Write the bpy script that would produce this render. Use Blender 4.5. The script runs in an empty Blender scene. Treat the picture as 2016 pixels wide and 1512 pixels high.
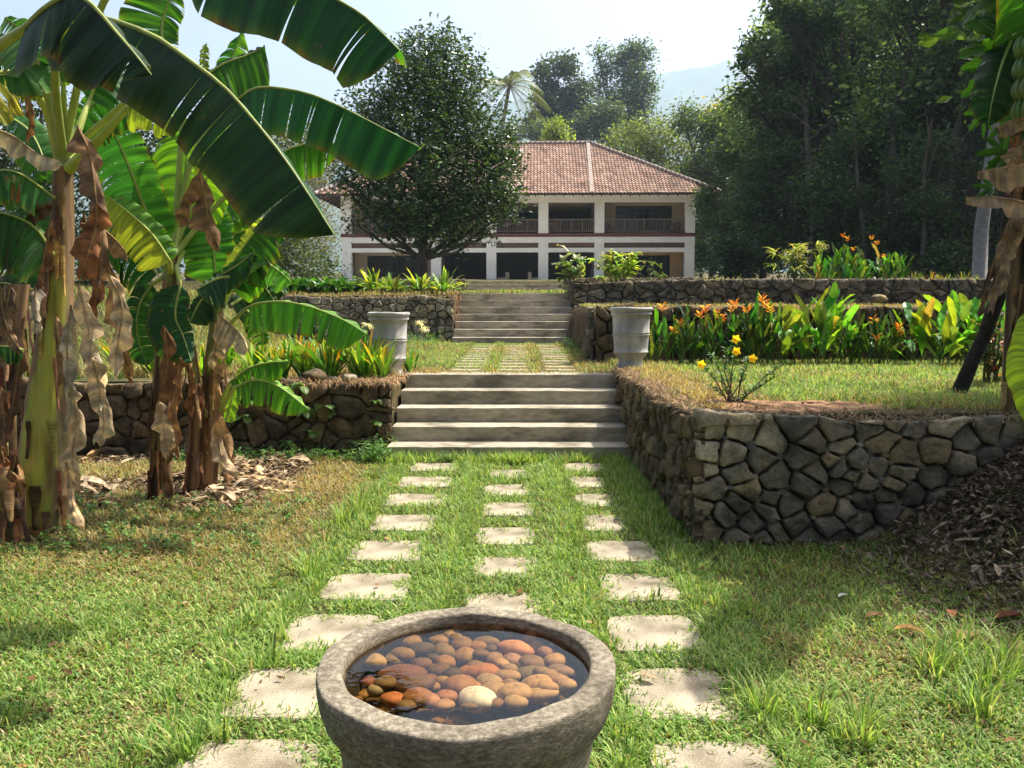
import bpy, math, random
import numpy as np
from mathutils import Vector, Matrix, noise as mnoise
random.seed(7); RNG = np.random.default_rng(7)
scene = bpy.context.scene
COL = scene.collection
# ---------------------------------------------------------------- camera
EYE = 1.48
PITCH = math.radians(5.21); YAW = math.radians(0.43)
cd = bpy.data.cameras.new('camera'); cam = bpy.data.objects.new('camera', cd); COL.objects.link(cam)
cam.location = (0, 0, EYE); cam.rotation_euler = (math.pi/2 - PITCH, 0, YAW)
cd.sensor_width = 36; cd.lens = 1600/2016*36; cd.clip_start = 0.05; cd.clip_end = 9000
scene.camera = cam
# ---------------------------------------------------------------- world, sun, exposure
SUN = Vector((0.52, 0.30, 1.0)).normalized()
w = bpy.data.worlds.new('World'); scene.world = w; w.use_nodes = True
nt = w.node_tree; bg = nt.nodes['Background']
sky = nt.nodes.new('ShaderNodeTexSky'); sky.sky_type = 'NISHITA'; sky.sun_disc = False
sky.sun_elevation = math.asin(SUN.z); sky.sun_rotation = math.atan2(SUN.x, SUN.y)
sky.air_density = 0.8; sky.dust_density = 8.0; sky.ozone_density = 1.0
nt.links.new(sky.outputs[0], bg.inputs[0]); bg.inputs[1].default_value = 0.115
sd = bpy.data.lights.new('sun', 'SUN'); sun = bpy.data.objects.new('sun', sd); COL.objects.link(sun)
sd.energy = 5.0; sd.angle = math.radians(0.5); sd.color = (1.0, 0.93, 0.82)
sun.location = (10, 10, 40); sun.rotation_euler = SUN.to_track_quat('Z', 'Y').to_euler()
scene.view_settings.view_transform = 'Standard'; scene.view_settings.look = 'None'
scene.view_settings.exposure = 1.0; scene.view_settings.gamma = 1
scene.render.engine = 'CYCLES'
cy = scene.cycles
cy.use_denoising = True; cy.max_bounces = 7; cy.diffuse_bounces = 3; cy.glossy_bounces = 2
cy.transmission_bounces = 4; cy.transparent_max_bounces = 10; cy.volume_bounces = 1
cy.caustics_reflective = False; cy.caustics_refractive = False
cy.use_adaptive_sampling = True; cy.adaptive_threshold = 0.015
cy.sample_clamp_indirect = 6
try: cy.denoising_prefilter = 'ACCURATE'
except Exception: pass

# ---------------------------------------------------------------- pixel <-> place
RC = Matrix.Rotation(YAW, 3, 'Z') @ Matrix.Rotation(math.pi/2 - PITCH, 3, 'X')
def ray(px, py): return RC @ Vector(((px-1008)/1600, -(py-756)/1600, -1))
def P(px, py, D):                      # point of the picture at world depth y = D
    r = ray(px, py); t = D/r.y; return Vector((r.x*t, D, EYE + r.z*t))
def G(px, py, z):                      # point of the picture on the level z
    r = ray(px, py); t = (z-EYE)/r.z; return Vector((r.x*t, r.y*t, z))
def X(px, D): return P(px, 610, D).x
def Z(py, D): return P(1020, py, D).z
def R(a, b): return random.uniform(a, b)
def hx(s):
    s = s.lstrip('#'); o = []
    for i in (0, 2, 4):
        c = int(s[i:i+2], 16)/255; o.append(c/12.92 if c <= .04045 else ((c+.055)/1.055)**2.4)
    return tuple(o)
def mixc(a, b, t): return tuple(a[i]*(1-t)+b[i]*t for i in range(3))
def ss(a, b, x):
    t = np.clip((x-a)/(b-a), 0, 1); return t*t*(3-2*t)
def n2(x, y, s=1.0, seed=0):           # cheap smooth value noise, arrays, about -1..1
    x = np.asarray(x, float)*s+seed*17.3; y = np.asarray(y, float)*s+seed*9.1
    v = (np.sin(x*1.7+1.3*np.sin(y*1.1+seed))+np.sin(y*1.9+1.7*np.sin(x*.8+2+seed))+np.sin((x+y)*3.1+seed)*.5+np.sin((x*2.3-y*2.9)+1.1*np.sin(x*1.9))*.5)
    return v/3

# ---------------------------------------------------------------- objects
def tag(o, label=None, cat=None, group=None, kind=None):
    if label: o['label'] = label
    if cat: o['category'] = cat
    if group: o['group'] = group
    if kind or cat: o['kind'] = kind or 'thing'
    return o
def empty(name, loc, label, cat, group=None, rz=0):
    o = bpy.data.objects.new(name, None); COL.objects.link(o); o.location = loc; o.rotation_euler = (0, 0, rz)
    o.empty_display_size = .2
    return tag(o, label, cat, group)
class MB:                               # mesh batch: world coordinates unless told otherwise
    def __init__(s): s.v = []; s.f = []; s.c = []; s.m = []; s.uv = []; s.n = 0
    def add(s, V, F, col=(1, 1, 1), mat=0, uv=None):
        V = np.asarray(V, float).reshape(-1, 3); k = len(V)
        s.v.append(V)
        C = np.asarray(col, float)
        s.c.append(np.tile(C, (k, 1)) if C.ndim == 1 else C)
        s.uv.append(np.zeros((k, 2)) if uv is None else np.asarray(uv, float))
        if isinstance(F, np.ndarray): s.f.append((F+s.n, mat))
        else:
            by = {}
            for f in F: by.setdefault(len(f), []).append(f)
            for f in by.values(): s.f.append((np.array(f)+s.n, mat))
        s.n += k
    def quadgrid(s, V, nu, nv, col=(1, 1, 1), mat=0, uv=None, closed=False):   # V is nu x nv
        i = np.arange(nu-1)[:, None]; j = np.arange(nv if closed else nv-1)[None, :]; j2 = (j+1) % nv
        F = np.stack([i*nv+j, (i+1)*nv+j, (i+1)*nv+j2, i*nv+j2], -1).reshape(-1, 4)
        s.add(V, F, col, mat, uv)
    def box(s, a, b, col=(1, 1, 1), mat=0):
        (x0, y0, z0), (x1, y1, z1) = a, b
        V = [(x0,y0,z0),(x1,y0,z0),(x1,y1,z0),(x0,y1,z0),(x0,y0,z1),(x1,y0,z1),(x1,y1,z1),(x0,y1,z1)]
        s.add(V, [(0,3,2,1),(4,5,6,7),(0,1,5,4),(1,2,6,5),(2,3,7,6),(3,0,4,7)], col, mat)
    def tube(s, pts, rad, k=8, col=(1, 1, 1), mat=0, cap=True, rough=0):
        pts = [Vector(p) for p in pts]; n = len(pts)
        if not hasattr(rad, '__len__'): rad = [rad]*n
        V = []; prev = Vector((1, 0.13, 0))
        for i, p in enumerate(pts):
            t = (pts[min(i+1, n-1)]-pts[max(i-1, 0)]).normalized()
            a = (prev - t*prev.dot(t))
            if a.length < 1e-4: a = t.orthogonal()
            a.normalize(); b = t.cross(a); prev = a
            for j in range(k):
                an = 2*math.pi*j/k; r = rad[i]*(1+(R(-rough, rough) if rough else 0))
                V.append(p+a*math.cos(an)*r+b*math.sin(an)*r)
        uv = [(j/k, i/max(1, n-1)) for i in range(n) for j in range(k)]
        s.quadgrid(np.array([tuple(v) for v in V]), n, k, col, mat, uv, closed=True)
        if cap:
            s.f.append((np.array([[s.n-k+j for j in range(k)]]), mat)); s.f.append((np.array([[s.n-n*k+j for j in range(k)][::-1]]), mat))
    def lathe(s, prof, k=48, loc=(0, 0, 0), col=(1, 1, 1), mat=0):
        V = [(loc[0]+r*math.cos(2*math.pi*j/k), loc[1]+r*math.sin(2*math.pi*j/k), loc[2]+z) for r, z in prof for j in range(k)]
        s.quadgrid(V, len(prof), k, col, mat, [(j/k, i/len(prof)) for i in range(len(prof)) for j in range(k)], closed=True)
    def build(s, name, mats, parent=None, smooth=False, local=None):
        me = bpy.data.meshes.new(name)
        V = np.concatenate(s.v) if s.v else np.zeros((0, 3))
        org = Vector((0, 0, 0))
        if local is not None: org = Vector(local)
        elif parent is not None: org = Vector(parent.get('_org', (0, 0, 0)))
        V = V-np.array(org)
        rot = parent.rotation_euler.z if (parent is not None and parent.parent is None) else 0
        me.vertices.add(len(V)); me.vertices.foreach_set('co', V.astype(np.float32).ravel())
        li = []; st = []; tot = []; mi = []; pos = 0
        for F, m in s.f:
            k = F.shape[1]; li.append(F.ravel()); c = len(F)
            st.append(pos+np.arange(c)*k); tot.append(np.full(c, k)); mi.append(np.full(c, m)); pos += c*k
        li = np.concatenate(li).astype(np.int32)
        me.loops.add(len(li)); me.loops.foreach_set('vertex_index', li)
        st = np.concatenate(st).astype(np.int32)
        me.polygons.add(len(st)); me.polygons.foreach_set('loop_start', st)
        try: me.polygons.foreach_set('loop_total', np.concatenate(tot).astype(np.int32))
        except Exception: pass
        me.polygons.foreach_set('material_index', np.concatenate(mi).astype(np.int32))
        me.polygons.foreach_set('use_smooth', np.full(len(st), smooth))
        C = np.concatenate(s.c); C = np.concatenate([C, np.ones((len(C), 1))], 1)
        a = me.color_attributes.new('col', 'FLOAT_COLOR', 'POINT'); a.data.foreach_set('color', C.astype(np.float32).ravel())
        U = np.concatenate(s.uv)
        if np.abs(U).max() > 0:
            u = me.uv_layers.new(name='uv'); u.data.foreach_set('uv', U[li].astype(np.float32).ravel())
        for m in (mats if isinstance(mats, (list, tuple)) else [mats]): me.materials.append(m)
        me.update(calc_edges=True)
        o = bpy.data.objects.new(name, me); COL.objects.link(o)
        if parent is not None: o.parent = parent
        else: o.location = org
        o['_org'] = tuple(org)
        return o
def root(name, loc, label, cat, group=None):
    o = empty(name, loc, label, cat, group); o['_org'] = tuple(loc); return o
def sub(parent): return parent   # children share the thing's origin
def dup(o, loc=None, rz=0, scale=1, label=None, group=None):
    def cp(x, par):
        c = x.copy(); COL.objects.link(c)
        if par is not None: c.parent = par
        for ch in x.children: cp(ch, c)
        return c
    r = cp(o, None)
    if loc is not None: r.location = loc
    r.rotation_euler = (0, 0, rz); r.scale = (scale,)*3 if not hasattr(scale, '__len__') else scale
    if label: r['label'] = label
    if group: r['group'] = group
    return r

# ---------------------------------------------------------------- materials
def nodes(name):
    m = bpy.data.materials.new(name); m.use_nodes = True; t = m.node_tree
    return m, t, t.nodes['Principled BSDF'], t.nodes['Material Output']
def nd(t, kind, **k):
    n = t.nodes.new(kind)
    for a, b in k.items():
        if a.startswith('i_'):
            key = a[2:]; key = int(key) if key.isdigit() else key.replace('_', ' ')
            n.inputs[key].default_value = b
        else: setattr(n, a, b)
    return n
def ramp(t, fac, stops):
    r = t.nodes.new('ShaderNodeValToRGB'); e = r.color_ramp.elements
    while len(e) < len(stops): e.new(.5)
    for x, (p, c) in zip(e, stops): x.position = p; x.color = (*c, 1) if len(c) == 3 else c
    t.links.new(fac, r.inputs[0]); return r.outputs[0]
def mul(t, a, b, mode='MULTIPLY', f=1.0):
    m = nd(t, 'ShaderNodeMix', data_type='RGBA', blend_type=mode); m.inputs[0].default_value = f
    t.links.new(a, m.inputs[6]); t.links.new(b, m.inputs[7]); return m.outputs[2]
def noisemat(name, stops, scale=5, detail=6, rough=.9, bump=.3, bscale=None, stretch=(1, 1, 1), stops2=None, scale2=1.2, col=False, spec=.3, bdist=.02, rdist=.6):
    m, t, b, o = nodes(name); L = t.links.new
    tc = nd(t, 'ShaderNodeTexCoord'); mp = nd(t, 'ShaderNodeMapping'); mp.inputs['Scale'].default_value = stretch
    L(tc.outputs['Object'], mp.inputs[0])
    n = nd(t, 'ShaderNodeTexNoise', i_Scale=scale, i_Detail=detail, i_Roughness=rdist); L(mp.outputs[0], n.inputs[0])
    c = ramp(t, n.outputs[0], stops)
    if stops2:
        n2_ = nd(t, 'ShaderNodeTexNoise', i_Scale=scale2, i_Detail=5); L(mp.outputs[0], n2_.inputs[0])
        c = mul(t, c, ramp(t, n2_.outputs[0], stops2))
    if col:
        a = nd(t, 'ShaderNodeVertexColor', layer_name='col'); c = mul(t, c, a.outputs[0])
    L(c, b.inputs['Base Color']); b.inputs['Roughness'].default_value = rough; b.inputs['Specular IOR Level'].default_value = spec
    if bump:
        n3 = nd(t, 'ShaderNodeTexNoise', i_Scale=bscale or scale*3, i_Detail=8, i_Roughness=.65); L(mp.outputs[0], n3.inputs[0])
        bp = nd(t, 'ShaderNodeBump', i_Strength=bump, i_Distance=bdist); L(n3.outputs[0], bp.inputs['Height']); L(bp.outputs[0], b.inputs['Normal'])
    return m
def leafmat(name, tr=.45, rough=.45, spec=.4, veins_sheen=0, trcol=(1.5, 1.35, .45), noise=.25, nscale=8):
    m, t, b, o = nodes(name); L = t.links.new
    a = nd(t, 'ShaderNodeVertexColor', layer_name='col'); c = a.outputs[0]
    tc = nd(t, 'ShaderNodeTexCoord')
    n = nd(t, 'ShaderNodeTexNoise', i_Scale=nscale, i_Detail=3); L(tc.outputs['Object'], n.inputs[0])
    c = mul(t, c, ramp(t, n.outputs[0], [(.3, (1-noise,)*3), (.7, (1+noise,)*3)]))
    L(c, b.inputs['Base Color']); b.inputs['Roughness'].default_value = rough; b.inputs['Specular IOR Level'].default_value = spec
    if veins_sheen:
        uv = nd(t, 'ShaderNodeUVMap', uv_map='uv'); mp = nd(t, 'ShaderNodeMapping'); mp.inputs['Scale'].default_value = (veins_sheen, 1, 1); L(uv.outputs[0], mp.inputs[0])
        wv = nd(t, 'ShaderNodeTexNoise', i_Scale=1.0, i_Detail=4, i_Roughness=.7); wv.noise_dimensions = '2D'; L(mp.outputs[0], wv.inputs[0])
        bp = nd(t, 'ShaderNodeBump', i_Strength=.55, i_Distance=.008); L(wv.outputs[0], bp.inputs['Height']); L(bp.outputs[0], b.inputs['Normal'])
        mp2 = nd(t, 'ShaderNodeMapping'); mp2.inputs['Scale'].default_value = (veins_sheen*.12, .35, 1); L(uv.outputs[0], mp2.inputs[0]); w2 = nd(t, 'ShaderNodeTexNoise', i_Scale=1.0, i_Detail=3); w2.noise_dimensions = '2D'; L(mp2.outputs[0], w2.inputs[0]); c = mul(t, c, ramp(t, w2.outputs[0], [(.35, (.68, .7, .7)), (.5, (1, 1, 1)), (.66, (1.5, 1.42, 1.1))])); c = mul(t, c, ramp(t, wv.outputs[0], [(.35, (.8, .8, .8)), (.65, (1.2, 1.2, 1.15))])); L(c, b.inputs['Base Color'])  # sheen stripes put into the blade colour as broad pale and dark bands
    if veins_sheen > 60:
        ns = nd(t, 'ShaderNodeTexNoise', i_Scale=5.0, i_Detail=5, i_Roughness=.7); L(tc.outputs['Object'], ns.inputs[0]); sp = nd(t, 'ShaderNodeRGB'); sp.outputs[0].default_value = (.16, .10, .035, 1)
        mxs = nd(t, 'ShaderNodeMix', data_type='RGBA'); L(ramp(t, ns.outputs[0], [(.66, (0, 0, 0)), (.71, (.8, .8, .8))]), mxs.inputs[0]); L(c, mxs.inputs[6]); L(sp.outputs[0], mxs.inputs[7]); c = mxs.outputs[2]; L(c, b.inputs['Base Color'])
    if tr:
        tb = nd(t, 'ShaderNodeBsdfTranslucent'); g = nd(t, 'ShaderNodeRGB'); g.outputs[0].default_value = (*trcol, 1)
        L(mul(t, c, g.outputs[0]), tb.inputs[0])
        mx = nd(t, 'ShaderNodeMixShader'); mx.inputs[0].default_value = tr
        L(b.outputs[0], mx.inputs[1]); L(tb.outputs[0], mx.inputs[2]); L(mx.outputs[0], o.inputs[0])
    return m
def plain(name, col, rough=.7, spec=.4, metal=0):
    m, t, b, o = nodes(name); L = t.links.new
    tc = nd(t, 'ShaderNodeTexCoord'); n = nd(t, 'ShaderNodeTexNoise', i_Scale=2.5, i_Detail=8); L(tc.outputs['Object'], n.inputs[0])
    L(ramp(t, n.outputs[0], [(.3, tuple(x*.82 for x in col)), (.7, tuple(min(1, x*1.12) for x in col))]), b.inputs['Base Color'])
    b.inputs['Roughness'].default_value = rough; b.inputs['Specular IOR Level'].default_value = spec; b.inputs['Metallic'].default_value = metal
    return m
MAT = {}
MAT['ground'] = noisemat('ground_soil', [(.3, (.035, .035, .014)), (.5, (.075, .065, .028)), (.68, (.13, .105, .05))], 6, 8, .95, .8, 30, stops2=[(.35, (.7, .9, .5)), (.65, (1.2, 1.05, .9))], scale2=.8)
MAT['far'] = noisemat('forest_hill', [(.3, (.025, .045, .02)), (.7, (.06, .085, .035))], .02, 8, 1, .0)
MAT['slab'] = noisemat('washed_aggregate', [(.25, (.13, .11, .08)), (.45, (.31, .27, .205)), (.7, (.50, .445, .35))], 160, 4, .9, .6, 150, stops2=[(.34, (.38, .36, .28)), (.48, (.85, .83, .78)), (.66, (1.15, 1.12, 1.06))], scale2=3.6, bdist=.004)
MAT['step'] = noisemat('worn_concrete', [(.3, (.26, .23, .175)), (.7, (.43, .39, .31))], 9, 8, .9, .35, 90, stops2=[(.33, (.50, .50, .46)), (.48, (.92, .91, .88)), (.68, (1.14, 1.13, 1.1))], scale2=2.2, stretch=(1, 1, 3), bdist=.004)
MAT['stone'] = noisemat('field_stone', [(.25, (.38, .35, .30)), (.45, (.62, .6, .56)), (.62, (1.0, .96, .9)), (.78, (1.4, 1.35, 1.2))], 9, 10, .92, .9, 22, col=True, stops2=[(.34, (.5, .5, .45)), (.5, (1, 1, 1)), (.66, (1.45, 1.38, 1.15))], scale2=5.0, bdist=.05, rdist=.75)
MAT['dirt'] = noisemat('wall_dirt', [(.3, (.025, .02, .014)), (.7, (.09, .065, .04))], 8, 8, 1, .9, 25, bdist=.03)
MAT['root'] = leafmat('dry_roots', .1, .9, .1, trcol=(1, .8, .5))
MAT['grass'] = leafmat('grass_blades', .45, .5, .35, trcol=(1.2, 1.12, .6), noise=.12, nscale=2)
MAT['leaf'] = leafmat('green_leaves', .42, .42, .45)
MAT['gloss'] = leafmat('glossy_leaves', .2, .27, .75, trcol=(1.3, 1.25, .4))
MAT['forest'] = leafmat('forest_leaves', .42, .4, .5, trcol=(1.6, 1.5, .6))
MAT['banana'] = leafmat('banana_blade', .42, .42, .4, veins_sheen=90, trcol=(1.6, 1.5, .42), noise=.12, nscale=3)
MAT['rib'] = leafmat('banana_rib', .15, .4, .4, noise=.15)
MAT['dry'] = leafmat('dry_banana_leaf', .15, .85, .15, veins_sheen=50, trcol=(1.1, 1.0, .85), noise=.4, nscale=14)
MAT['bark'] = noisemat('bark', [(.3, (.05, .042, .032)), (.7, (.19, .165, .13))], 5, 8, .95, .9, 12, stretch=(1, 1, .3), bdist=.05)
MAT['urn'] = noisemat('glazed_pot', [(.3, (.27, .265, .255)), (.55, (.37, .365, .35)), (.75, (.47, .465, .45))], 4, 8, .55, .15, 60, stops2=[(.3, (.7, .7, .68)), (.7, (1.15, 1.14, 1.1))], scale2=9, bdist=.003, stretch=(1, 1, .5))
# ================================================================ the land
XC = -0.07
SL, SR = XC-1.215, XC+1.215           # sides of the stairs
def t3(y): return np.interp(y, [16, 18, 24, 31, 31.6, 40, 54, 70, 100, 170, 400], [1.75, 1.85, 1.93, 2.05, 2.58, 2.95, 3.32, 3.4, 6, 9, 14])
def gz(x, y):
    x = np.asarray(x, float); y = np.asarray(y, float)
    low = .012*n2(x, y, 1.5)
    heap = (.75+.10*n2(x, y, 2.4, 6)+.03*n2(x, y, 7, 2))*ss(2.0, 3.5, x+.12*n2(y, x, 2.1, 3))*ss(3.2, 4.7, y)*(1-ss(5.0, 5.3, y))
    c = np.where(y < 9.28, low*0, np.where(y < 18.08, .745+.012*np.clip(y-9.2, 0, 9), t3(y)))
    l = np.where(y < 8.42, low, np.where(y < 16.6, .735+.012*np.clip(y-9, 0, 9)+.01*n2(x, y, 2), t3(y)+.02*n2(x, y, 1.2)))
    # the far left is a rough bank of dry grass, not a clean terrace
    bank = ss(-4.2, -6.5, x); l = l*(1-bank)+bank*np.where(y < 8.42, l, np.maximum(l, .74+1.0*ss(9, 14, y)+.03*n2(x, y, 2.5)))
    r = np.where(y < 5.34, low+heap, np.where(y < 11.05, .80+.012*n2(x, y, 3), np.where(y < 17.6, 1.50+.06*ss(11, 17, y)+.03*n2(x, y, 2.2), t3(y)+.22*ss(18.5, 17.6, y)*0+.04*n2(x, y, 1.2)+.1*ss(31, 20, y))))
    z = np.where(x < SL-.02, l, np.where(x > SR+.02, r, c))
    return z
def gz1(x, y): return float(gz(np.array([x]), np.array([y]))[0])
def lines(segs): return np.concatenate([np.linspace(a, b, n, endpoint=False) for a, b, n in segs])
xs = lines([(-3500, -60, 20), (-60, -14, 24), (-14, -4, 40), (-4, SL-.05, 60), (SL-.05, SL-.03, 1), (SL-.01, SR+.01, 40), (SR+.03, 4, 60), (4, 14, 40), (14, 60, 24), (60, 3500, 22)])
e = .004
ys = lines([(-12, 0, 20), (0, 5.33, 110), (5.33, 5.35, 2), (5.35, 8.41, 50), (8.41, 8.43, 2), (8.43, 9.27, 14), (9.27, 9.29, 2), (9.29, 11.04, 30), (11.04, 11.06, 2), (11.06, 16.59, 60), (16.59, 16.61, 2), (16.61, 17.59, 12), (17.59, 17.61, 2), (17.61, 18.07, 4), (18.07, 18.09, 2), (18.09, 31, 50), (31, 31.6, 3), (31.6, 100, 50), (100, 2750, 34)])
XX, YY = np.meshgrid(xs, ys, indexing='ij')
ZZ = gz(XX, YY)
b = MB(); b.quadgrid(np.stack([XX, YY, ZZ], -1).reshape(-1, 3), len(xs), len(ys))
go = b.build('ground', MAT['ground'], smooth=False); tag(go, 'earthy garden ground rising in terraces to the house', 'ground', kind='structure')

# far hill
prof_x = [-1200, -300, 300, 600, 900, 1040, 1130, 1200, 1290, 1350, 1430, 1500, 1600, 1800, 2016, 2600, 3400]
prof_y = [420, 330, 270, 245, 225, 195, 165, 168, 152, 137, 125, 131, 150, 175, 205, 260, 420]
b = MB(); nu, nv = 260, 26; V = []
for i in range(nu):
    px = -1200+4600*i/(nu-1); pt = P(px, float(np.interp(px, prof_x, prof_y)), 2600)
    for j in range(nv):
        t = j/(nv-1); yy = 2600-950*(1-t)**1.0
        zz = 10+(pt.z-10)*(t**.75)+(24.0*float(n2(px*.02, t*6, 1.3))+7*float(n2(px*.11, t*20, 1.7, 3)))*(t if t < .97 else .5)
        V.append((pt.x*yy/2600, yy, zz))
b.quadgrid(V, nu, nv)
hill = b.build('hill', MAT['far'], smooth=True); tag(hill, 'forested hill fading blue in the haze behind the house', 'hill', kind='structure')

# ================================================================ stairs
def stairs(name, x0, x1, y0, tread, zs, label, ydeep=.6, jit=0):
    t = root(name, (0.5*(x0+x1), y0, zs[0]), label, 'steps')
    for i in range(len(zs)-1):
        b = MB(); ya = y0+tread*i; yb = y0+tread*(i+1) if i < len(zs)-2 else y0+tread*i+ydeep
        x_0, x_1 = x0+R(-jit, jit), x1+R(-jit, jit)
        z0, z1 = zs[0]-.05 if i == 0 else zs[i]-.03, zs[i+1]
        n = 40; xsn = np.linspace(x_0, x_1, n); c = .007   # slightly chipped, bevelled nosing
        rows = []
        for (yy, zz, am) in [(ya, z0, .0), (ya, z1-c*1.4, .004), (ya+c*.5, z1-c*.3, .004), (ya+c*1.6, z1, .001), (yb, z1, 0)]:
            rows.append(np.stack([xsn, yy+am*n2(xsn, zz*9, 5, i), zz+am*.6*n2(xsn, yy, 9, i+3)], -1))
        V = np.stack(rows, 1).reshape(-1, 3)
        b.quadgrid(V, n, 5)
        # ends
        for k in (0, n-1):
            q = V[k*5:(k+1)*5]; b.add(np.vstack([q, [q[-1][0], yb, z0]]), [tuple(range(6)) if k else tuple(range(6))[::-1]])
        b.build('step', MAT['step'], t)
    return t
stairs('garden_steps', SL, SR, 7.87, .335, [.0, .145, .295, .447, .598, .75], 'five wide grey concrete steps nearest the stone basin', ydeep=.38)
stairs('garden_steps', SL, SR, 15.85, .36, [.80, .945, 1.095, 1.245, 1.395, 1.545, 1.695, 1.845], 'middle flight of seven grey concrete steps above the lit path', ydeep=.5)
stairs('garden_steps', -1.94, 1.66, 30.5, .36, [2.03, 2.17, 2.31, 2.45, 2.585], 'small upper flight of concrete steps in front of the house', ydeep=.6)

# ================================================================ rubble walls
def clip(poly, m, nrm):
    out = []; k = len(poly)
    for i in range(k):
        a, c = poly[i], poly[(i+1) % k]; da = (a-m)@nrm; dc = (c-m)@nrm
        if da <= 0: out.append(a)
        if (da < 0 < dc) or (dc < 0 < da): out.append(a+(c-a)*(da/(da-dc)))
    return out
def cells(seeds, W, H, an=1.0):
    S = np.array(seeds, float); res = []
    for i, s in enumerate(S):
        poly = [np.array(q, float) for q in ((0, 0), (W, 0), (W, H), (0, H))]
        d = np.hypot((S[:, 0]-s[0])/an, S[:, 1]-s[1]); idx = np.argsort(d)[1:18]
        for j in idx:
            q = S[j]; n = (q-s)/np.array([an*an, 1]); poly = clip(poly, (q+s)/2, n)
            if len(poly) < 3: break
        res.append(poly)
    return res
def stone_geo(b, poly, org, U, Nn, gap, depth, col, top_fn=None, rough=.012, W3=Vector((0, 0, 1)), fine=True):
    poly = np.array(poly); c = poly.mean(0)
    a = 0.5*abs(sum(poly[i][0]*poly[(i+1) % len(poly)][1]-poly[(i+1) % len(poly)][0]*poly[i][1] for i in range(len(poly))))
    if a < .0006: return
    rad = math.sqrt(a/math.pi)
    # resample and round the corners
    pts = []
    for i in range(len(poly)):
        p, q = poly[i], poly[(i+1) % len(poly)]; L = np.linalg.norm(q-p); k = max(1, int(L/max(.04, rad*.45)))
        for j in range(k): pts.append(p+(q-p)*j/k)
    for _ in range(2 if fine else 1):
        n = []
        for i in range(len(pts)):
            p, q = pts[i], pts[(i+1) % len(pts)]; n += [p*.81+q*.19, p*.19+q*.81] if _ == 0 else [p*.75+q*.25]
        pts = n
    pts = np.array(pts); k = len(pts)
    d = pts-c; dist = np.linalg.norm(d, axis=1, keepdims=True)
    ang = np.arctan2(d[:, 1], d[:, 0]); sd = R(0, 50)
    wob = 1+.05*np.sin(ang*3+sd)+.035*np.sin(ang*7+sd*2)+.02*np.sin(ang*13+sd*3)
    g = gap*.7/np.maximum(dist, 1e-3)
    tilt = np.array([R(-.35, .35), R(-.35, .35)])
    rings = [(1.0, -.02), (1.0, .50), (.975, .80), (.90, .98), (.62, 1.02), (.3, 1.03)] if fine else [(1, -.02), (.97, .6), (.8, .95), (.4, 1.0)]
    V = []
    for sc_, h in rings:
        q = c+d*(1-np.clip(g, 0, .5))*wob[:, None]*sc_
        hh = depth*h + (tilt[0]*(q[:, 0]-c[0])+tilt[1]*(q[:, 1]-c[1]))*(.55 if h > .5 else .1)
        for (u, v), z in zip(q, hh):
            nz = mnoise.noise(Vector((u*7+sd, v*9, z*5)))*rough*1.7+mnoise.noise(Vector((u*26+sd, v*34, 3)))*rough*.7+abs(mnoise.noise(Vector((u*14, v*14+sd, 9))))*rough*1.2
            if h < .3: nz = 0
            V.append(org+U*u+W3*v+Nn*(z+nz))
    V.append(org+U*c[0]+W3*c[1]+Nn*(depth*1.02+R(-.3, .5)*rough))
    F = []
    nr = len(rings)
    for i in range(nr-1):
        for j in range(k): F.append((i*k+j, i*k+(j+1) % k, (i+1)*k+(j+1) % k, (i+1)*k+j))
    for j in range(k): F.append(((nr-1)*k+j, (nr-1)*k+(j+1) % k, nr*k))
    b.add([tuple(v) for v in V], F, col)
def stonecol(kind=0):
    base = random.choice([(.33, .32, .29), (.29, .28, .255), (.36, .33, .27), (.25, .24, .225), (.40, .36, .27), (.44, .42, .36)] if kind == 0 else [(.30, .235, .16), (.35, .27, .18), (.25, .21, .16), (.28, .22, .15)] if kind == 1 else [(.50, .48, .43), (.40, .38, .34), (.55, .52, .46), (.34, .32, .28), (.45, .40, .32)])
    k = R(.72, 1.2)*(.62 if kind < 2 else .9); return (base[0]*k, base[1]*k*.97, base[2]*k*.88)
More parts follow.
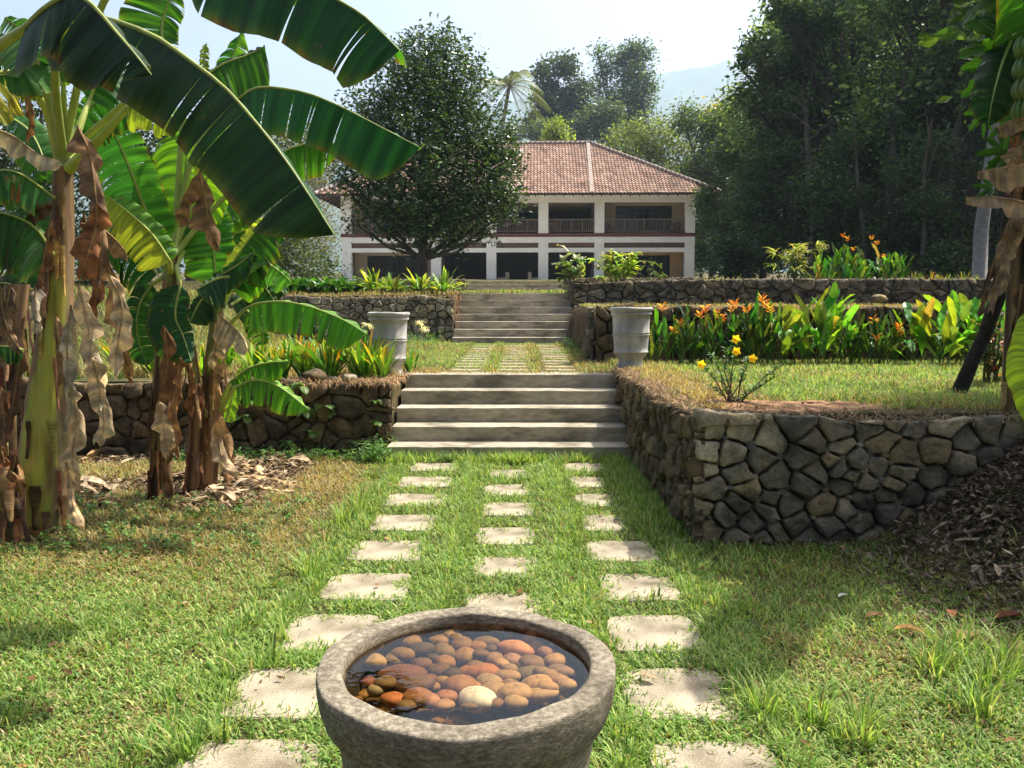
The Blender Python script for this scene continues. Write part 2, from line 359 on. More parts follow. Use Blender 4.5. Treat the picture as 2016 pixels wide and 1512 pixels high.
def stone_wall(name, label, p0, p1, H, size, nout, gap=.012, depth=.06, kind=0, thick=.35, seeds=None, z0=0.0, htop=None, fine=True, an=1.35, cap=True, cols=None, ragged=.05, group=None):
    """p0,p1: the foot of the face; nout: outward side; stones are the pattern of one wall body"""
    p0 = Vector((*p0, z0)); p1 = Vector((*p1, z0)); U = (p1-p0); W = U.length; U.normalize(); Nn = Vector((*nout, 0)).normalized()
    if seeds is None:
        seeds = []; rows = max(2, int(H/size/.8)); y = 0
        for r_ in range(rows):
            k = max(1, int(W/(size*an*R(.9, 1.15)))); off = R(0, 1)
            for i in range(k+1): seeds.append((W*(i+off+R(-.33, .33))/k, H*(r_+.5+R(-.34, .34))/rows))
        seeds += [(R(0, W), R(0, H)) for _ in range(int(len(seeds)*.45))]
        seeds = [q for q in seeds if -.1 < q[0] < W+.1]
    b = MB(); t = root(name, tuple(p0+U*W/2), label, 'wall', group)
    ce = cells(seeds, W, H, an**.5)
    for i, poly in enumerate(ce):
        if len(poly) < 3: continue
        poly = [np.array(q) for q in poly]
        for q in poly:
            if abs(q[1]-H) < 1e-4: q[1] += float(n2(q[0], 0, 3.1, 2))*ragged + (htop(q[0]) if htop else 0)
        col = (cols[i] if cols and i in cols else stonecol(kind))
        stone_geo(b, poly, p0, U, Nn, gap, depth*R(.55, 1.35), col, fine=fine, rough=.012 if fine else .02)
    if fine:      # small chinking stones wedged where the big ones meet
        for poly in ce:
            for q in poly:
                if random.random() < .30 and .02 < q[1] < H-.03:
                    r_ = R(.012, .032)*(size/.2); k_ = random.randint(5, 7); cc = np.array(q)+np.array([R(-.01, .01), R(-.01, .01)])
                    pl = [cc+np.array([math.cos(6.283*j/k_)*r_*R(.8, 1.5), math.sin(6.283*j/k_)*r_*R(.6, 1)]) for j in range(k_)]
                    stone_geo(b, pl, p0, U, Nn, 0, depth*R(.45, .9), stonecol(kind), fine=True, rough=.006)
    b.build('stonework', MAT['stone'], t, smooth=fine)
    b = MB(); n = max(2, int(W/.15)); us = np.linspace(0, W, n)
    # earth core behind the stones, its top a little uneven
    Vf = []
    tz = H-.035+np.array([float(n2(u, 1, 2.2, 5))*.02+(htop(u) if htop else 0) for u in us])
    for u, z in zip(us, tz):
        a = p0+U*u
        for (dd, zz) in [(depth*.22, -.1), (depth*.22, z-.02), (-.03, z), (-thick, z+.0)]:
            q = a+Nn*dd; Vf.append((q.x, q.y, z0+zz))
    b.quadgrid(Vf, n, 4)
    b.build('earth_core', MAT['dirt'], t, smooth=True)
    return t
# right corner bastion: long front face, seeds read off the photograph (x in metres from the corner, z)
def fs(px, py): q = P(px, py, 5.1); return (q.x-1.10, q.z)
raw = [(1395,838,'l'),(1460,842,'l'),(1385,890,'l'),(1440,895,'l'),(1378,920,'l'),(1560,838,'d'),(1516,862,'l'),(1580,895,'d'),(1642,845,'m'),(1715,820,'l'),(1755,817,'l'),(1725,868,'b'),(1650,882,'m'),(1800,830,'m'),(1850,832,'l'),(1833,885,'b'),(1490,905,'d'),(1452,925,'m'),(1395,960,'m'),(1470,965,'b'),(1520,940,'d'),(1582,950,'d'),(1645,915,'m'),(1668,935,'m'),(1720,920,'m'),(1770,895,'b'),(1765,930,'m'),(1900,870,'m'),(1890,905,'m'),(1830,940,'d'),(1660,952,'d'),(1700,945,'m'),(1375,1000,'m'),(1424,1010,'m'),(1478,1022,'d'),(1512,982,'m'),(1545,990,'d'),(1620,995,'b'),(1690,985,'d'),(1740,975,'m'),(1790,970,'d'),(1842,980,'d'),(1890,965,'m'),(1395,1040,'b'),(1562,1032,'d'),(1625,1032,'d'),(1688,1020,'m'),(1780,1022,'b'),(1850,1010,'d'),(1442,1062,'m'),(1505,1060,'d'),(1590,1058,'m'),(1645,1062,'d'),(1710,1058,'m'),(1800,1058,'d'),(1880,1045,'m'),(1450,990,'m'),(1505,1000,'m'),(1525,1050,'m'),(1600,925,'m'),(1940,850,'m'),(1935,900,'d'),(1945,950,'m'),(1930,1000,'d'),(1925,1050,'d'),(1990,860,'m'),(1985,920,'m'),(1990,980,'d'),(1980,1040,'m'),(1675,905,'m'),(1595,872,'d'),(1740,1000,'d'),(1665,1000,'m')]
pal = {'l': (.60, .53, .38), 'd': (.185, .17, .135), 'm': (.28, .25, .19), 'b': (.34, .27, .165)}
for _ in range(5): raw.append((R(1370, 1990), R(830, 1070), random.choice('dmdmbm')))
sd_ = [fs(x, y) for x, y, c in raw]; cl = {}
for i, (x, y, c) in enumerate(raw):
    q = R(.85, 1.15); cl[i] = tuple(v*q for v in pal[c])
stone_wall('rubble_wall', 'near corner wall of large dark rounded stones right of the path', (1.10, 5.1), (3.35, 5.1), .83, .2, (0, -1), gap=.012, depth=.065, seeds=sd_, cols=cl, an=1.15, htop=lambda u: .03*math.exp(-(u/.3)**2)-.03*(u > .8)+.02*math.sin(u*4), ragged=.03)
stone_wall('rubble_wall', 'brown earthy rubble wall along the right side of the nearest steps', (1.165, 9.35), (1.165, 5.02), .80, .17, (-1, 0), gap=.010, depth=.07, kind=1, an=.95, ragged=.05)
stone_wall('rubble_wall', 'shaded dark rubble wall behind the banana plants left of the steps', (-9.5, 8.2), (SL+.005, 8.2), .76, .2, (0, -1), gap=.012, depth=.07, kind=1, an=1.15)
stone_wall('rubble_wall', 'pale sunlit cobble wall left of the middle steps', (-9.0, 16.3), (SL, 16.3), .90, .17, (0, -1), gap=.014, depth=.06, kind=2, an=1.2, z0=.84, fine=True, htop=lambda u: 0)
stone_wall('rubble_wall', 'rough dark rock wall behind the orange flowered plants', (1.02, 10.75), (9.5, 10.75), .74, .2, (0, -1), gap=.014, depth=.10, kind=1, an=1.1, z0=.78, ragged=.09)
stone_wall('rubble_wall', 'grassy topped stone wall right of the middle steps', (1.17, 17.3), (12.5, 17.3), .50, .2, (0, -1), gap=.012, depth=.07, kind=0, an=1.7, z0=1.55, ragged=.02, fine=False, htop=lambda u: .09*min(1, u/3))
stone_wall('rubble_wall', 'short stub wall end beside the top of the middle steps', (1.17, 18.6), (1.17, 17.32), .5, .17, (-1, 0), gap=.012, depth=.05, kind=0, z0=1.6, an=1.1, ragged=.02, fine=False)
stone_wall('rubble_wall', 'low far stone wall below the right wing of the house', (1.7, 31.0), (7.2, 31.0), .62, .2, (0, -1), gap=.014, depth=.06, kind=2, z0=2.08, an=1.9, ragged=.02, fine=False)
stone_wall('rubble_wall', 'low far stone wall left of the top steps behind the lilies', (-6.5, 31.0), (-2.0, 31.0), .62, .22, (0, -1), gap=.014, depth=.06, kind=2, z0=2.03, an=1.5, ragged=.02, fine=False)
# stone end of the upper bank and the root-covered bank running back to the middle steps
stone_wall('rubble_wall', 'stacked stone wall end beside the right urn', (1.0, 11.1), (1.0, 10.75), .74, .17, (-1, 0), gap=.012, depth=.06, kind=0, z0=.78, an=1.0, ragged=.02)
def dry_bank():
    b = MB(); n, k = 46, 16; V = []; Cc = []
    for i in range(n):
        y = 11.05+(16.2-11.05)*i/(n-1); bul = .13+.05*float(n2(y, 0, 1.4))
        for j in range(k):
            t = j/(k-1); z = .76+.78*math.sin(t*math.pi/2)**.8; x = SR-.05-.02+bul*(-1.4*(1-t)**1.2+.1)+.8*max(0, t-.75)*2+.1
            r = mnoise.noise(Vector((x*6, y*6, z*6)))*.05+mnoise.noise(Vector((x*20, y*20, z*14)))*.02
            V.append((x+r, y, z+.02+r*.5)); q = R(.7, 1.2); Cc.append((.17*q, .12*q, .07*q))
    b.quadgrid(V, n, k, np.array(Cc))
    t = root('earth_bank', (1.1, 13, .78), 'rounded earth bank with dry hanging roots right of the middle steps', 'bank')
    b.build('earth_body', MAT['dirt'], t, smooth=True)
    b = MB()
    V = np.array(V)
    for _ in range(5200):
        i = random.randrange(len(V)); p = Vector(V[i])+Vector((R(-.02, .03), R(-.06, .06), R(-.03, .05)))
        L = R(.06, .2); q = p+Vector((-R(.0, .06), R(-.04, .04), -L)); m_ = (p+q)/2+Vector((-R(.01, .04), 0, .02))
        c = mixc((.20, .13, .075), (.38, .28, .17), R(0, 1)); w_ = R(.003, .008)
        b.add([p+Vector((0, w_, 0)), p-Vector((0, w_, 0)), m_-Vector((0, w_, 0)), m_+Vector((0, w_, 0)), q], [(0, 1, 2, 3), (3, 2, 4)], c)
    rt = b.build('hanging_roots', MAT['root'], t); rt['kind'] = 'stuff'
dry_bank()

# ================================================================ paving slabs
def slab(label, cx, cy_, w_, d_, z, group):
    b = MB(); k = 36; rings = []
    sd = R(0, 99); rot = R(-.03, .03)
    base = []
    for j in range(k):
        a = 2*math.pi*(j+.5)/k; ca, sa = math.cos(a), math.sin(a); p = 7
        r = (abs(ca)**p+abs(sa)**p)**(-1/p); r *= 1+.022*math.sin(3*a+sd)+.018*math.sin(7*a+sd*2)+.01*math.sin(17*a+sd)
        base.append((ca*r*w_/2*math.cos(rot)-sa*r*d_/2*math.sin(rot), sa*r*d_/2*math.cos(rot)+ca*r*w_/2*math.sin(rot)))
    V = []
    for s_, h in [(1, -.03), (1, .006), (.985, .012), (.7, .013)]:
        V += [(cx+x*s_, cy_+y*s_, z+h) for x, y in base]
    V.append((cx, cy_, z+.013))
    F = [(i*k+j, i*k+(j+1) % k, (i+1)*k+(j+1) % k, (i+1)*k+j) for i in range(3) for j in range(k)]+[(3*k+j, 3*k+(j+1) % k, 4*k) for j in range(k)]
    q = R(.9, 1.08)
    b.add(V, F, (q, q, q))
    o = b.build('paving_slab', MAT['slab'], local=(cx, cy_, z)); tag(o, label, 'paving slab', group)
    return (cx-w_/2, cx+w_/2, cy_-d_/2, cy_+d_/2)
SLABS = []; ORD = ['first', 'second', 'third', 'fourth', 'fifth', 'sixth', 'seventh', 'eighth', 'ninth', 'tenth', 'eleventh', 'twelfth', 'thirteenth']
GP = 'square aggregate slabs of the lawn path'
for i, y in enumerate([7.55, 6.87, 6.20, 5.53, 4.87, 4.22, 3.60, 3.02, 2.45]):
    SLABS.append(slab(f'pale gravelly slab of the left column, {ORD[i]} below the nearest steps', -.80+R(-.02, .02)-(.09 if i >= 7 else .05 if i == 6 else 0), y, .45, .42, 0, GP))
    wr = .42 if i in (0, 4, 5, 6, 7, 8) else .30
    SLABS.append(slab(f'pale gravelly slab of the right column, {ORD[i]} below the nearest steps', .63+R(-.02, .02)+(-.04 if wr < .4 else 0), y, wr, .42, 0, GP))
for i, y in enumerate([7.21, 6.56, 5.92, 5.20, 4.55, 3.93, 3.3, 2.65, 2.0]):
    SLABS.append(slab(f'pale gravelly slab of the middle column, {ORD[i]} below the nearest steps', -.08+R(-.015, .015), y, .38, .40, 0, GP))
GP = 'thin looking slabs of the upper path'
for j, (cn, cx) in enumerate([('left', -.63), ('middle', -.06), ('right', .52)]):
    for i in range(12):
        y = 9.85+i*.48
        SLABS.append(slab(f'slab of the upper terrace path, {cn} column, {ORD[i]} beyond the nearest steps', cx+R(-.025, .025), y+R(-.02, .02), .38, .25, gz1(0, y)-.006, GP))
# ================================================================ house
MAT['white'] = noisemat('white_paint', [(.3, (.82, .82, .77)), (.7, (.90, .90, .86))], 1.5, 8, .8, .05, stops2=[(.3, (.9, .9, .88)), (.6, (1, 1, 1))], scale2=.6)
MAT['cream'] = noisemat('cream_wall', [(.3, (.55, .45, .30)), (.7, (.66, .56, .40))], 1.2, 6, .85, .05)
MAT['peach'] = noisemat('peach_wall', [(.3, (.62, .42, .20)), (.7, (.74, .52, .28))], 1.2, 6, .85, .05)
MAT['tile'] = noisemat('roof_tile', [(.3, (.55, .55, .55)), (.5, (1, 1, 1)), (.7, (1.15, 1.15, 1.15))], 14, 6, .85, .2, col=True, stops2=[(.34, (.62, .60, .58)), (.46, (1, 1, 1)), (.7, (1.06, 1.06, 1.06))], scale2=.7)
MAT['mortar'] = noisemat('ridge_mortar', [(.3, (.32, .25, .21)), (.7, (.48, .40, .35))], 6, 6, .9, .3)
MAT['maroon'] = plain('maroon_band', (.13, .05, .045))
MAT['lattice'] = noisemat('terracotta_screen', [(.3, (.10, .065, .05)), (.7, (.19, .12, .095))], 5, 4, .9, .2)
MAT['wood'] = noisemat('weathered_wood', [(.3, (.13, .10, .08)), (.7, (.22, .175, .145))], 6, 5, .8, .1, stretch=(1, 1, .3))
MAT['frame'] = plain('dark_frame', (.06, .045, .035))
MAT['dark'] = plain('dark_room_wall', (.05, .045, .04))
MAT['curtain'] = plain('curtain_cloth', (.42, .40, .36))
m, t, bb, o = nodes('window_glass'); bb.inputs['Base Color'].default_value = (.03, .035, .04, 1); bb.inputs['Roughness'].default_value = .05; bb.inputs['Specular IOR Level'].default_value = .9
tp = nd(t, 'ShaderNodeBsdfTransparent'); mx = nd(t, 'ShaderNodeMixShader'); mx.inputs[0].default_value = .45
t.links.new(tp.outputs[0], mx.inputs[1]); t.links.new(bb.outputs[0], mx.inputs[2]); t.links.new(mx.outputs[0], o.inputs[0]); MAT['glass'] = m
HD = 58.0
hs = root('villa', (X(1018.3, HD), HD, Z(553, HD)), 'two storey white villa with red tiled hip roof and open verandas', 'house')
def HX(px): return X(px, HD)
def HZ(py): return Z(py, HD)
cols_ = [(673, 692.3), (848.8, 868.5), (957.8, 977), (1059.4, 1078.8), (1169, 1187.7), (1344.8, 1363.6)]
cxs = [(HX(a), HX(b_)) for a, b_ in cols_]
z_base = HZ(556)-.25; z_fl0 = HZ(556)
Z_G = HZ(496.5); Z_S0 = HZ(488); Z_S1 = HZ(477.7); Z_F = HZ(466.5); Z_M = HZ(459.5); Z_T = HZ(398); Z_E = HZ(384)+.2
b = MB()
for x0, x1 in cxs: b.box((x0, HD, z_base), (x1, HD+.5, Z_F))
for i in range(5):
    a, c = cxs[i][1], cxs[i+1][0]
    b.box((a, HD+.02, Z_G), (c, HD+.4, Z_S0)); b.box((a, HD+.02, Z_S1), (c, HD+.4, Z_F-.001))
b.build('lower_frame', MAT['white'], hs)
b = MB()
for x0, x1 in cxs: b.box((x0, HD, Z_M), (x1, HD+.5, Z_T))
b.box((cxs[0][0], HD+.01, Z_T), (cxs[5][1], HD+.45, Z_E+.25))
b.build('upper_frame', MAT['white'], hs)
b = MB(); b.box((cxs[0][0]-.03, HD-.03, Z_F), (cxs[5][1]+.03, HD+2.6, Z_M)); b.build('floor_band', MAT['maroon'], hs)
DEP = 11.5
b = MB(); b.box((cxs[0][0]+.06, HD+.5, z_base), (cxs[0][0]+.3, HD+DEP, Z_E+.2)); b.box((cxs[5][1]-.3, HD+.5, z_base), (cxs[5][1]-.06, HD+DEP, Z_E+.2)); b.box((cxs[0][0]+.3, HD+DEP-.2, z_base), (cxs[5][1]-.3, HD+DEP, Z_E+.2)); b.build('outer_wall', MAT['cream'], hs)
b = MB(); b.box((cxs[0][0]+.3, HD+.5, Z_T+.12), (cxs[5][1]-.3, HD+DEP-.2, Z_T+.25)); b.box((cxs[0][0]+.3, HD+2.6, Z_F+.02), (cxs[5][1]-.3, HD+DEP-.2, Z_M-.02)); b.build('ceiling', MAT['cream'], hs)
b = MB(); b.box((cxs[0][0]+.3, HD-.6, z_base-.3), (cxs[5][1]-.3, HD+DEP-.2, z_fl0)); b.build('plinth', MAT['step'], hs)
REC = 2.2
def room(i0, mat, zf, zt, wpx0, wpx1, wtop, wbot):
    a, c = cxs[i0][1]-.35, cxs[i0+1][0]+.35; y = HD+REC
    x0 = a+.1; x1 = c-.1
    w0, w1 = X(wpx0, y), X(wpx1, y); zt_ = Z(wtop, y); zb_ = Z(wbot, y)
    b = MB(); b.box((x0, y, zf), (w0, y+.2, zt)); b.box((w1, y, zf), (x1, y+.2, zt)); b.box((w0, y, zt_), (w1, y+.2, zt))
    if zb_ > zf+.05: b.box((w0, y, zf), (w1, y+.2, zb_))
    b.build('veranda_wall', mat, hs)
    f = MB(); n = 4; fw = .09
    for k in range(n+1):
        xx = w0+(w1-w0-fw)*k/n; f.box((xx, y+.03, zb_), (xx+fw, y+.13, zt_))
    f.box((w0+fw, y+.035, zt_-fw), (w1-fw, y+.125, zt_)); f.box((w0+fw, y+.035, zb_), (w1-fw, y+.125, zb_+fw))
    if zf > Z_F: f.box((w0+fw, y+.04, zt_-.55), (w1-fw, y+.12, zt_-.48))
    wf = f.build('window', MAT['frame'], hs)
    g = MB(); g.box((w0+fw, y+.07, zb_+fw), (w1-fw, y+.085, zt_-fw)); g.build('pane', MAT['glass'], wf)
    cu = MB(); m_ = 160; xs_ = np.linspace(w0+.1, w1-.1, m_)
    V = []
    for j, xx in enumerate(xs_):
        ph = j*.62; yy = y+.3+.05*math.sin(ph)+.02*math.sin(ph*2.7)
        V += [(xx, yy, zb_+.02), (xx+.01, yy, zt_-.1)]
    keep = [k for k in range(m_-1) if not (.42 < k/m_ < .58 if zf > Z_F else .40 < k/m_ < .62)]
    cu.add(V, [(2*k, 2*k+2, 2*k+3, 2*k+1) for k in keep]); cu.build('curtain', MAT['curtain'], wf)
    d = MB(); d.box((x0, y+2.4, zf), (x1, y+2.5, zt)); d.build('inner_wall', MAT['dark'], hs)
room(0, MAT['cream'], z_fl0, Z_G+.3, 722, 838, 503, 553)
room(4, MAT['peach'], z_fl0, Z_G+.3, 1203, 1315, 503, 553)
room(0, MAT['cream'], Z_M, Z_T+.12, 718, 832, 406, 456)
room(4, MAT['cream'], Z_M, Z_T+.12, 1208, 1317, 406, 456)
b = MB()
for zz0, zz1 in ((z_fl0, Z_F), (Z_M, Z_T+.12)):
    b.box((cxs[1][0]+.1, HD+7, zz0), (cxs[4][1]-.1, HD+7.2, zz1))
    for xx in (cxs[1][1]-.02, cxs[4][0]-.03): b.box((xx-.15, HD+.5, zz0), (xx+.2, HD+7, zz1-.002))
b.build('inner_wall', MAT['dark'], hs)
for i in range(5):   # terracotta screens between the storeys
    a, c = cxs[i][1], cxs[i+1][0]; b = MB(); n = int((c-a)/1.15)
    b.box((a, HD+.2, Z_S0), (c, HD+.26, Z_S1))
    for k in range(n+1):
        xx = a+(c-a)*k/max(1, n); b.box((max(a, xx-.02), HD+.17, Z_S0), (min(c, xx+.02), HD+.2, Z_S1))
    b.build('vent_screen', MAT['lattice'], hs)
for i in range(5):   # railings
    a, c = cxs[i][1], cxs[i+1][0]; b = MB(); zt_ = HZ(431.5); zb_ = HZ(456)
    b.box((a, HD+.16, zt_-.05), (c, HD+.28, zt_+.03)); b.box((a, HD+.18, zb_), (c, HD+.26, zb_+.07))
    n = int((c-a)/.155)
    for k in range(n):
        xx = a+(c-a)*(k+.5)/n; b.box((xx-.025, HD+.2, zb_+.07), (xx+.025, HD+.24, zt_-.05))
    for k in range(5):
        xx = a+.04+(c-a-.14)*k/4; b.box((xx, HD+.17, Z_M), (xx+.06, HD+.27, zt_-.05))
    b.build('railing', MAT['wood'], hs)
# low seat walls at the entrance
for s_, (a, c, d_) in ((0, (994, 1001, 978)), (1, (1039, 1046, 1060))):
    b = MB(); lo = HZ(545); hi = HZ(534)
    b.box((HX(min(a, c)), HD+1.2, z_fl0), (HX(max(a, c)), HD+1.9, hi))
    if s_ == 0: b.box((HX(d_), HD+1.25, z_fl0), (HX(a)-.01, HD+1.85, lo))
    else: b.box((HX(c)+.01, HD+1.25, z_fl0), (HX(d_), HD+1.85, lo))
    b.build('parapet', MAT['cream'], hs)
# roof: real overlapping tile rows on four slopes
OV = 1.41; ex0, ex1 = cxs[0][0]-OV, cxs[5][1]+OV; ey0, ey1 = HD-OV, HD+DEP+OV+.2
EZ = Z(381, ey0); half = (ey1-ey0)/2; RZ = Z(284.5, ey0+half); rise = RZ-EZ; sl = math.hypot(half, rise)
inset = ex1-(X(1157, ey0+half))
def slope(Wd, k_in, o0, U, inw, tw=.235, th=.36):
    """tiles on one slope; o0 eave start, U along the eave, inw horizontal inwards, k_in hip inset"""
    b = MB(); up = (Vector(inw)*half_run+Vector((0, 0, rise))); L = up.length; up.normalize(); nn = Vector(U).cross(up)
    if nn.z < 0: nn = -nn
    rows = int(L/th); prof = [(0, .012), (.12, .05), (.3, .062), (.48, .045), (.6, .008), (.8, -.004), (1, .012)]
    for r in range(rows):
        v0 = r*L/rows; v1 = (r+1)*L/rows+.05
        s0 = k_in*(v0/L); s1 = k_in*min(1, v1/L); nn_ = int(Wd/tw)
        for k in range(nn_):
            u0 = Wd*k/nn_; u1 = Wd*(k+1)/nn_
            if u1 < s0+.02 or u0 > Wd-s0-.02: continue
            V = []
            lift = R(0, .012)
            for (t_, h) in prof:
                u = u0+(u1-u0)*t_
                ua = min(max(u, s0), Wd-s0); ub = min(max(u, s1), Wd-s1)
                V.append(o0+U*ua+up*v0+nn*(h+.045+lift)); V.append(o0+U*ub+up*v1+nn*(h+.0))
            for (t_, h) in (prof[0], prof[-1]): V.append(o0+U*min(max(u0+(u1-u0)*t_, s0), Wd-s0)+up*v0+nn*(h-.02))
            F = [(2*i, 2*i+2, 2*i+3, 2*i+1) for i in range(6)]+[(14, 15, 12, 10, 8, 6, 4, 2, 0)]
            q = R(.7, 1.15); c = random.choices([(.37, .235, .175), (.345, .21, .155), (.42, .29, .225), (.26, .17, .135)], [5, 4, 3, .8])[0]
            b.add([tuple(x) for x in V], F, tuple(x*q for x in c))
    return b
e0 = Vector((ex0, ey0, EZ)); b = MB()
half_run = half
W_ = ex1-ex0
fb = slope(W_, inset, Vector((ex0, ey0, EZ)), Vector((1, 0, 0)), (0, 1, 0))
roof = fb.build('roof', MAT['tile'], hs, smooth=False)
half_run = inset
rb_ = slope(ey1-ey0, half, Vector((ex1, ey0, EZ)), Vector((0, 1, 0)), (-1, 0, 0), tw=.3, th=.5); rb_.build('side_slope', MAT['tile'], roof)
rb_ = slope(ey1-ey0, half, Vector((ex0, ey0, EZ)), Vector((0, 1, 0)), (1, 0, 0), tw=.3, th=.5); rb_.build('side_slope', MAT['tile'], roof)
ym = ey0+half
b = MB(); b.add([(ex0, ey1, EZ), (ex1, ey1, EZ), (ex1-inset, ym, RZ), (ex0+inset, ym, RZ)], [(1, 0, 3, 2)], (.5, .28, .2)); b.build('back_slope', MAT['tile'], roof)
b = MB()
Lr, Rr = Vector((ex0+inset, ym, RZ+.09)), Vector((ex1-inset, ym, RZ+.09))
def ridge(p, q):
    n = int((q-p).length/.38)
    for k in range(n):
        a = p.lerp(q, k/n); c = p.lerp(q, (k+1.12)/n if k < n-1 else 1)
        b.tube([a+Vector((0, 0, .0)), c+Vector((0, 0, .035))], [.125, .15], 8, rough=.05)
ridge(Lr, Rr)
for s_ in (Lr, Rr):
    for yy in (ey0, ey1): ridge(Vector((ex0 if s_ is Lr else ex1, yy, EZ+.08)), s_)
b.build('ridge_tiles', MAT['mortar'], roof, smooth=True)
b = MB()
xa = X(1151.5, ym); xb = X(1164.5, ey0); n = 24
p, q = Vector((xa, ym-.1, RZ+.1)), Vector((xb, ey0+.02, EZ+.12))
for k in range(n):
    a = p.lerp(q, k/n); c = p.lerp(q, (k+1)/n)
    b.add([a+Vector((-.13, 0, 0)), a+Vector((.13, 0, 0)), c+Vector((.13, 0, .02)), c+Vector((-.13, 0, .02)), a+Vector((-.13, 0, -.1)), a+Vector((.13, 0, -.1)), c+Vector((.13, 0, -.1)), c+Vector((-.13, 0, -.1))], [(0, 3, 2, 1), (0, 4, 7, 3), (1, 2, 6, 5), (3, 7, 6, 2)])
b.build('mortar_strip', MAT['mortar'], roof)
# soffit with rafters
b = MB(); zd = -.06
b.add([(ex0, ey0, EZ+zd), (ex1, ey0, EZ+zd), (ex1-inset, ym, RZ+zd-.1), (ex0+inset, ym, RZ+zd-.1), (ex0, ey1, EZ+zd), (ex1, ey1, EZ+zd)], [(0, 3, 2, 1), (1, 2, 5), (0, 4, 3), (4, 5, 2, 3)], (.62, .42, .33))
b.build('soffit', MAT['tile'], roof)
b = MB(); sy = rise/half; sx = rise/inset
n = 42
for k in range(n+1):
    xx = ex0+.3+(W_-.6)*k/n; d_ = OV+.3
    V = [(xx-.04, ey0+.03, EZ+zd-.14), (xx+.04, ey0+.03, EZ+zd-.14), (xx+.04, ey0+d_, EZ+zd-.14+sy*d_), (xx-.04, ey0+d_, EZ+zd-.14+sy*d_)]
    b.add(V+[(x, y, z+.13) for x, y, z in V], [(0, 1, 2, 3), (0, 4, 5, 1), (1, 5, 6, 2), (3, 2, 6, 7), (0, 3, 7, 4)])
for k in range(18):
    yy = ey0+.5+(ey1-ey0-1)*k/17; d_ = OV+.2
    for sgn, xe in ((1, ex0), (-1, ex1)):
        V = [(xe+sgn*.03, yy-.04, EZ+zd-.14), (xe+sgn*.03, yy+.04, EZ+zd-.14), (xe+sgn*d_, yy+.04, EZ+zd-.14+sx*d_), (xe+sgn*d_, yy-.04, EZ+zd-.14+sx*d_)]
        b.add(V+[(x, y, z+.13) for x, y, z in V], [(0, 1, 2, 3), (0, 4, 5, 1), (1, 5, 6, 2), (3, 2, 6, 7), (0, 3, 7, 4)])
b.build('rafters', MAT['frame'], roof)
b = MB(); b.box((ex0-.02, ey0-.02, EZ-.12), (ex1+.02, ey0+.02, EZ+.03)); b.box((ex1-.02, ey0+.02, EZ-.12), (ex1+.02, ey1, EZ+.03)); b.box((ex0-.02, ey0+.02, EZ-.12), (ex0+.02, ey1, EZ+.03)); b.build('fascia', MAT['frame'], roof)
# the house sits a degree or so skew
hs.rotation_euler.z = math.radians(-1.2)
b = MB(); b.quadgrid([(x, y, gz1(x, y)+.03) for x in np.linspace(-16, 16, 20) for y in np.linspace(42, 57.3, 12)], 20, 12)  # unseen pale sheet, added to bounce light up onto the house front
MAT['bounce'] = noisemat('pale_bounce', [(.3, (.42, .38, .31)), (.7, (.60, .55, .46))], 20, 6, .95, .3)
o = b.build('reflector', MAT['bounce']); tag(o, 'unseen pale ground sheet added to bounce light onto the house front', 'reflector', kind='structure')
# veranda chairs
def vchair(px, y, z, label, rz):
    t = root('veranda_chair', (X(px, y), y, z), label, 'chair', 'wooden chairs on the upper veranda'); x = X(px, y)
    for dx in (-.27, .23):
        for dy in (-.27, .23):
            b = MB(); b.box((x+dx, y+dy, z), (x+dx+.05, y+dy+.05, z+(.62 if dy < 0 else .85))); b.build('leg', MAT['wood'], t)
    b = MB(); b.box((x-.26, y-.26, z+.36), (x+.26, y+.24, z+.43)); b.build('seat', MAT['wood'], t)
    b = MB()
    for k in range(5): b.box((x-.2+.09*k, y+.235, z+.45), (x-.15+.09*k, y+.262, z+.84))
    b.box((x-.22, y+.23, z+.84), (x+.27, y+.28, z+.92)); b.build('backrest', MAT['wood'], t)
    for dx in (-.28, .22):
        b = MB(); b.box((x+dx-.01, y-.28, z+.62), (x+dx+.07, y+.23, z+.66)); b.build('armrest', MAT['wood'], t)
    t.rotation_euler.z = rz
    return t
vchair(1198, HD+1.3, Z_M, 'wooden armchair on the upper veranda beside the left end of the window', .6)
vchair(1327, HD+1.3, Z_M, 'wooden armchair on the upper veranda at the far right corner', -.5)
vchair(1090, HD+1.3, Z_M, 'wooden chair just right of the fourth column upstairs', .2)
vchair(1022, HD+1.3, Z_M, 'wooden chair in the dark upstairs bay over the entrance', .2)
# ================================================================ stone basin with water and pebbles
MAT['basin'] = noisemat('weathered_granite', [(.3, (.07, .06, .044)), (.48, (.19, .167, .125)), (.68, (.42, .38, .30))], 60, 8, .9, .6, 130, stops2=[(.3, (.45, .43, .40)), (.5, (.9, .88, .84)), (.68, (1.15, 1.12, 1.05))], scale2=6, bdist=.007, stretch=(1, 1, 2.2), rdist=.75)
BZ = .665
pc = G(919, 1300, BZ); BX, BY = pc.x, pc.y+.0
BR = .345
bas = root('stone_basin', (BX, BY, 0), 'round grey granite basin filled with water and pebbles in the foreground', 'basin')
b = MB()
prof = [(0, .0), (.185, .0), (.20, .02), (.225, .12), (.262, .30), (.288, .44), (.300, .52), (.304, .545), (.306, .552), (.322, .557), (.330, .568), (.340, .60), (.3445, .630), (.3455, .652), (.3448, .660), (.3425, .6635), (.338, .665), (.31, .666), (.294, .666), (.289, .6645), (.2865, .660), (.285, .62)]
prof = [(r, z+BZ-.665) for r, z in prof]
k = 128; V = []
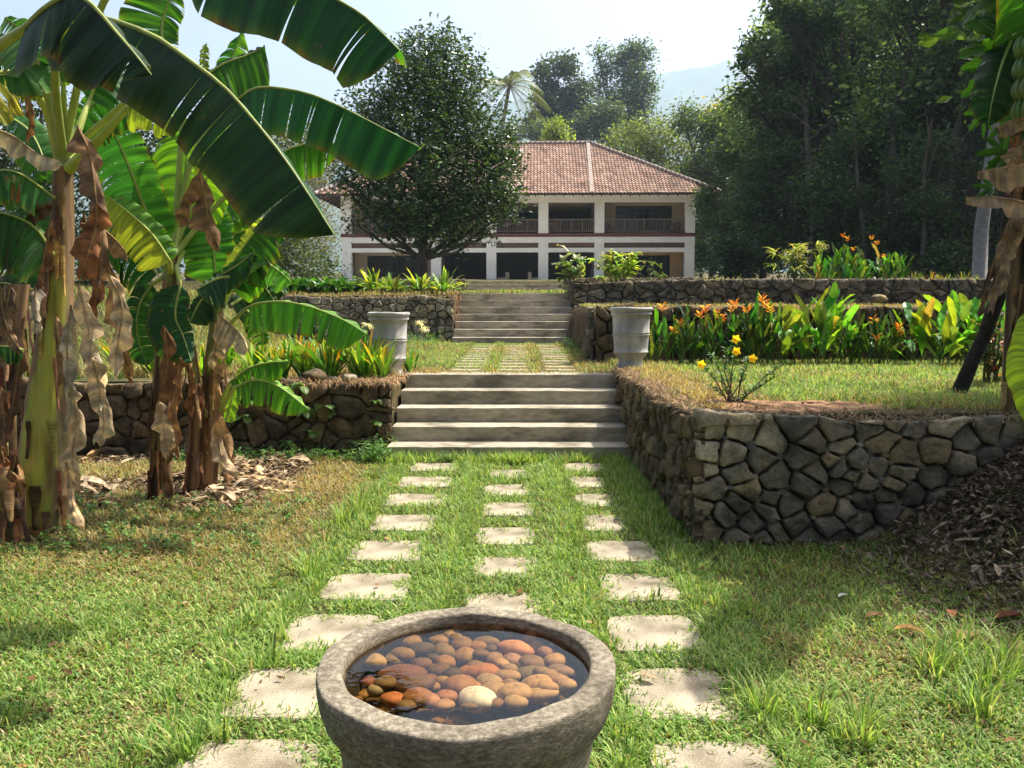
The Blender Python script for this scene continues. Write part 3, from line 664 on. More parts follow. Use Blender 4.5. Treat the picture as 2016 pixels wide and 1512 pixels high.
for r, z in prof:
    for j in range(k):
        a = 2*math.pi*j/k; wv = 1+.004*math.sin(a*3+1)+.003*math.sin(a*7)+.002*math.sin(a*17+z*30); rr = r*wv
        V.append((BX+rr*math.cos(a), BY+rr*math.sin(a), z+(.0025*math.sin(a*5)+.0015*math.sin(a*13) if z > .5 else 0)))
b.quadgrid(V, len(prof), k, closed=True); b.build('basin_body', MAT['basin'], bas, smooth=True)
b = MB(); b.lathe([(.285, .635), (.283, .56), (.27, .52), (.22, .50), (0, .498)], 96, (BX, BY, BZ-.665)); MAT['wet'] = noisemat('wet_stone', [(.3, (.02, .014, .007)), (.7, (.06, .04, .02))], 20, 6, .5, .3)
b.build('inner_bowl', MAT['wet'], bas, smooth=True)
# water: a real sheet; light passes it and the sky mirrors in it by its Fresnel share
m, t, bb, o = nodes('still_water'); L = t.links.new
fr = nd(t, 'ShaderNodeFresnel'); fr.inputs[0].default_value = 1.43
tr_ = nd(t, 'ShaderNodeBsdfTransparent'); tr_.inputs[0].default_value = (.93, .86, .72, 1)
gl = nd(t, 'ShaderNodeBsdfGlossy'); gl.inputs['Roughness'].default_value = .015
nz = nd(t, 'ShaderNodeTexNoise', i_Scale=14, i_Detail=2); bp = nd(t, 'ShaderNodeBump', i_Strength=.06, i_Distance=.01); L(nz.outputs[0], bp.inputs['Height'])
L(bp.outputs[0], gl.inputs['Normal'])
mx = nd(t, 'ShaderNodeMixShader'); L(fr.outputs[0], mx.inputs[0]); L(tr_.outputs[0], mx.inputs[1]); L(gl.outputs[0], mx.inputs[2]); L(mx.outputs[0], o.inputs[0]); MAT['water'] = m
b = MB(); kk = 96; WZ = BZ-.022
b.add([(BX+.2835*math.cos(2*math.pi*j/kk), BY+.2835*math.sin(2*math.pi*j/kk), WZ) for j in range(kk)], [tuple(range(kk))])
o = b.build('water', MAT['water'], None, local=(BX, BY, WZ)); tag(o, 'still clear water in the stone basin reflecting pale sky', 'water', kind='stuff')
# pebbles, read off the photograph: centre, half width, half height (zoomed pixels), angle, colour, words
PB = [(1050,270,92,33,0,'#c8813f','large orange oval'),(1188,275,50,30,0,'#b98a4e','ochre round'),(1272,287,36,28,0,'#a9805f','small tan'),(903,285,50,27,0,'#a58b68','pale tan'),(948,307,40,20,10,'#8d7350','brown small'),
(675,330,66,33,10,'#8f7038','olive brown'),(850,322,72,27,8,'#b58e4c','golden oval'),(1120,330,74,27,4,'#7b6748','dark olive oval'),(742,372,68,42,-8,'#6d5843','dark brown'),(978,345,64,40,-20,'#8c6c3e','brown broad'),
(1068,357,52,28,8,'#c08c50','light orange'),(1150,372,36,22,0,'#6e5638','dark small'),(1290,365,104,38,18,'#bd8468','long salmon pink'),(1385,308,58,24,0,'#a8846f','dull pinkish'),(1424,348,60,30,-8,'#b08a74','pink oval'),
(1470,392,52,28,5,'#a0796a','mauve'),(630,400,64,32,12,'#9c7a42','mustard brown'),(870,383,64,40,10,'#7f6b45','olive broad'),(1000,412,74,48,8,'#a17d45','yellowish brown broad'),(1090,402,46,24,0,'#8a6a44','plain brown'),
(805,425,38,27,0,'#6b5b3e','dark olive small'),(470,445,68,34,-8,'#b39d7c','pale beige'),(588,430,60,28,6,'#a8935e','khaki'),(745,458,54,42,25,'#7d5a42','reddish brown'),(880,447,54,29,4,'#a97a45','amber cupped'),
(1160,425,52,34,0,'#a58069','rosy tan'),(1270,435,55,34,8,'#9b7c70','dusky'),(1385,452,72,36,3,'#a78468','warm tan'),(1520,438,62,32,5,'#ba9a78','cream tan'),(1210,458,46,25,15,'#b09070','sandy'),
(625,517,140,40,7,'#855538','long rust red'),(845,497,62,40,20,'#70502f','deep brown'),(1055,470,46,22,-10,'#8b7244','olive oval'),(1095,500,128,36,-6,'#bf7a46','bright orange red long'),(1255,485,42,24,0,'#a8906d','greyish beige'),
(1365,512,70,32,3,'#9f917c','grey beige oval'),(1440,502,42,24,15,'#b0977b','light sandy'),(1560,500,76,28,5,'#a2867d','mauve grey long'),(925,515,50,32,0,'#635134','murky brown'),(790,545,40,24,0,'#8a5f3d','chestnut'),
(1245,527,64,27,4,'#c9a888','peach beige'),(1140,562,76,36,6,'#b5a185','stone beige'),(700,575,100,36,-4,'#80603f','brown long'),(525,570,60,28,10,'#8e7550','drab'),(430,565,40,36,-30,'#a5654a','brick red'),
(865,557,36,25,0,'#ad8648','golden small'),(965,580,88,44,8,'#a57748','caramel large'),(1055,590,36,30,20,'#a8835a','caramel small'),(1410,570,76,36,-14,'#b39470','sandy long'),(1535,550,58,28,0,'#ad8a66','tan oval'),
(1255,590,54,36,8,'#a88a6a','warm grey'),(475,610,46,28,0,'#a3987c','greenish grey'),(1155,610,70,38,4,'#aa9173','plain beige'),(1285,625,82,40,0,'#b09474','broad beige'),(1470,590,60,26,4,'#b6966f','light ochre'),
(575,662,62,26,8,'#b06a3d','terracotta'),(715,650,84,34,14,'#9a6a42','brown orange'),(795,672,52,34,20,'#b08060','pale terracotta'),(885,650,54,28,14,'#a5705a','pink brown'),(1065,655,97,44,6,'#cbbfa2','white oval'),
(810,590,36,24,0,'#a5824c','mustard small'),(1440,632,84,28,-8,'#b29a78','grey tan long'),(1180,688,36,22,0,'#b08a66','tan small'),(1290,680,58,26,-4,'#b9a080','light grey tan'),(870,700,52,22,3,'#a68467','dun'),(1030,706,52,16,0,'#a68a6c','greyish brown'),(1590,580,50,30,-20,'#b39a7c','pale sandy'),(650,700,50,20,6,'#9c8258','olive tan'),(1490,520,44,22,0,'#a3866c','tawny'),(1330,470,40,20,0,'#a18068','fawn')]
MAT['pebble'] = noisemat('river_pebble', [(.3, (.55, .5, .45)), (.5, (.95, .9, .85)), (.7, (1.2, 1.15, 1.05))], 45, 6, .7, .25, 120, col=True, spec=.15, bdist=.002)
for i, (cx, cyy, a, h, an, c, wd) in enumerate(PB):
    px, py = 580+cx/2.965, 1150+cyy/2.965
    dz = random.choice([.048, .052, .058])
    q = G(px, py, BZ-dz); hw = a/2.965/1600*2.28
    hy = min(hw*.92, max(hw*.46, h/2.965/1600*2.28*1.75)); hz = min(hy, hw)*.68
    b = MB(); nu, nv = 14, 20; V = []; sd = R(0, 99)
    for u in range(nu+1):
        th = math.pi*u/nu
        for v in range(nv):
            ph = 2*math.pi*v/nv; x, y, z = math.sin(th)*math.cos(ph), math.sin(th)*math.sin(ph), math.cos(th)
            e_ = 1+.10*mnoise.noise(Vector((x*1.1+sd, y*1.1, z)))+.05*math.sin(ph*2+sd)
            V.append((x*hw*e_, y*hy*e_, z*hz*e_))
    A = Matrix.Rotation(math.radians(-an), 3, 'Z') @ Matrix.Rotation(R(-.15, .15), 3, 'X') @ Matrix.Rotation(R(-.12, .12), 3, 'Y')
    V = [tuple(A@Vector(v)+q-Vector((0, 0, hz*.3))) for v in V]
    cc_ = tuple(v*R(.55, 1.1) for v in [1])[0]; cc_ = tuple(v*cc_ for v in hx(c)); b.quadgrid(V, nu+1, nv, tuple(v*q_ for v, q_ in zip(mixc(cc_, (sum(cc_)/3,)*3, .22), (.92, .82, .58))) if 'white' not in wd else (.62, .60, .50), closed=True)
    o = b.build('pebble', MAT['pebble'], None, smooth=True, local=q)
    ang = math.degrees(math.atan2(q.y-BY, q.x-BX)); rr = math.hypot(q.x-BX, q.y-BY)
    wh = 'near the middle of the basin' if rr < .09 else ['at the right', 'at the back right', 'at the back', 'at the back left', 'at the left', 'at the front left', 'at the front', 'at the front right'][int(round(ang/45)) % 8]+(' edge' if rr > .2 else ' part')+' of the basin'
    tag(o, f'{wd} pebble under water {wh}', 'pebble', 'river pebbles in the stone basin')
# hidden lower layer of pebbles closing the gaps
b = MB()
for _ in range(260):
    a = R(0, 6.283); rr = .265*math.sqrt(R(0, 1)); x, y = BX+rr*math.cos(a), BY+rr*math.sin(a); s_ = R(.012, .026); V = []
    q = mixc(hx('#4a3218'), hx('#7a5a2c'), R(0, 1)); nu, nv = 7, 10; ro = R(0, 3)
    for u in range(nu+1):
        for v in range(nv):
            th = math.pi*u/nu; ph = 2*math.pi*v/nv; lx, ly = math.sin(th)*math.cos(ph)*s_*1.4, math.sin(th)*math.sin(ph)*s_
            V.append((x+lx*math.cos(ro)-ly*math.sin(ro), y+lx*math.sin(ro)+ly*math.cos(ro), BZ-.108+math.cos(th)*s_*.7))
    b.quadgrid(V, nu+1, nv, q, closed=True)
o = b.build('pebble_bed', MAT['pebble'], None, smooth=True, local=(BX, BY, .5)); tag(o, 'lower bed of small brown pebbles under the others', 'pebbles', kind='stuff')

# ================================================================ tall urns
def urn(px, pyr, D, label, wpx=84, rz=0):
    zt = Z(pyr, D); x = X(px, D); zb = gz1(x if x > 0 else SL-.2, D)-.01; H = zt-zb; rr = wpx/2/1600*D
    t = root('urn', (x, D, zb), label, 'urn', 'tall grey urns flanking the path')
    s = rr; pf = [(.0, .0), (.60*s, 0), (.66*s, .005), (.665*s, .02), (.60*s, .05), (.55*s, .09), (.56*s, .115), (.67*s, .15), (.76*s, .19)]
    pf = [(r, z) for r, z in pf]+[(.80*s, .196), (.80*s, .208), (.765*s, .214), (.775*s, .26), (.795*s, .33), (.81*s, H*.53), (.815*s, H*.545), (.85*s, H*.552), (.85*s, H*.565), (.82*s, H*.572), (.82*s, H*.58), (.85*s, H*.587), (.85*s, H*.60), (.825*s, H*.608), (.85*s, H*.8), (.875*s, H*.87), (.93*s, H*.878), (.945*s, H*.892), (.935*s, H*.908), (.89*s, H*.915), (.93*s, H*.935), (.985*s, H*.95), (1.0*s, H*.967), (.99*s, H*.985), (.95*s, H*.997), (.90*s, H), (.84*s, H*.985), (.80*s, H*.9), (.75*s, H*.55), (.6*s, H*.4), (0, H*.36)]
    k = 72; V = []
    for r, z in pf:
        for j in range(k):
            a = 2*math.pi*j/k; wv = 1+.006*math.sin(a*2+rz)+.004*math.sin(a*5+z*9)
            V.append((x+r*wv*math.cos(a), D+r*wv*math.sin(a), zb+z+.003*math.sin(a*3+rz)*(z > .3)))
    cut = 25-1
    b = MB(); b.quadgrid(V, len(pf), k, closed=True); b.build('urn_body', MAT['urn'], t, smooth=True)
    b = MB(); b.lathe([(.785*s, H*.86), (.5*s, H*.87), (0, H*.872)], 40, (x, D, zb)); b.build('soil', MAT['dirt'], t)
    return t
urn(765, 614.5, 9.25, 'tall grey urn on the left, among strap leaved lilies')
urn(1243, 605, 9.45, 'tall grey urn on the right, beside the stacked stone wall end', rz=2, wpx=85)
# ================================================================ grass, litter
SL_A = np.array(SLABS)
HEAP = lambda x, y: ss(2.0, 3.5, x)*ss(3.2, 4.7, y)
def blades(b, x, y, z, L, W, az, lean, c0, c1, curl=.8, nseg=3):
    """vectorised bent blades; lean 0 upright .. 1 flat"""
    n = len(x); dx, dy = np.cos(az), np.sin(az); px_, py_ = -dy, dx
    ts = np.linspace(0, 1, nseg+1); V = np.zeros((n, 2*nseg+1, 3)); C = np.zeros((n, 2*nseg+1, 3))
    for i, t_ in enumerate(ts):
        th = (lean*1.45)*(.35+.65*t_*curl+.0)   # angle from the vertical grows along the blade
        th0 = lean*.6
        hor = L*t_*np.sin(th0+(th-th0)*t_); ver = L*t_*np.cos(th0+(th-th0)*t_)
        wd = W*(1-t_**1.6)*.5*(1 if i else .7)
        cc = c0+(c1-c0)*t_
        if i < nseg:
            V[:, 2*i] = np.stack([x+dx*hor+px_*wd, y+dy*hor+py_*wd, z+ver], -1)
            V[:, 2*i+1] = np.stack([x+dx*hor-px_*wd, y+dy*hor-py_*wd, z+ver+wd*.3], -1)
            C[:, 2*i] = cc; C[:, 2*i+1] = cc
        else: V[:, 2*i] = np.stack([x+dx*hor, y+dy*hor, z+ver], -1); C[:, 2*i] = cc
    k = 2*nseg+1; base = (np.arange(n)*k)[:, None]
    q = np.concatenate([base+np.array([[2*i, 2*i+1, 2*i+3, 2*i+2]]) for i in range(nseg-1)])
    tr3 = base+np.array([[2*nseg-2, 2*nseg-1, 2*nseg]])
    V = V.reshape(-1, 3); C = C.reshape(-1, 3)
    b.v.append(V); b.c.append(C); b.uv.append(np.zeros((len(V), 2))); b.f.append((q+b.n, 0)); b.f.append((tr3+b.n, 0)); b.n += len(V)
def inslab(x, y, m=0.0):
    r = np.zeros(len(x), bool); x = x+.05*n2(x, y, 11, 3)+.02*n2(x, y, 31, 1); y = y+.05*n2(x, y, 12, 7)+.02*n2(x, y, 29, 2)
    for a, c, d, e_ in SL_A: r |= (x > a+m) & (x < c-m) & (y > d+m) & (y < e_-m)
    return r
def nearslab(x, y, m): return inslab(x, y, -m)
GRN = [hx('#7aa446'), hx('#8cb356'), hx('#668d3c'), hx('#a6bf68'), hx('#bdcd7c')]
DRY = [hx('#b7a468'), hx('#a5935a'), hx('#cdb98a'), hx('#94824e')]
def palette(n, dry, bright):
    g = np.array(GRN)[RNG.integers(0, 5, n)]; d = np.array(DRY)[RNG.integers(0, 4, n)]
    m_ = (RNG.random(n) < dry)[:, None]; c = np.where(m_, d, g); return c*(RNG.uniform(.65, 1.2, n)*bright)[:, None]
gb = MB()
def lawn(x0, x1, y0, y1, dens, L=(.03, .07), W=(.004, .008), dryf=None, lean=(.45, 1.0), bright=1.0, keep=None, target=None, slabs=True):
    n = int((x1-x0)*(y1-y0)*dens); x = RNG.uniform(x0, x1, n); y = RNG.uniform(y0, y1, n)
    # clumpy: blades gather round tuft centres
    cl = n2(x, y, 9)+.5*n2(x, y, 23, 4); k = RNG.random(n) < np.clip(.75+cl*.5, .12, 1)
    k &= np.abs(x) < .70*y+.6
    if slabs: k &= ~inslab(x, y, .035) | (RNG.random(n) < np.where(inslab(x, y, .09), .006, .2))
    if keep is not None: k &= keep(x, y)
    x, y = x[k], y[k]; n = len(x)
    if not n: return
    dry = np.clip(dryf(x, y), 0, 1) if dryf else np.full(n, .12)
    ed = nearslab(x, y, .10) if slabs else np.zeros(n, bool)
    Ls = RNG.uniform(L[0], L[1], n)*(1+.45*np.clip(n2(x, y, 2.3, 8), -.6, 1))*np.where(ed, 1.1, 1)
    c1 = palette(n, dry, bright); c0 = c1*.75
    blades(target or gb, x, y, gz(x, y)-.003, Ls, RNG.uniform(W[0], W[1], n), RNG.uniform(0, 2*np.pi, n), RNG.uniform(lean[0], lean[1], n)*np.where(dry > .5, 1, .95), c0, c1)
def dry_low(x, y):
    d = .10+.72*ss(4.1, 5.1, y+.7*n2(x, y, .9, 2))*ss(-.9, -1.6, x)+.5*ss(-.1, .4, n2(x, y, 1.1, 5))*(x > 1.0)*(y < 3.6)+.12*ss(.25, .5, n2(x, y, 1.7))
    return d*(1-.75*((x > -1.2) & (x < 1.1)))
heap_out = lambda x, y: RNG.random(len(x)) > ss(.02, .16, HEAP(x, y)+.03*n2(x, y, 5))*.97
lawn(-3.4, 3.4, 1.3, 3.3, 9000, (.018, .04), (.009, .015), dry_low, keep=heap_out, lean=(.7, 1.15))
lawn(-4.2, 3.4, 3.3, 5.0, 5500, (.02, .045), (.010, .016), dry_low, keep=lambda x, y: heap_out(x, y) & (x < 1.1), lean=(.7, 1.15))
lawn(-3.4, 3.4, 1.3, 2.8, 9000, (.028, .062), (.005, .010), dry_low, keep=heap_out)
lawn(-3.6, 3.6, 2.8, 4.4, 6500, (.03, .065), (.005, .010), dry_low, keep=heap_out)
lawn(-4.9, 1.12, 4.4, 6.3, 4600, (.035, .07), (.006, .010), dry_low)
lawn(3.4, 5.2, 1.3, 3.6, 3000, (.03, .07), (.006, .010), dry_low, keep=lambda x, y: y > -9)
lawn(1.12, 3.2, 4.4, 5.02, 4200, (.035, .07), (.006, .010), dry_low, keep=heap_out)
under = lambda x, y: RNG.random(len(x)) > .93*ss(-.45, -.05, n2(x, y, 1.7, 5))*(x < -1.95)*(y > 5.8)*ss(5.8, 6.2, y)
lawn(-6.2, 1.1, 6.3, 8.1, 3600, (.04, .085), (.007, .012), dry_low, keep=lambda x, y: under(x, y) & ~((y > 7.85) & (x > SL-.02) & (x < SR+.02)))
# taller tufts along the sides of the slab columns and below the first step
def tufts(pts, n, Lr, spread, bright=1.0, dry=.04, target=None, W=(.006, .011)):
    for (x, y) in pts:
        k = n+random.randint(-n//3, n//3); xx = RNG.normal(x, spread, k); yy = RNG.normal(y, spread, k)
        sel = ~inslab(xx, yy, .03); xx, yy = xx[sel], yy[sel]; k = len(xx)
        if not k: continue
        c = palette(k, np.full(k, dry), bright); az = np.arctan2(yy-y, xx-x)+RNG.normal(0, .6, k)
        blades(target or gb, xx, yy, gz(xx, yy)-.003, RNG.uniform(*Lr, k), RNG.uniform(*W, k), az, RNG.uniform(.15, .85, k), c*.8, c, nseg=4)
tp_ = []
for y in np.arange(1.6, 7.8, .11):
    wob = float(n2(y, 0, 1.5))*.03
    for x in (-.42, -.36, .30, .36): tp_.append((x+R(-.05, .05)+wob, y+R(-.05, .05)))
    tp_.append((.92+R(-.05, .06)+wob, y)); tp_.append((-1.10+R(-.08, .04)+wob-(.1 if y < 3.4 else 0), y))
    if random.random() < .5: tp_.append((-1.22+R(-.12, .04), y))
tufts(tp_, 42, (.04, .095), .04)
tufts([(R(SL, SR), R(7.66, 7.83)) for _ in range(60)], 50, (.07, .17), .04)
tufts([(R(.8, 1.1), R(5.1, 7.9)) for _ in range(90)], 45, (.05, .12), .05)
tufts([(R(-3, 3.3), R(1.5, 4.3)) for _ in range(60)], 36, (.05, .11), .04)
tufts([G(px+R(-18, 18), py+R(-18, 18), 0)[:2] for px, py in [(1900, 1290), (1840, 1330), (1960, 1350), (1600, 1420), (1690, 1450), (1500, 1400), (380, 1500), (430, 1470), (560, 1250), (520, 1330), (1920, 1400), (1985, 1310), (700, 1000), (680, 1040), (620, 1130)] for _ in range(4)], 22, (.09, .2), .03)
o = gb.build('grass', MAT['grass']); tag(o, 'green and drying grass of the lower lawn between the slabs', 'grass', kind='stuff')
gb = MB()
# upper terraces
dr1 = lambda x, y: .25+.5*ss(-.2, .5, n2(x, y, .9, 3))+.5*ss(10.2, 9.3, y)
incol = lambda x: (np.abs(x+.63) < .2) | (np.abs(x+.06) < .2) | (np.abs(x-.52) < .2)
lawn(SL-.0, SR+.2, 9.32, 15.8, 1700, (.04, .09), (.008, .014), dr1, bright=.95, lean=(.3, .9), keep=lambda x, y: ~incol(x))
lawn(SL-.0, SR+.2, 9.32, 15.8, 2600, (.018, .042), (.008, .014), dr1, bright=.95, lean=(.6, 1.1), keep=lambda x, y: incol(x))
lawn(-5.2, SL, 8.9, 16.2, 900, (.06, .14), (.009, .016), lambda x, y: dr1(x, y)+.1, slabs=False, lean=(.2, .8))
def soil_patch(x, y): return RNG.random(len(x)) > ss(.75, .35, np.hypot((x-2.0)/.95, (y-5.75)/.6))*.96
lawn(1.3, 7.0, 5.5, 7.6, 3300, (.03, .075), (.006, .012), lambda x, y: .22+.8*ss(2.2, 1.5, x)+.3*n2(x, y, 1.4), slabs=False, keep=soil_patch, bright=1.05, lean=(.3, .9))
lawn(1.25, 8.2, 7.6, 10.6, 1900, (.035, .085), (.008, .013), lambda x, y: .20+.8*ss(2.1, 1.5, x)+.25*n2(x, y, 1.4), slabs=False, bright=1.1, lean=(.3, .85))
drt = lambda x, y: np.full(len(x), .75)
lawn(1.1, 10.5, 11.0, 12.2, 900, (.04, .10), (.008, .014), drt, slabs=False, lean=(.2, .8))
lawn(1.1, 12.5, 17.5, 18.6, 700, (.06, .14), (.012, .02), lambda x, y: .7-.55*ss(3, 5, x), slabs=False, lean=(.2, .8), bright=1.15)
lawn(-9, SL, 16.35, 18.2, 600, (.05, .12), (.012, .02), lambda x, y: .85-.3*ss(-4, -7, x), slabs=False, lean=(.2, .8))
lawn(SL, SR, 18.1, 19.0, 600, (.05, .12), (.012, .02), lambda x, y: np.full(len(x), .35), slabs=False, lean=(.1, .7), bright=1.15)
lawn(-3.2, 9, 30.0, 31.0, 160, (.1, .22), (.02, .035), drt, slabs=False, lean=(.1, .6))
lawn(-2, 1.7, 29.8, 30.45, 500, (.08, .2), (.02, .03), lambda x, y: np.full(len(x), .3), slabs=False, lean=(.1, .6), bright=1.2)
lawn(-12, -4.3, 8.6, 16, 420, (.08, .22), (.012, .022), lambda x, y: np.full(len(x), .5), slabs=False, lean=(.1, .8), bright=.8)
o = gb.build('terrace_grass', MAT['grass']); tag(o, 'dry and yellow green grass growing over the upper terraces', 'grass', kind='stuff')
b = MB(); V = []; nu, nv = 26, 26
for i in range(nu+1):
    for j in range(nv):
        r = i/nu; a = 2*math.pi*j/nv; rr = r*(1+.18*math.sin(a*3+1)+.1*math.sin(a*7)); x, y = 2.0+rr*.85*math.cos(a), 5.78+rr*.42*math.sin(a)
        V.append((x, y, gz1(x, y)+.012*(1-r)+.006+.012*mnoise.noise(Vector((x*9, y*9, 0)))*(1-r)-.008*(r > .9)))
b.quadgrid(V, nu+1, nv, closed=True); MAT['redsoil'] = noisemat('red_soil', [(.3, (.20, .10, .05)), (.7, (.42, .25, .14))], 14, 8, 1, .8, 50)
o = b.build('bare_soil', MAT['redsoil'], smooth=True); tag(o, 'patch of bare reddish soil at the wall corner under the yellow flowered shrub', 'soil', kind='stuff')
# bits of dead root and straw hanging over the rims of the walls
b = MB()
def straw(n, fx, fy, fz, L=(.04, .14), down=.6, out=(0, -1), cols=((.20, .13, .07), (.42, .30, .17))):
    for _ in range(n):
        p = Vector((fx(), fy(), 0)); p.z = fz(p); L_ = R(*L); d = Vector((R(-1, 1), R(-1, 1), R(-.2, .5))); d += Vector((out[0], out[1], 0))*R(0, 1.2); d.normalize()
        m_ = p+d*L_*.5; q = m_+(d+Vector((0, 0, -down*R(.5, 2)))).normalized()*L_*.5; w_ = R(.002, .006); s_ = Vector((-d.y, d.x, 0))*w_
        b.add([p+s_, p-s_, m_-s_, m_+s_, q], [(0, 1, 2, 3), (3, 2, 4)], mixc(*cols, R(0, 1)))
straw(2600, lambda: R(1.12, 1.3), lambda: R(5.1, 9.4), lambda p: .80+R(-.02, .03), out=(-1, 0), down=1)
straw(2200, lambda: R(1.2, 4.5), lambda: R(5.06, 5.45), lambda p: .80+R(-.03, .02), cols=((.12, .09, .05), (.30, .22, .13)))
straw(1800, lambda: R(-3.5, SL+.02), lambda: R(8.12, 8.6), lambda p: .75+R(-.03, .02), down=1.2)
straw(1300, lambda: R(-2.2, SL+.05), lambda: R(8.1, 9.3), lambda p: .75+R(-.03, .02), down=1.2, cols=((.30, .17, .08), (.52, .36, .2)))
straw(2200, lambda: R(1.0, 9), lambda: R(10.66, 11.4), lambda p: 1.51+R(-.03, .03), down=.8, L=(.05, .16))
straw(1500, lambda: R(-6, SL), lambda: R(16.2, 16.8), lambda p: 1.75+R(-.02, .03), down=.6, L=(.05, .15), cols=((.3, .2, .1), (.5, .38, .22)))
straw(1200, lambda: R(1.15, 12), lambda: R(17.2, 17.7), lambda p: 2.1+R(-.04, .06), down=.6, L=(.06, .16))
straw(700, lambda: SL+R(-.06, .05), lambda: R(16.3, 18.2), lambda p: R(.9, 1.8), down=2, cols=((.35, .19, .1), (.5, .3, .17)))
o = b.build('dead_roots', MAT['root']); tag(o, 'dry brown roots and straw fringing the wall tops', 'dead roots', kind='stuff')
# leaf litter: heap at the right, banana litter at the left
def litter(n, posf, size, cols, name, label, flat=.5, wr=(.16, .42)):
    b = MB()
    for _ in range(n):
        x, y = posf(); z = gz1(x, y)+R(.0, .035); s_ = R(*size); a = R(0, 6.28); w_ = s_*R(*wr)
        ax = Vector((math.cos(a), math.sin(a), R(-flat, flat))).normalized(); sd_ = Vector((-ax.y, ax.x, R(-flat, flat))).normalized(); up = ax.cross(sd_)
        p = Vector((x, y, z)); c = mixc(random.choice(cols), random.choice(cols), R(0, .6)); q = R(.6, 1.15); c = tuple(v*q for v in c)
        cu = R(-.25, .25)*s_; V = []
        for t_ in (0, .25, .55, .8, 1):
            ww = w_*math.sin(math.pi*min(.97, t_*.9+.08)); cc = p+ax*(t_-.5)*s_+up*cu*(4*t_*(1-t_))+Vector((0, 0, .008))
            V += [cc-sd_*ww+up*ww*R(.1, .5), cc+up*R(-.003, .003), cc+sd_*ww+up*ww*R(.1, .5)]
        b.add(V, [(3*i+j, 3*i+j+1, 3*i+j+4, 3*i+j+3) for i in range(4) for j in (0, 1)], c, uv=[(i*.05, j*.2) for i in range(5) for j in range(3)])
    o = b.build(name, MAT['dry']); tag(o, label, 'leaf litter', kind='stuff')
def hp():
    while 1:
        x, y = R(1.6, 4.2), R(3.0, 5.05); h = float(HEAP(x, y))
        if random.random() < min(1, h*1.6+.10*(x > 1.9)*(y > 3.2)): return x, y
litter(900, hp, (.04, .13), [hx('#7d6b5a'), hx('#9c8b78'), hx('#5a4838'), hx('#b3a28c')], 'strip_leaves', 'longer curled grey leaves lying over the heap', .9, (.05, .16))
litter(15000, hp, (.012, .055), [hx('#75665a'), hx('#8f7f70'), hx('#5d4d3f'), hx('#a59583'), hx('#4c3d30')], 'leaf_heap', 'heap of grey brown dead leaves against the corner wall', .7, (.08, .34))
def lp():
    while 1:
        x, y = R(-5.2, -1.9), R(5.9, 8.0)
        if n2(x, y, 1.7, 5) > -.3+.35*random.random(): return x, y
litter(6500, lp, (.015, .09), [hx('#a58f74'), hx('#7d654c'), hx('#c0ab8e'), hx('#66503a'), hx('#4a3a2c')], 'leaf_litter', 'dry torn banana leaf litter on the ground behind the trunks', .6, (.06, .3))
litter(240, lp, (.12, .34), [hx('#b8a184'), hx('#8c745a'), hx('#cbb698')], 'torn_leaf_strips', 'long torn strips of banana leaf on the litter', .25, (.05, .2))
litter(420, lambda: (R(-3, 3), R(1.6, 7)), (.012, .05), [hx('#9a7a50'), hx('#c8b08a'), hx('#6f5136')], 'scattered_leaves', 'tiny dry leaf scraps scattered over the lower lawn', .4)
def loose(px, py, s_, a, c, label, dx=0):
    b = MB(); p = G(px, py, 0); p.z = gz1(p.x, p.y)+.035; V = []; ax = Vector((math.cos(a), math.sin(a), .08)); sd_ = Vector((-ax.y, ax.x, 0)); n = 9
    for i in range(n):
        t_ = i/(n-1); ww = s_*.26*math.sin(math.pi*min(.985, t_*.95+.03))**.8
        for j in (-1, -.5, 0, .5, 1): V.append(p+ax*(t_-.5)*s_+sd_*ww*j+Vector((0, 0, ww*.55*j*j+.03*s_*math.sin(t_*5+j))))
    b.quadgrid(V, n, 5, c, uv=[(i*.04, j*.25) for i in range(n) for j in range(5)]); o = b.build('dead_leaf', MAT['dry'], local=p, smooth=True); tag(o, label, 'dead leaf')
loose(1272, 1348, .09, -.5, hx('#cdb79a'), 'small pale dead leaf lying on the right paving slab')
loose(1722, 1225, .09, .2, hx('#8a6a4c'), 'curled brown leaf, left of the pair at the foot of the heap')
loose(1790, 1255, .12, -.5, hx('#a5804f'), 'long narrow orange brown dead leaf on the lawn edge')
loose(1872, 1222, .09, 1.2, hx('#8f5f42'), 'upturned rusty brown dead leaf near the right edge')
loose(1905, 1268, .14, .4, hx('#9a8260'), 'twisted khaki dead leaf below the rusty one')
loose(1985, 1235, .14, .1, hx('#6f4630'), 'dark reddish dead leaf at the right edge')
loose(1660, 1183, .06, .3, hx('#e6e2da'), 'tiny white leaf scrap in the shaded grass')
# ================================================================ trees
def leaves(b, Pt, size, wid, cols, up=.2, droop=.4, fold=.25, jit=.35):
    """Pt n x 3; leaf-sized folded quads with random directions"""
    n = len(Pt); d = RNG.normal(0, 1, (n, 3)); d[:, 2] = d[:, 2]*.5-droop+up; d /= np.linalg.norm(d, axis=1, keepdims=True)
    q = RNG.normal(0, 1, (n, 3)); s = np.cross(d, q); s /= np.linalg.norm(s, axis=1, keepdims=True)+1e-9; nn = np.cross(s, d)
    L = (size*RNG.uniform(.6, 1.3, n))[:, None]; W = L*wid*.5
    V = np.stack([Pt, Pt+d*L*.5+s*W+nn*L*fold*.3, Pt+d*L, Pt+d*L*.5-s*W+nn*L*fold*.3, ], 1)
    C = np.repeat(cols[:, None, :], 4, 1)
    F = (np.arange(n)*4)[:, None]; F = np.concatenate([F+np.array([[0, 1, 2]]), F+np.array([[0, 2, 3]])])
    b.add(V.reshape(-1, 3), F, C.reshape(-1, 3))
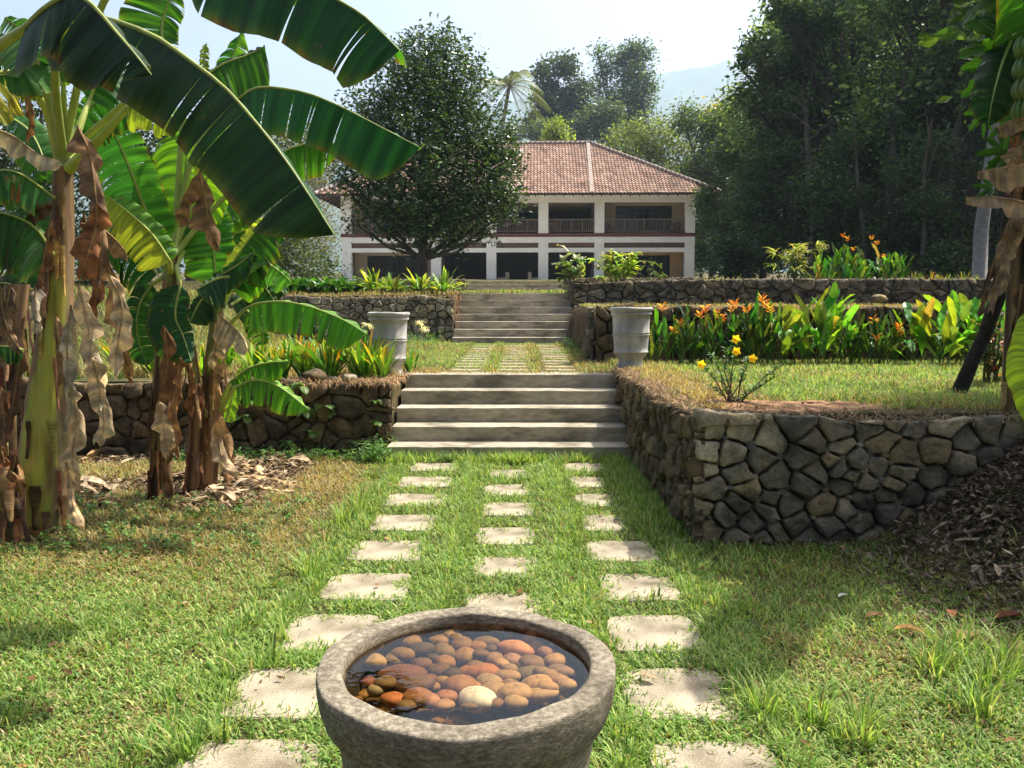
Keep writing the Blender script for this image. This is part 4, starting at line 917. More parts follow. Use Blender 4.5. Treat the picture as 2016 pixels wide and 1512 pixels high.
def pal_cols(n, pal, lo=.6, hi=1.25):
    p = np.array([hx(c) if isinstance(c, str) else c for c in pal]); return p[RNG.integers(0, len(p), n)]*RNG.uniform(lo, hi, n)[:, None]
def crown_pts(blobs, n, tw=.35, carve=.0, per=9, sc=1.0):
    vol = np.array([r[3]*r[4]*r[5] for r in blobs])**.75; vol /= vol.sum(); out = []; nt = max(1, n//per)
    for bl, v in zip(blobs, vol):
        k = max(1, int(nt*v)); u = RNG.normal(0, 1, (k, 3)); u /= np.linalg.norm(u, axis=1, keepdims=True)
        r = RNG.random(k)**.42; bump = 1+.18*np.sin(u[:, 0]*5+bl[0])*np.cos(u[:, 2]*6+bl[1])+.12*np.sin(u[:, 1]*11+bl[2])
        c = np.array(bl[:3])+u*(r*bump)[:, None]*np.array(bl[3:6])
        if carve:
            nz = np.sin(c[:, 0]*2.1/sc+1)*np.sin(c[:, 1]*2.3/sc)*np.sin(c[:, 2]*2.6/sc+2)+.5*np.sin(c[:, 0]*5/sc)*np.sin(c[:, 2]*5.5/sc); c = c[nz > -carve]
        if len(c): out.append(c)
    c = np.concatenate(out); k = len(c)
    return (c[:, None, :]+RNG.normal(0, tw, (k, per, 3))).reshape(-1, 3), np.repeat(RNG.uniform(.75, 1.2, k), per)
def tree(name, label, base, H, tr, blobs, n, size, pal, mat='forest', cat='tree', group=None, tw=.35, carve=.35, wid=.5, limbs=True, lean=(0, 0), per=9, droop=.4, sc=1.0, trunk_to=None):
    base = Vector(base); t = root(name, tuple(base), label, cat, group)
    b = MB(); th = trunk_to or H*.62; n_ = 9; pts = []
    for i in range(n_):
        q = i/(n_-1); pts.append(base+Vector((lean[0]*q+.06*H*.1*math.sin(q*5+base.x), lean[1]*q, -.2+th*q)))
    b.tube(pts, [tr*(1.25-.9*i/(n_-1)) if i else tr*1.6 for i in range(n_)], 9, rough=.07)
    if limbs:
        for bl in blobs:
            c = base+Vector(bl[:3]); q = min(.98, max(.3, (c.z-base.z)*.55/th)); s_ = base.lerp(pts[-1], q); s_ = pts[min(n_-1, int(q*(n_-1)))]
            m_ = s_.lerp(c, .5)+Vector((0, 0, -.08*(c-s_).length)); b.tube([s_, s_.lerp(m_, .5)+Vector((R(-.2, .2), 0, 0)), m_, c], [tr*.42, tr*.34, tr*.25, tr*.07], 6, rough=.08)
            for _ in range(5):
                e_ = c+Vector((R(-.8, .8)*bl[3], R(-.8, .8)*bl[4], R(-.6, .8)*bl[5])); b.tube([m_.lerp(c, R(.1, .9)), (m_+e_)/2+Vector((0, 0, R(-.1, .2))), e_], [tr*.14, tr*.1, tr*.03], 4)
    b.build('trunk', MAT['bark'], t, smooth=True)
    b = MB(); pts_, q = crown_pts([(bl[0]+base.x, bl[1]+base.y, bl[2]+base.z, *bl[3:]) for bl in blobs], n, tw, carve, per, sc)
    leaves(b, pts_, size, wid, pal_cols(len(pts_), pal)*q[:, None], droop=droop)
    b.build('crown', MAT[mat], t)
    return t
# the round glossy tree before the house
D0 = 25.5
def bt(px, py, r, d=0, f=1): q = P(px, py, D0+d); return (q.x-X(836, D0), d, q.z-1.95, r/1600*D0, r/1600*D0*f, r/1600*D0*.95)
tree('evergreen_tree', 'dense dark glossy leaved round tree standing before the left half of the house', (X(836, D0), D0, 1.93), 7.8, .15,
     [bt(845, 130, 75), bt(790, 190, 90, -.3), bt(900, 180, 80), bt(740, 230, 62), bt(850, 250, 120, 0), bt(950, 265, 72), bt(730, 330, 75), bt(960, 350, 75), bt(845, 360, 120), bt(722, 395, 42), bt(935, 405, 72), bt(805, 415, 78), bt(870, 430, 68), bt(990, 390, 45), bt(975, 300, 50), bt(775, 445, 36), bt(900, 470, 32), bt(850, 85, 35), bt(905, 100, 30), bt(800, 105, 35), bt(680, 345, 28), bt(1010, 320, 25), bt(700, 195, 22), bt(688, 300, 24), bt(675, 360, 18), bt(1000, 255, 18), bt(1015, 400, 18), bt(885, 62, 20), bt(770, 95, 22), bt(940, 130, 24), bt(700, 440, 20), bt(960, 460, 20), bt(655, 330, 12), bt(985, 200, 16)],
     42000, .155, ['#3a5a26', '#47692e', '#2d4a1e', '#587a38', '#6f8f48', '#47642c'], 'gloss', tw=.13, carve=.5, wid=.42, per=8, sc=.5, trunk_to=5.2, droop=.25)
# shared forest kinds: built once, copied for each tree
FP = ['#587c42', '#4a6c38', '#70925a', '#8aa866', '#3c5a2c', '#638446', '#a4be7c']
def kind_tree(seed, H, rc, nb, lo, n, size, pal, px, D, label, zb=None, gr='trees of the wood right of the house', **k):
    random.seed(seed); bl = []
    for i in range(nb):
        a = R(0, 6.28); q = (i+.5)/nb; z = H*(lo+(1-lo)*q)-H*.06; rr = rc*math.sin(math.pi*min(.95, .25+q*.7))**.7*R(.2, .85)
        s_ = rc*R(.24, .42); bl.append((rr*math.cos(a), rr*math.sin(a), z, s_, s_, s_*.72))
    return tree('forest_tree', label, (X(px, D), D, gz1(X(px, D), D) if zb is None else zb), H, H*.016, bl, n, size, pal, group=gr, **k)
KA = kind_tree(3, 17, 5.0, 22, .36, 24000, .30, FP, 1590, 47, 'tall forest tree at the left end of the wood, nearest the house corner', tw=.36, carve=.3, sc=1.2, per=18)
KB = kind_tree(5, 21, 5.8, 26, .40, 26000, .30, ['#496a3a', '#3c5930', '#5c7e46', '#314a27', '#729454', '#98b26c'], 1700, 41, 'very tall dark forest tree with arching limbs', tw=.38, carve=.3, sc=1.2, per=18)
KC = kind_tree(8, 9.5, 3.4, 12, .18, 17000, .27, ['#3c5729', '#49652f', '#2e4522', '#557036'], 1470, 52, 'bushy low tree close behind the right corner of the house', tw=.3, carve=.3, sc=1.0, per=16)
KD = kind_tree(11, 7.0, 2.8, 9, .12, 13000, .20, ['#35502a', '#2a401f', '#4a6a34', '#3e4d2a'], 1500, 38, 'low shady tree at the front of the wood beside the palm clump', tw=.3, carve=.2, sc=1.0)
random.seed(21)
def put(proto, px, D, label, rz=0, s=1.0, gr='trees of the wood right of the house', dz=0):
    x = X(px, D); return dup(proto, (x, D, gz1(x, D)-.1+dz), rz, s, label, gr)
side = ['left of', 'behind', 'right of']
WT = [(KB, 1640, 52, 1.0), (KB, 1830, 36, .95), (KB, 1960, 44, 1.05), (KA, 1760, 50, 1.15), (KA, 1900, 33, .95), (KB, 2060, 34, .9), (KA, 2090, 47, 1.1), (KA, 1660, 62, 1.15), (KC, 1500, 60, 1.05), (KC, 1590, 43, 1.0), (KC, 1690, 47, 1.1), (KD, 1560, 36, .9), (KD, 1650, 33, .85), (KC, 1780, 39, .95), (KD, 1740, 30, .75), (KD, 1850, 29, .85), (KC, 1900, 46, 1.2), (KD, 1950, 31, .95), (KC, 2010, 37, 1.0), (KB, 2240, 40, 1.0), (KD, 2050, 28, .95), (KC, 1400, 74, 1.1), (KC, 1378, 80, 1.0), (KC, 2000, 56, 1.3), (KC, 1640, 55, 1.2), (KC, 1475, 68, .9), (KC, 1730, 58, 1.3), (KC, 1840, 60, 1.3)]
wd = ['narrow', 'spreading', 'dark', 'broad', 'thick', 'ragged', 'lighter', 'dense', 'slender', 'shadowy']
for i, (pr, px, D, s) in enumerate(WT):
    hgt = {'KA': 'tall', 'KB': 'very tall', 'KC': 'middle sized', 'KD': 'low'}[[k for k, v in (('KA', KA), ('KB', KB), ('KC', KC), ('KD', KD)) if v is pr][0]]
    row = 'front row' if D < 40 else 'middle rows' if D < 56 else 'back rows'; pos = int((px-1380)/65)+1
    put(pr, px, D, f'{hgt} {wd[i % 10]} wood tree, {row}, {ORD[min(12, max(0, pos-1))]} step right from the house', R(0, 6.28), s)
hb = []
for (bx, by, r) in [(1470, 120, 26), (1500, 80, 28), (1540, 40, 30), (1480, 170, 22), (1520, 150, 34), (1560, 110, 36), (1600, 60, 36), (1490, 215, 24), (1455, 205, 14), (1530, 220, 32), (1580, 180, 34), (1450, 145, 14), (1620, 140, 40), (1520, 20, 18), (1560, 0, 24), (1600, 240, 40), (1640, 20, 40), (1560, 290, 36)]:
    q = P(bx, by, 39); hb.append((q.x-X(1720, 39), R(-1.5, 1.5), q.z-gz1(X(1720, 39), 39), r/1600*39, r/1600*39, r/1600*31))
tree('forest_tree', 'big arching tree whose ragged limbs overhang toward the hill at the edge of the sky', (X(1720, 39), 39, gz1(X(1720, 39), 39)), 20, .32, hb, 15000, .26, ['#3b5630', '#304827', '#4b6838', '#5f7d46'], group='trees of the wood right of the house', tw=.26, carve=.45, sc=1.0, lean=(-1.5, 0), trunk_to=11)
# bare trunks standing in the dark at the foot of the wood
for i, (px, D, h, r_) in enumerate([(1600, 34, 8, .12), (1655, 37, 9, .15), (1735, 33, 9, .16), (1790, 35, 8, .12), (1850, 31, 8, .13), (1500, 40, 8, .13), (1700, 30, 6, .07), (1812, 28.5, 6, .08)]):
    x = X(px, D); t = root('bare_tree', (x, D, gz1(x, D)), f'thin bare {["dark","grey","leaning","straight","mossy","forked","spindly","crooked"][i]} trunk standing in the shade of the wood', 'tree', 'bare trunks at the foot of the wood')
    b = MB(); z0 = gz1(x, D); l_ = R(-.8, .8); b.tube([(x, D, z0-.2), (x+l_*.2, D, z0+h*.35), (x+l_*.7, D+.3, z0+h*.7), (x+l_*1.4, D, z0+h)], [r_*1.3, r_, r_*.8, r_*.35], 7, rough=.08); b.build('trunk', MAT['bark'], t, smooth=True)
    for _ in range(3):
        b = MB(); q = R(.45, .95); p = Vector((x+l_*q, D, z0+h*q)); e_ = p+Vector((R(-1.6, 1.6), R(-.8, .8), R(.3, 1.4))); b.tube([p, p.lerp(e_, .5)+Vector((0, 0, .15)), e_], [r_*.35, r_*.25, r_*.08], 5)
        b.build('branch', MAT['bark'], t)
# grey leaning trunk at the right
D = 24; x = X(1925, D); z0 = gz1(x, D); t = root('palm_trunk', (x, D, z0), 'smooth pale grey leaning palm trunk in front of the dark wood, near the right edge', 'palm')
b = MB(); b.tube([(x, D, z0-.2), P(1932, 450, D), P(1945, 360, D), P(1960, 250, D), P(1975, 60, D), P(1990, -250, D)], [.21, .19, .17, .16, .15, .13], 12); MAT['greybark'] = noisemat('grey_bark', [(.3, (.13, .13, .13)), (.7, (.26, .26, .25))], 6, 6, .9, .4); b.build('trunk', MAT['greybark'], t, smooth=True)
b = MB()
for k_ in range(12):
    a = k_*math.pi/6+.2; c0 = P(1990, -250, D); pts = [c0+Vector((math.cos(a)*2.6*q, math.sin(a)*2.6*q, 1.6*math.sin(q*2.4)-1.0*q*q)) for q in np.linspace(0, 1, 8)]
    for i in range(7):
        for s_ in (-1, 1):
            for m_ in range(4):
                p = pts[i].lerp(pts[i+1], m_/4); q = p+Vector((-math.sin(a)*s_*.45, math.cos(a)*s_*.45, -.35)); b.add([p, p+(pts[i+1]-pts[i])*.12, q], [(0, 1, 2)], hx('#4a5f30'))
b.build('crown', MAT['forest'], t)
# behind the house
HZG = 'hazy trees beyond the house roof'
def hazy(label, px, D, H, blobs_px, n, size, pal, **k):
    x = X(px, D); z0 = gz1(x, D); bl = []
    for (bx, by, r) in blobs_px: q = P(bx, by, D); bl.append((q.x-x, R(-1, 1), q.z-z0, r/1600*D, r/1600*D, r/1600*D))
    return tree('background_tree', label, (x, D, z0), H, k.pop('tr', .3), bl, n, size, pal, group=HZG, **k)
GP_ = ['#4c6238', '#5d7245', '#3f5230', '#6f8450']
hazy('airy grey green tree with open limbs right of the coconut palm', 1105, 150, 45, [(1075, 150, 26), (1110, 135, 26), (1135, 190, 30), (1085, 215, 32), (1050, 245, 26), (1140, 235, 22), (1110, 255, 26), (1065, 185, 18), (1160, 215, 20), (1090, 175, 20)], 14000, .75, ['#44563a', '#52653f', '#3a4a30'], tw=.7, carve=.35, sc=4, per=12, tr=.5)
hazy('tall feathery tree wrapped in creeper, right of centre above the roof', 1225, 160, 50, [(1230, 110, 26), (1262, 105, 22), (1250, 150, 30), (1225, 200, 36), (1255, 220, 34), (1275, 175, 16), (1210, 250, 34), (1240, 260, 38), (1180, 110, 14), (1190, 140, 18), (1172, 175, 14), (1280, 250, 18), (1195, 215, 22), (1283, 125, 10)], 24000, .62, ['#48603a', '#587248', '#3b5030', '#688256'], tw=.9, carve=.25, sc=4, per=12, tr=.5)
hazy('low hazy tree line joining the tall trees just over the roof', 1170, 140, 22, [(1060, 262, 26), (1130, 250, 30), (1170, 235, 28), (1200, 262, 30), (1150, 272, 26), (1210, 225, 24), (1010, 262, 22)], 9000, .6, ['#4f6340', '#5d724a', '#425636'], tw=.7, carve=.3, sc=4, tr=.3)
hazy('small yellow green tree just above the ridge', 1097, 78, 14, [(1095, 262, 16), (1088, 278, 18), (1105, 280, 16), (1097, 245, 10)], 3500, .32, ['#8aa046', '#9bb052', '#72883c'], tw=.35, carve=0, tr=.12)
hazy('rounded pale green bamboo like clump behind the hip of the roof', 1275, 80, 17, [(1275, 265, 36), (1235, 275, 32), (1310, 280, 38), (1200, 290, 24), (1350, 310, 36), (1260, 300, 38), (1310, 320, 40), (1360, 350, 30)], 17000, .30, ['#6d8048', '#7f9154', '#5c7040', '#8f9f58'], tw=.45, carve=.1, sc=2, tr=.15)
hazy('mid green tree with drooping sprays between bamboo clump and wood', 1400, 74, 18, [(1350, 225, 24), (1385, 245, 34), (1430, 240, 36), (1450, 215, 24), (1400, 290, 42), (1460, 290, 40), (1420, 335, 40), (1375, 345, 30), (1480, 340, 40), (1345, 250, 18), (1440, 395, 40)], 22000, .32, ['#4b6434', '#5c763e', '#3e552c', '#6e8746'], tw=.45, carve=.2, sc=2, tr=.18)
hazy('yellow tinged palm like tree top beside the hazy hill', 1425, 82, 20, [(1425, 225, 14), (1400, 232, 12), (1445, 235, 12)], 1600, .5, ['#9a9a44', '#b0a84e'], tw=.5, carve=0, tr=.15)
# left of the house
LG = 'scrubby trees left of the house'
def left(label, px, D, H, bl, n, size, pal, **k):
    o = hazy(label, px, D, H, bl, n, size, pal, **k); o['group'] = LG; return o
left('dry olive scrub tree at the left corner of the house', 600, 76, 14, [(600, 330, 50), (630, 370, 40), (580, 400, 55), (640, 440, 40), (560, 330, 50), (600, 480, 50), (650, 320, 28), (640, 500, 35)], 20000, .22, ['#6a7040', '#7d7f4a', '#59603a', '#8d8a55', '#6f6a3e'], tw=.35, carve=.15, sc=1.4, tr=.12)
left('tall grey green tree behind the arching banana leaves', 540, 66, 17, [(500, 270, 48), (550, 260, 45), (590, 290, 45), (470, 330, 55), (530, 340, 60), (500, 400, 60), (560, 430, 60), (620, 265, 30)], 18000, .3, ['#5a6a40', '#6c7a4c', '#4a5a36', '#7e8858'], tw=.45, carve=.15, sc=2, tr=.2)
left('dark low bushy tree between house and banana clump', 560, 40, 6, [(540, 500, 60), (600, 520, 50), (500, 520, 60), (640, 540, 28), (560, 460, 45), (470, 470, 50)], 15000, .18, ['#3b4f28', '#4b6031', '#2d3f20', '#5b6b3b'], tw=.28, carve=.15, sc=1.2, tr=.1)
left('shady tree filling the gaps behind the banana crowns', 380, 34, 10, [(330, 300, 90), (420, 380, 80), (300, 450, 90), (400, 500, 70), (250, 350, 80), (200, 470, 80), (350, 200, 60), (450, 450, 50)], 17000, .2, ['#33482a', '#425833', '#27381e', '#506638'], tw=.3, carve=.15, sc=1.2, tr=.14)
left('dark tree at the far left behind the big banana', 100, 30, 11, [(60, 300, 90), (150, 330, 80), (0, 420, 90), (100, 480, 90), (180, 250, 70), (-60, 300, 90), (40, 180, 60)], 17000, .2, ['#2c4022', '#3a5029', '#223319', '#4a6034'], tw=.3, carve=.1, sc=1.2, tr=.14)
# coconut palm
def palm(px, py, D, L, label):
    c = P(px, py, D); x0 = X(px-35, D); z0 = gz1(x0, D); t = root('coconut_palm', (x0, D, z0), label, 'palm')
    b = MB(); b.tube([(x0, D, z0-.2), (x0+.1, D, z0+(c.z-z0)*.5), (c.x, D, c.z)], [.3, .22, .17], 10, rough=.04); b.build('trunk', MAT['greybark'], t, smooth=True)
    spec = [(85, .95, .6), (100, .8, .9), (60, 1.0, .7), (35, .95, .9), (12, 1.0, .9), (-15, .9, .5), (130, 1, .7), (155, 1, .8), (175, .9, .5), (200, .8, .3), (-35, .8, .3), (110, .6, 1.2), (72, .7, 1.2), (-60, .6, .2), (235, .7, .2)]
    for k_, (an, ln, rise_) in enumerate(spec):
        a = math.radians(an); az = R(-.9, .9); b = MB(); hx_ = math.cos(a); n = 16; pts = []
        for q in np.linspace(0, 1, n):
            r = L*ln*q; pts.append(c+Vector((hx_*r*(1-.12*q), math.sin(az)*r*.7, math.sin(a)*r*(1-.2*q)-L*.55*q*q*ln)))
        b.tube(pts, [.05*(1-.8*i/(n-1)) for i in range(n)], 4, hx('#8a8a50'))
        cc = hx(random.choice(['#6f8048', '#7d8550', '#5d7040', '#9a8a50' if k_ % 4 == 0 else '#68783f']))
        for i in range(1, n-1):
            T = (pts[i+1]-pts[i]).normalized(); S = T.cross(Vector((0, 0, 1))).normalized()
            for s_ in (-1, 1):
                for m_ in range(3):
                    p = pts[i].lerp(pts[i+1], m_/3); ll = L*.26*math.sin(math.pi*(.12+.8*i/n)); e_ = p+(S*s_*.75+T*.45+Vector((0, 0, -.75))).normalized()*ll; w_ = T*.022
                    b.add([p-w_, p+w_, p.lerp(e_, .6)+w_*.9, e_], [(0, 1, 2, 3)], tuple(v*R(.7, 1.2) for v in cc))
        b.build('frond', MAT['forest'], t)
palm(1003, 168, 84, 5.0, 'coconut palm rising behind the round dark tree')
# ================================================================ garden plants
def blade_leaf(b, p0, d, L, W, col, droop=.6, fold=.3, n=7, tipcol=None, shape='strap', roll=0, twist=0):
    d = Vector(d).normalized(); p = Vector(p0); V = []; C = []; s = d.cross(Vector((0, 0, 1)))
    if s.length < .05: s = Vector((1, 0, 0))
    s.normalize()
    if roll: s = Matrix.Rotation(roll, 3, d) @ s
    for i in range(n+1):
        t = i/n
        if shape == 'strap': w_ = W*(.55+.45*math.sin(math.pi*min(1, t*1.1)*.8))*(1-t**5)
        elif shape == 'paddle': w_ = W*(max(0, (t-.12)/.88)**.55*(1-t)**.55*2.0 if t > .12 else .06)
        else: w_ = W*math.sin(math.pi*t)**.8
        up = s.cross(d).normalized(); cc = col if tipcol is None else mixc(col, tipcol, max(0, t-.55)/.45)
        wv = .12*w_*math.sin(t*14+W*99)
        V += [p-s*w_*.5+up*(fold*w_*.5+wv), p, p+s*w_*.5+up*(fold*w_*.5-wv)]; C += [cc, tuple(v*1.1 for v in cc), cc]
        p = p+d*(L/n); d = (d+Vector((0, 0, -droop*2.2/n*(.3+t)))).normalized(); s = (s-d*s.dot(d)).normalized()
        if twist: s = Matrix.Rotation(twist/n, 3, d) @ s
    b.quadgrid([tuple(v) for v in V], n+1, 3, np.array(C), uv=[(i*.1, j*.5) for i in range(n+1) for j in range(3)])
def strap_clump(px, py, D, L, W, n, label, pal, tip=None, name='lily_plant', cat='plant', group=None, lean=(.1, .9), droop=.5, z=None, dead=0, flowers=()):
    x = X(px, D); zb = gz1(x, D) if z is None else z; c = Vector((x, D, zb-.01)); t = root(name, tuple(c), label, cat, group); b = MB()
    for i in range(n):
        a = R(0, 6.283); l = R(*lean); r = .15*L*R(0, 1); p = c+Vector((math.cos(a)*r, math.sin(a)*r, 0)); d = (math.cos(a)*l, math.sin(a)*l, 1)
        cc = tuple(v*R(.7, 1.25) for v in hx(random.choice(pal))); tc = hx(tip) if tip and random.random() < .28 else None
        blade_leaf(b, p, d, L*R(.65, 1.1), W*R(.7, 1.2), cc, droop=droop*R(.4, 1.6), tipcol=tc)
    for i in range(dead):
        a = R(0, 6.283); blade_leaf(b, c+Vector((0, 0, .06)), (math.cos(a), math.sin(a), .5), L*R(.5, .8), W*.7, hx(random.choice(['#8a744a', '#6c5836'])), droop=1.9)
    b.build('foliage', MAT['leaf'], t)
    for fp in flowers: spider(fp, t)
    return t
def spider(fp, t, sz=.085):
    b = MB(); c = Vector(fp)
    for i in range(30):
        a = R(0, 6.283); e_ = R(-.5, 1); blade_leaf(b, c, (math.cos(a), math.sin(a)*.8, e_), sz*R(.7, 1.3), .007, (.85, .86, .74), droop=1.6, n=4)
    b.build('flower', MAT['leaf'], t)
random.seed(31)
LG_ = 'strap leaved lilies on the left terrace'
SP = ['#5f8f2f', '#4d7d28', '#7da63c', '#3f6c22', '#8fb043']
for i, (px, D, L, n, lab) in enumerate([(395, 8.9, .42, 30, 'strap leaved lily seen between the two banana clumps'), (300, 9.2, .46, 34, 'strap leaved lily behind the tall banana trunk'), (500, 9.0, .48, 40, 'upright strap leaved lily left of the stripy banana leaf base'), (552, 8.8, .48, 44, 'full strap leaved lily under the middle of the stripy banana leaf'), (600, 8.85, .50, 40, 'strap leaved lily with yellow tips, third left of the urn'), (648, 8.75, .58, 56, 'large strap leaved lily, second left of the urn'), (714, 8.8, .60, 56, 'large strap leaved lily touching the left urn, tips orange'), (752, 8.75, .48, 26, 'thin strap leaved lily leaning over the foot of the left urn'), (806, 9.55, .36, 14, 'small lily with yellow orange leaves right of the left urn'), (440, 9.8, .5, 36, 'shaded lily at the back of the left terrace'), (585, 10.2, .5, 40, 'lily in the second row behind the stripy leaf'), (680, 10.4, .5, 36, 'lily in the second row left of the urn rim'), (230, 10, .5, 36, 'lily in the shade of the big banana')]):
    fl = ()
    if i == 7: fl = [P(722, 640, 8.9)]
    if i == 8: fl = [P(826, 636, 9.5), P(836, 648, 9.5)]
    strap_clump(px, 0, D, L, .042, n, lab, SP, '#d98a2e' if i >= 4 else '#c8b040', flowers=fl, group=LG_, lean=(.08, .8), droop=.45)
for i, (px, D, L) in enumerate([(738, 17.5, .62), (775, 17.3, .55), (829, 17.4, .60), (874, 17.3, .60)]):
    strap_clump(px, 0, D, L, .075, 44, f'rosette lily with pale new leaves on the wall top, {ORD[i]} from the left of four', ['#5f7f35', '#7d9a45', '#b8c860', '#4a662c', '#93a850'], None, 'rosette_plant', 'plant', 'rosette lilies above the cobble wall', lean=(.1, 1.6), droop=.8, dead=16)
# dark broad ground cover, upper left terrace
b = MB()
for _ in range(2300):
    x, y = R(X(430, 18), X(715, 18)), R(17.1, 20.5); z = gz1(x, y); a = R(0, 6.28); blade_leaf(b, (x, y, z+R(.0, .12)), (math.cos(a)*.8, math.sin(a)*.8, R(.5, 1.6)), R(.18, .36), R(.09, .15), tuple(v*R(.6, 1.2) for v in hx(random.choice(['#2f5a26', '#3d6a2c', '#4d7a34', '#274a1e']))), droop=.7, n=4, shape='paddle')
o = b.build('ground_cover', MAT['leaf']); tag(o, 'dark broad leaved ground cover above the cobble wall', 'ground cover', kind='stuff')
# heliconias and gingers
def ginger(px, D, h, nst_, label, pal, lw=.07, ll=.3, flowers=(), name='ginger_plant', cat='plant', group=None, spread=.16, light=0, sx=1.0):
    nst = max(4, int(nst_*.72)); x = X(px, D); zb = gz1(x, D); c = Vector((x, D, zb-.02)); t = root(name, tuple(c), label, cat, group); b = MB()
    for s_ in range(nst):
        a = R(0, 6.28); r = R(0, spread); p = c+Vector((math.cos(a)*r*sx, math.sin(a)*r, 0)); hh = h*R(.5, 1.08); ln = Vector((R(-.18, .18), R(-.15, .15), 1)).normalized(); top = p+ln*hh*.72
        b.tube([p, p.lerp(top, .5), top], [.010, .008, .004], 5, hx('#5f7d35'), cap=False)
        k = random.randint(3, 5) if light else random.randint(4, 6); az = R(0, 6.28)
        for i in range(k):
            q = .25+.75*i/(k-1); pp = p.lerp(top, q); az += math.pi+R(-.5, .5); out = R(.25, .75)*(1.15-.6*q)*(1.7 if light else 1)
            cc = tuple(v*R(.45, 1.2) for v in hx(random.choice(pal)))
            blade_leaf(b, pp, (math.cos(az)*out, math.sin(az)*out, 1), ll*R(.8, 1.2), lw*R(.8, 1.2), cc, droop=R(.1, .7), n=8, shape='paddle', fold=.35, roll=R(-.5, .5), twist=R(-.8, .8) if light else 0)
    b.build('foliage', MAT['leaf'], t)
    for (fx, fy) in flowers: helic(P(fx, fy, D-.1), t)
    return t
def helic(p, t, s=.07):
    b = MB(); b.tube([p+Vector((0, 0, -.12)), p], [.004, .004], 5, hx('#6a7a30'), cap=False)
    for i in range(7):
        a = math.pi*(i % 2)+R(-.6, .6); q = p+Vector((0, 0, -.035+.012*i)); cc = hx(random.choice(['#ffa82e', '#ffbe45', '#fb9428', '#ffd158']))
        blade_leaf(b, q, (math.cos(a), math.sin(a)*.4, R(.4, 1.4)), s*R(.8, 1.4), .018, cc, droop=.1, n=4, shape='leaf', fold=.8)
    b.build('flower', MAT['flower'], t)
MAT['flower'] = leafmat('petals', .5, .5, .3, trcol=(1.4, 1.25, .8), noise=.08)
HG = 'orange flowered heliconias on the right terrace'; DKG = ['#3a5f28', '#466c2c', '#2d4d20', '#547a34', '#6b8f3c']; LTG = ['#7fae3a', '#8ab848', '#5f9034', '#96bf48', '#4f802e']
BG = 'broad leaved gingers on the right terrace'
for i, (px, D, h, n, fl) in enumerate([(1292, 10.15, .62, 9, [(1304, 608)]), (1325, 10.0, .68, 12, [(1328, 652), (1338, 638)]), (1362, 10.1, .62, 12, [(1378, 622), (1388, 610)]), (1402, 10.2, .62, 12, [(1412, 622), (1420, 630)]), (1440, 10.05, .74, 14, [(1441, 610), (1447, 601)]), (1478, 10.0, .82, 16, [(1470, 612), (1500, 592), (1507, 604), (1516, 612)]), (1515, 10.1, .78, 14, []), (1685, 10.1, .58, 13, [(1690, 654), (1720, 634)]), (1730, 10.0, .55, 12, [(1725, 668), (1770, 648)]), (1768, 10.15, .55, 10, [(1772, 660)])]):
    ginger(px, D, h, n, f'heliconia clump with {["one","two","three"][min(2, len(fl)-1)] if fl else "no"} orange flower heads, {ORD[i]} from the right urn', DKG, .055, .30, fl, 'heliconia_plant', 'plant', HG)
for i, (px, D, h, n, l_) in enumerate([(1560, 9.9, .85, 8, 'tall broad leaved ginger with twisting lime leaves left of centre'), (1608, 10.0, .78, 8, 'lime green ginger with leaning paddle leaves'), (1650, 10.1, .85, 7, 'ginger with long lime leaves arching to the right'), (1822, 10.0, .72, 7, 'blue green ginger left of the yellow leaf'), (1862, 9.9, .78, 8, 'ginger with a bright yellow leaf'), (1905, 10.0, .95, 9, 'tallest ginger beside the leaning dark trunk'), (1960, 9.9, .7, 7, 'shaded ginger behind the leaning trunk')]):
    ginger(px, D, h, n, l_, LTG if i < 5 else ['#5d8f38', '#78ab3f', '#9cc84a'], .115, .46, (), 'ginger_plant', 'plant', BG, light=1, spread=.24)
# yellow flowering shrub on the near terrace corner
def allamanda():
    D = 5.9; c = P(1440, 800, D); c.z = gz1(c.x, D); t = root('flowering_shrub', tuple(c), 'small shrub with yellow trumpet flowers on the bare corner soil', 'shrub'); b = MB(); lf = MB()
    tips = [(1384, 722), (1404, 700), (1432, 688), (1450, 672), (1478, 706), (1462, 735), (1500, 760), (1546, 715), (1530, 740), (1420, 742), (1440, 730), (1398, 760), (1465, 785)]
    for (tx, ty) in tips:
        e_ = P(tx, ty, D+R(-.2, .2)); m_ = c.lerp(e_, .55)+Vector((R(-.04, .04), R(-.04, .04), .02)); b.tube([c+Vector((R(-.05, .05), R(-.05, .05), -.02)), m_, e_], [.006, .004, .002], 5, hx('#6a6a3a'))
        for i in range(10):
            p = m_.lerp(e_, i/9) if ty < 740 else c.lerp(e_, .4+.6*i/9)
            for _ in range(4): a = R(0, 6.28); blade_leaf(lf, p, (math.cos(a), math.sin(a), R(.1, .9)), R(.035, .065), .016, tuple(v*R(.7, 1.3) for v in hx(random.choice(['#4a7436', '#5d8a40', '#3a6030']))), droop=.5, n=3, shape='leaf')
    b.build('stems', MAT['bark'], t); lf.build('foliage', MAT['leaf'], t)
    for (fx, fy) in [(1380, 718), (1449, 692), (1481, 706), (1448, 668)]:
        p = P(fx, fy, D-.25); b = MB(); yaw = R(-.5, .5)
        for i in range(5):
            a = i*2*math.pi/5+yaw; d = Vector((math.cos(a), -.45, math.sin(a))); b.add([p+Vector((0, .02, 0)), p+d*.02+Vector((-math.sin(a), 0, math.cos(a)))*.014, p+d*.036+Vector((0, .003, 0)), p+d*.02-Vector((-math.sin(a), 0, math.cos(a)))*.014], [(0, 1, 2, 3)], (.95, .72, .03))
        b.tube([p+Vector((0, .045, -.01)), p+Vector((0, .01, 0))], [.004, .010], 6, (.85, .6, .03)); b.build('flower', MAT['flower'], t)
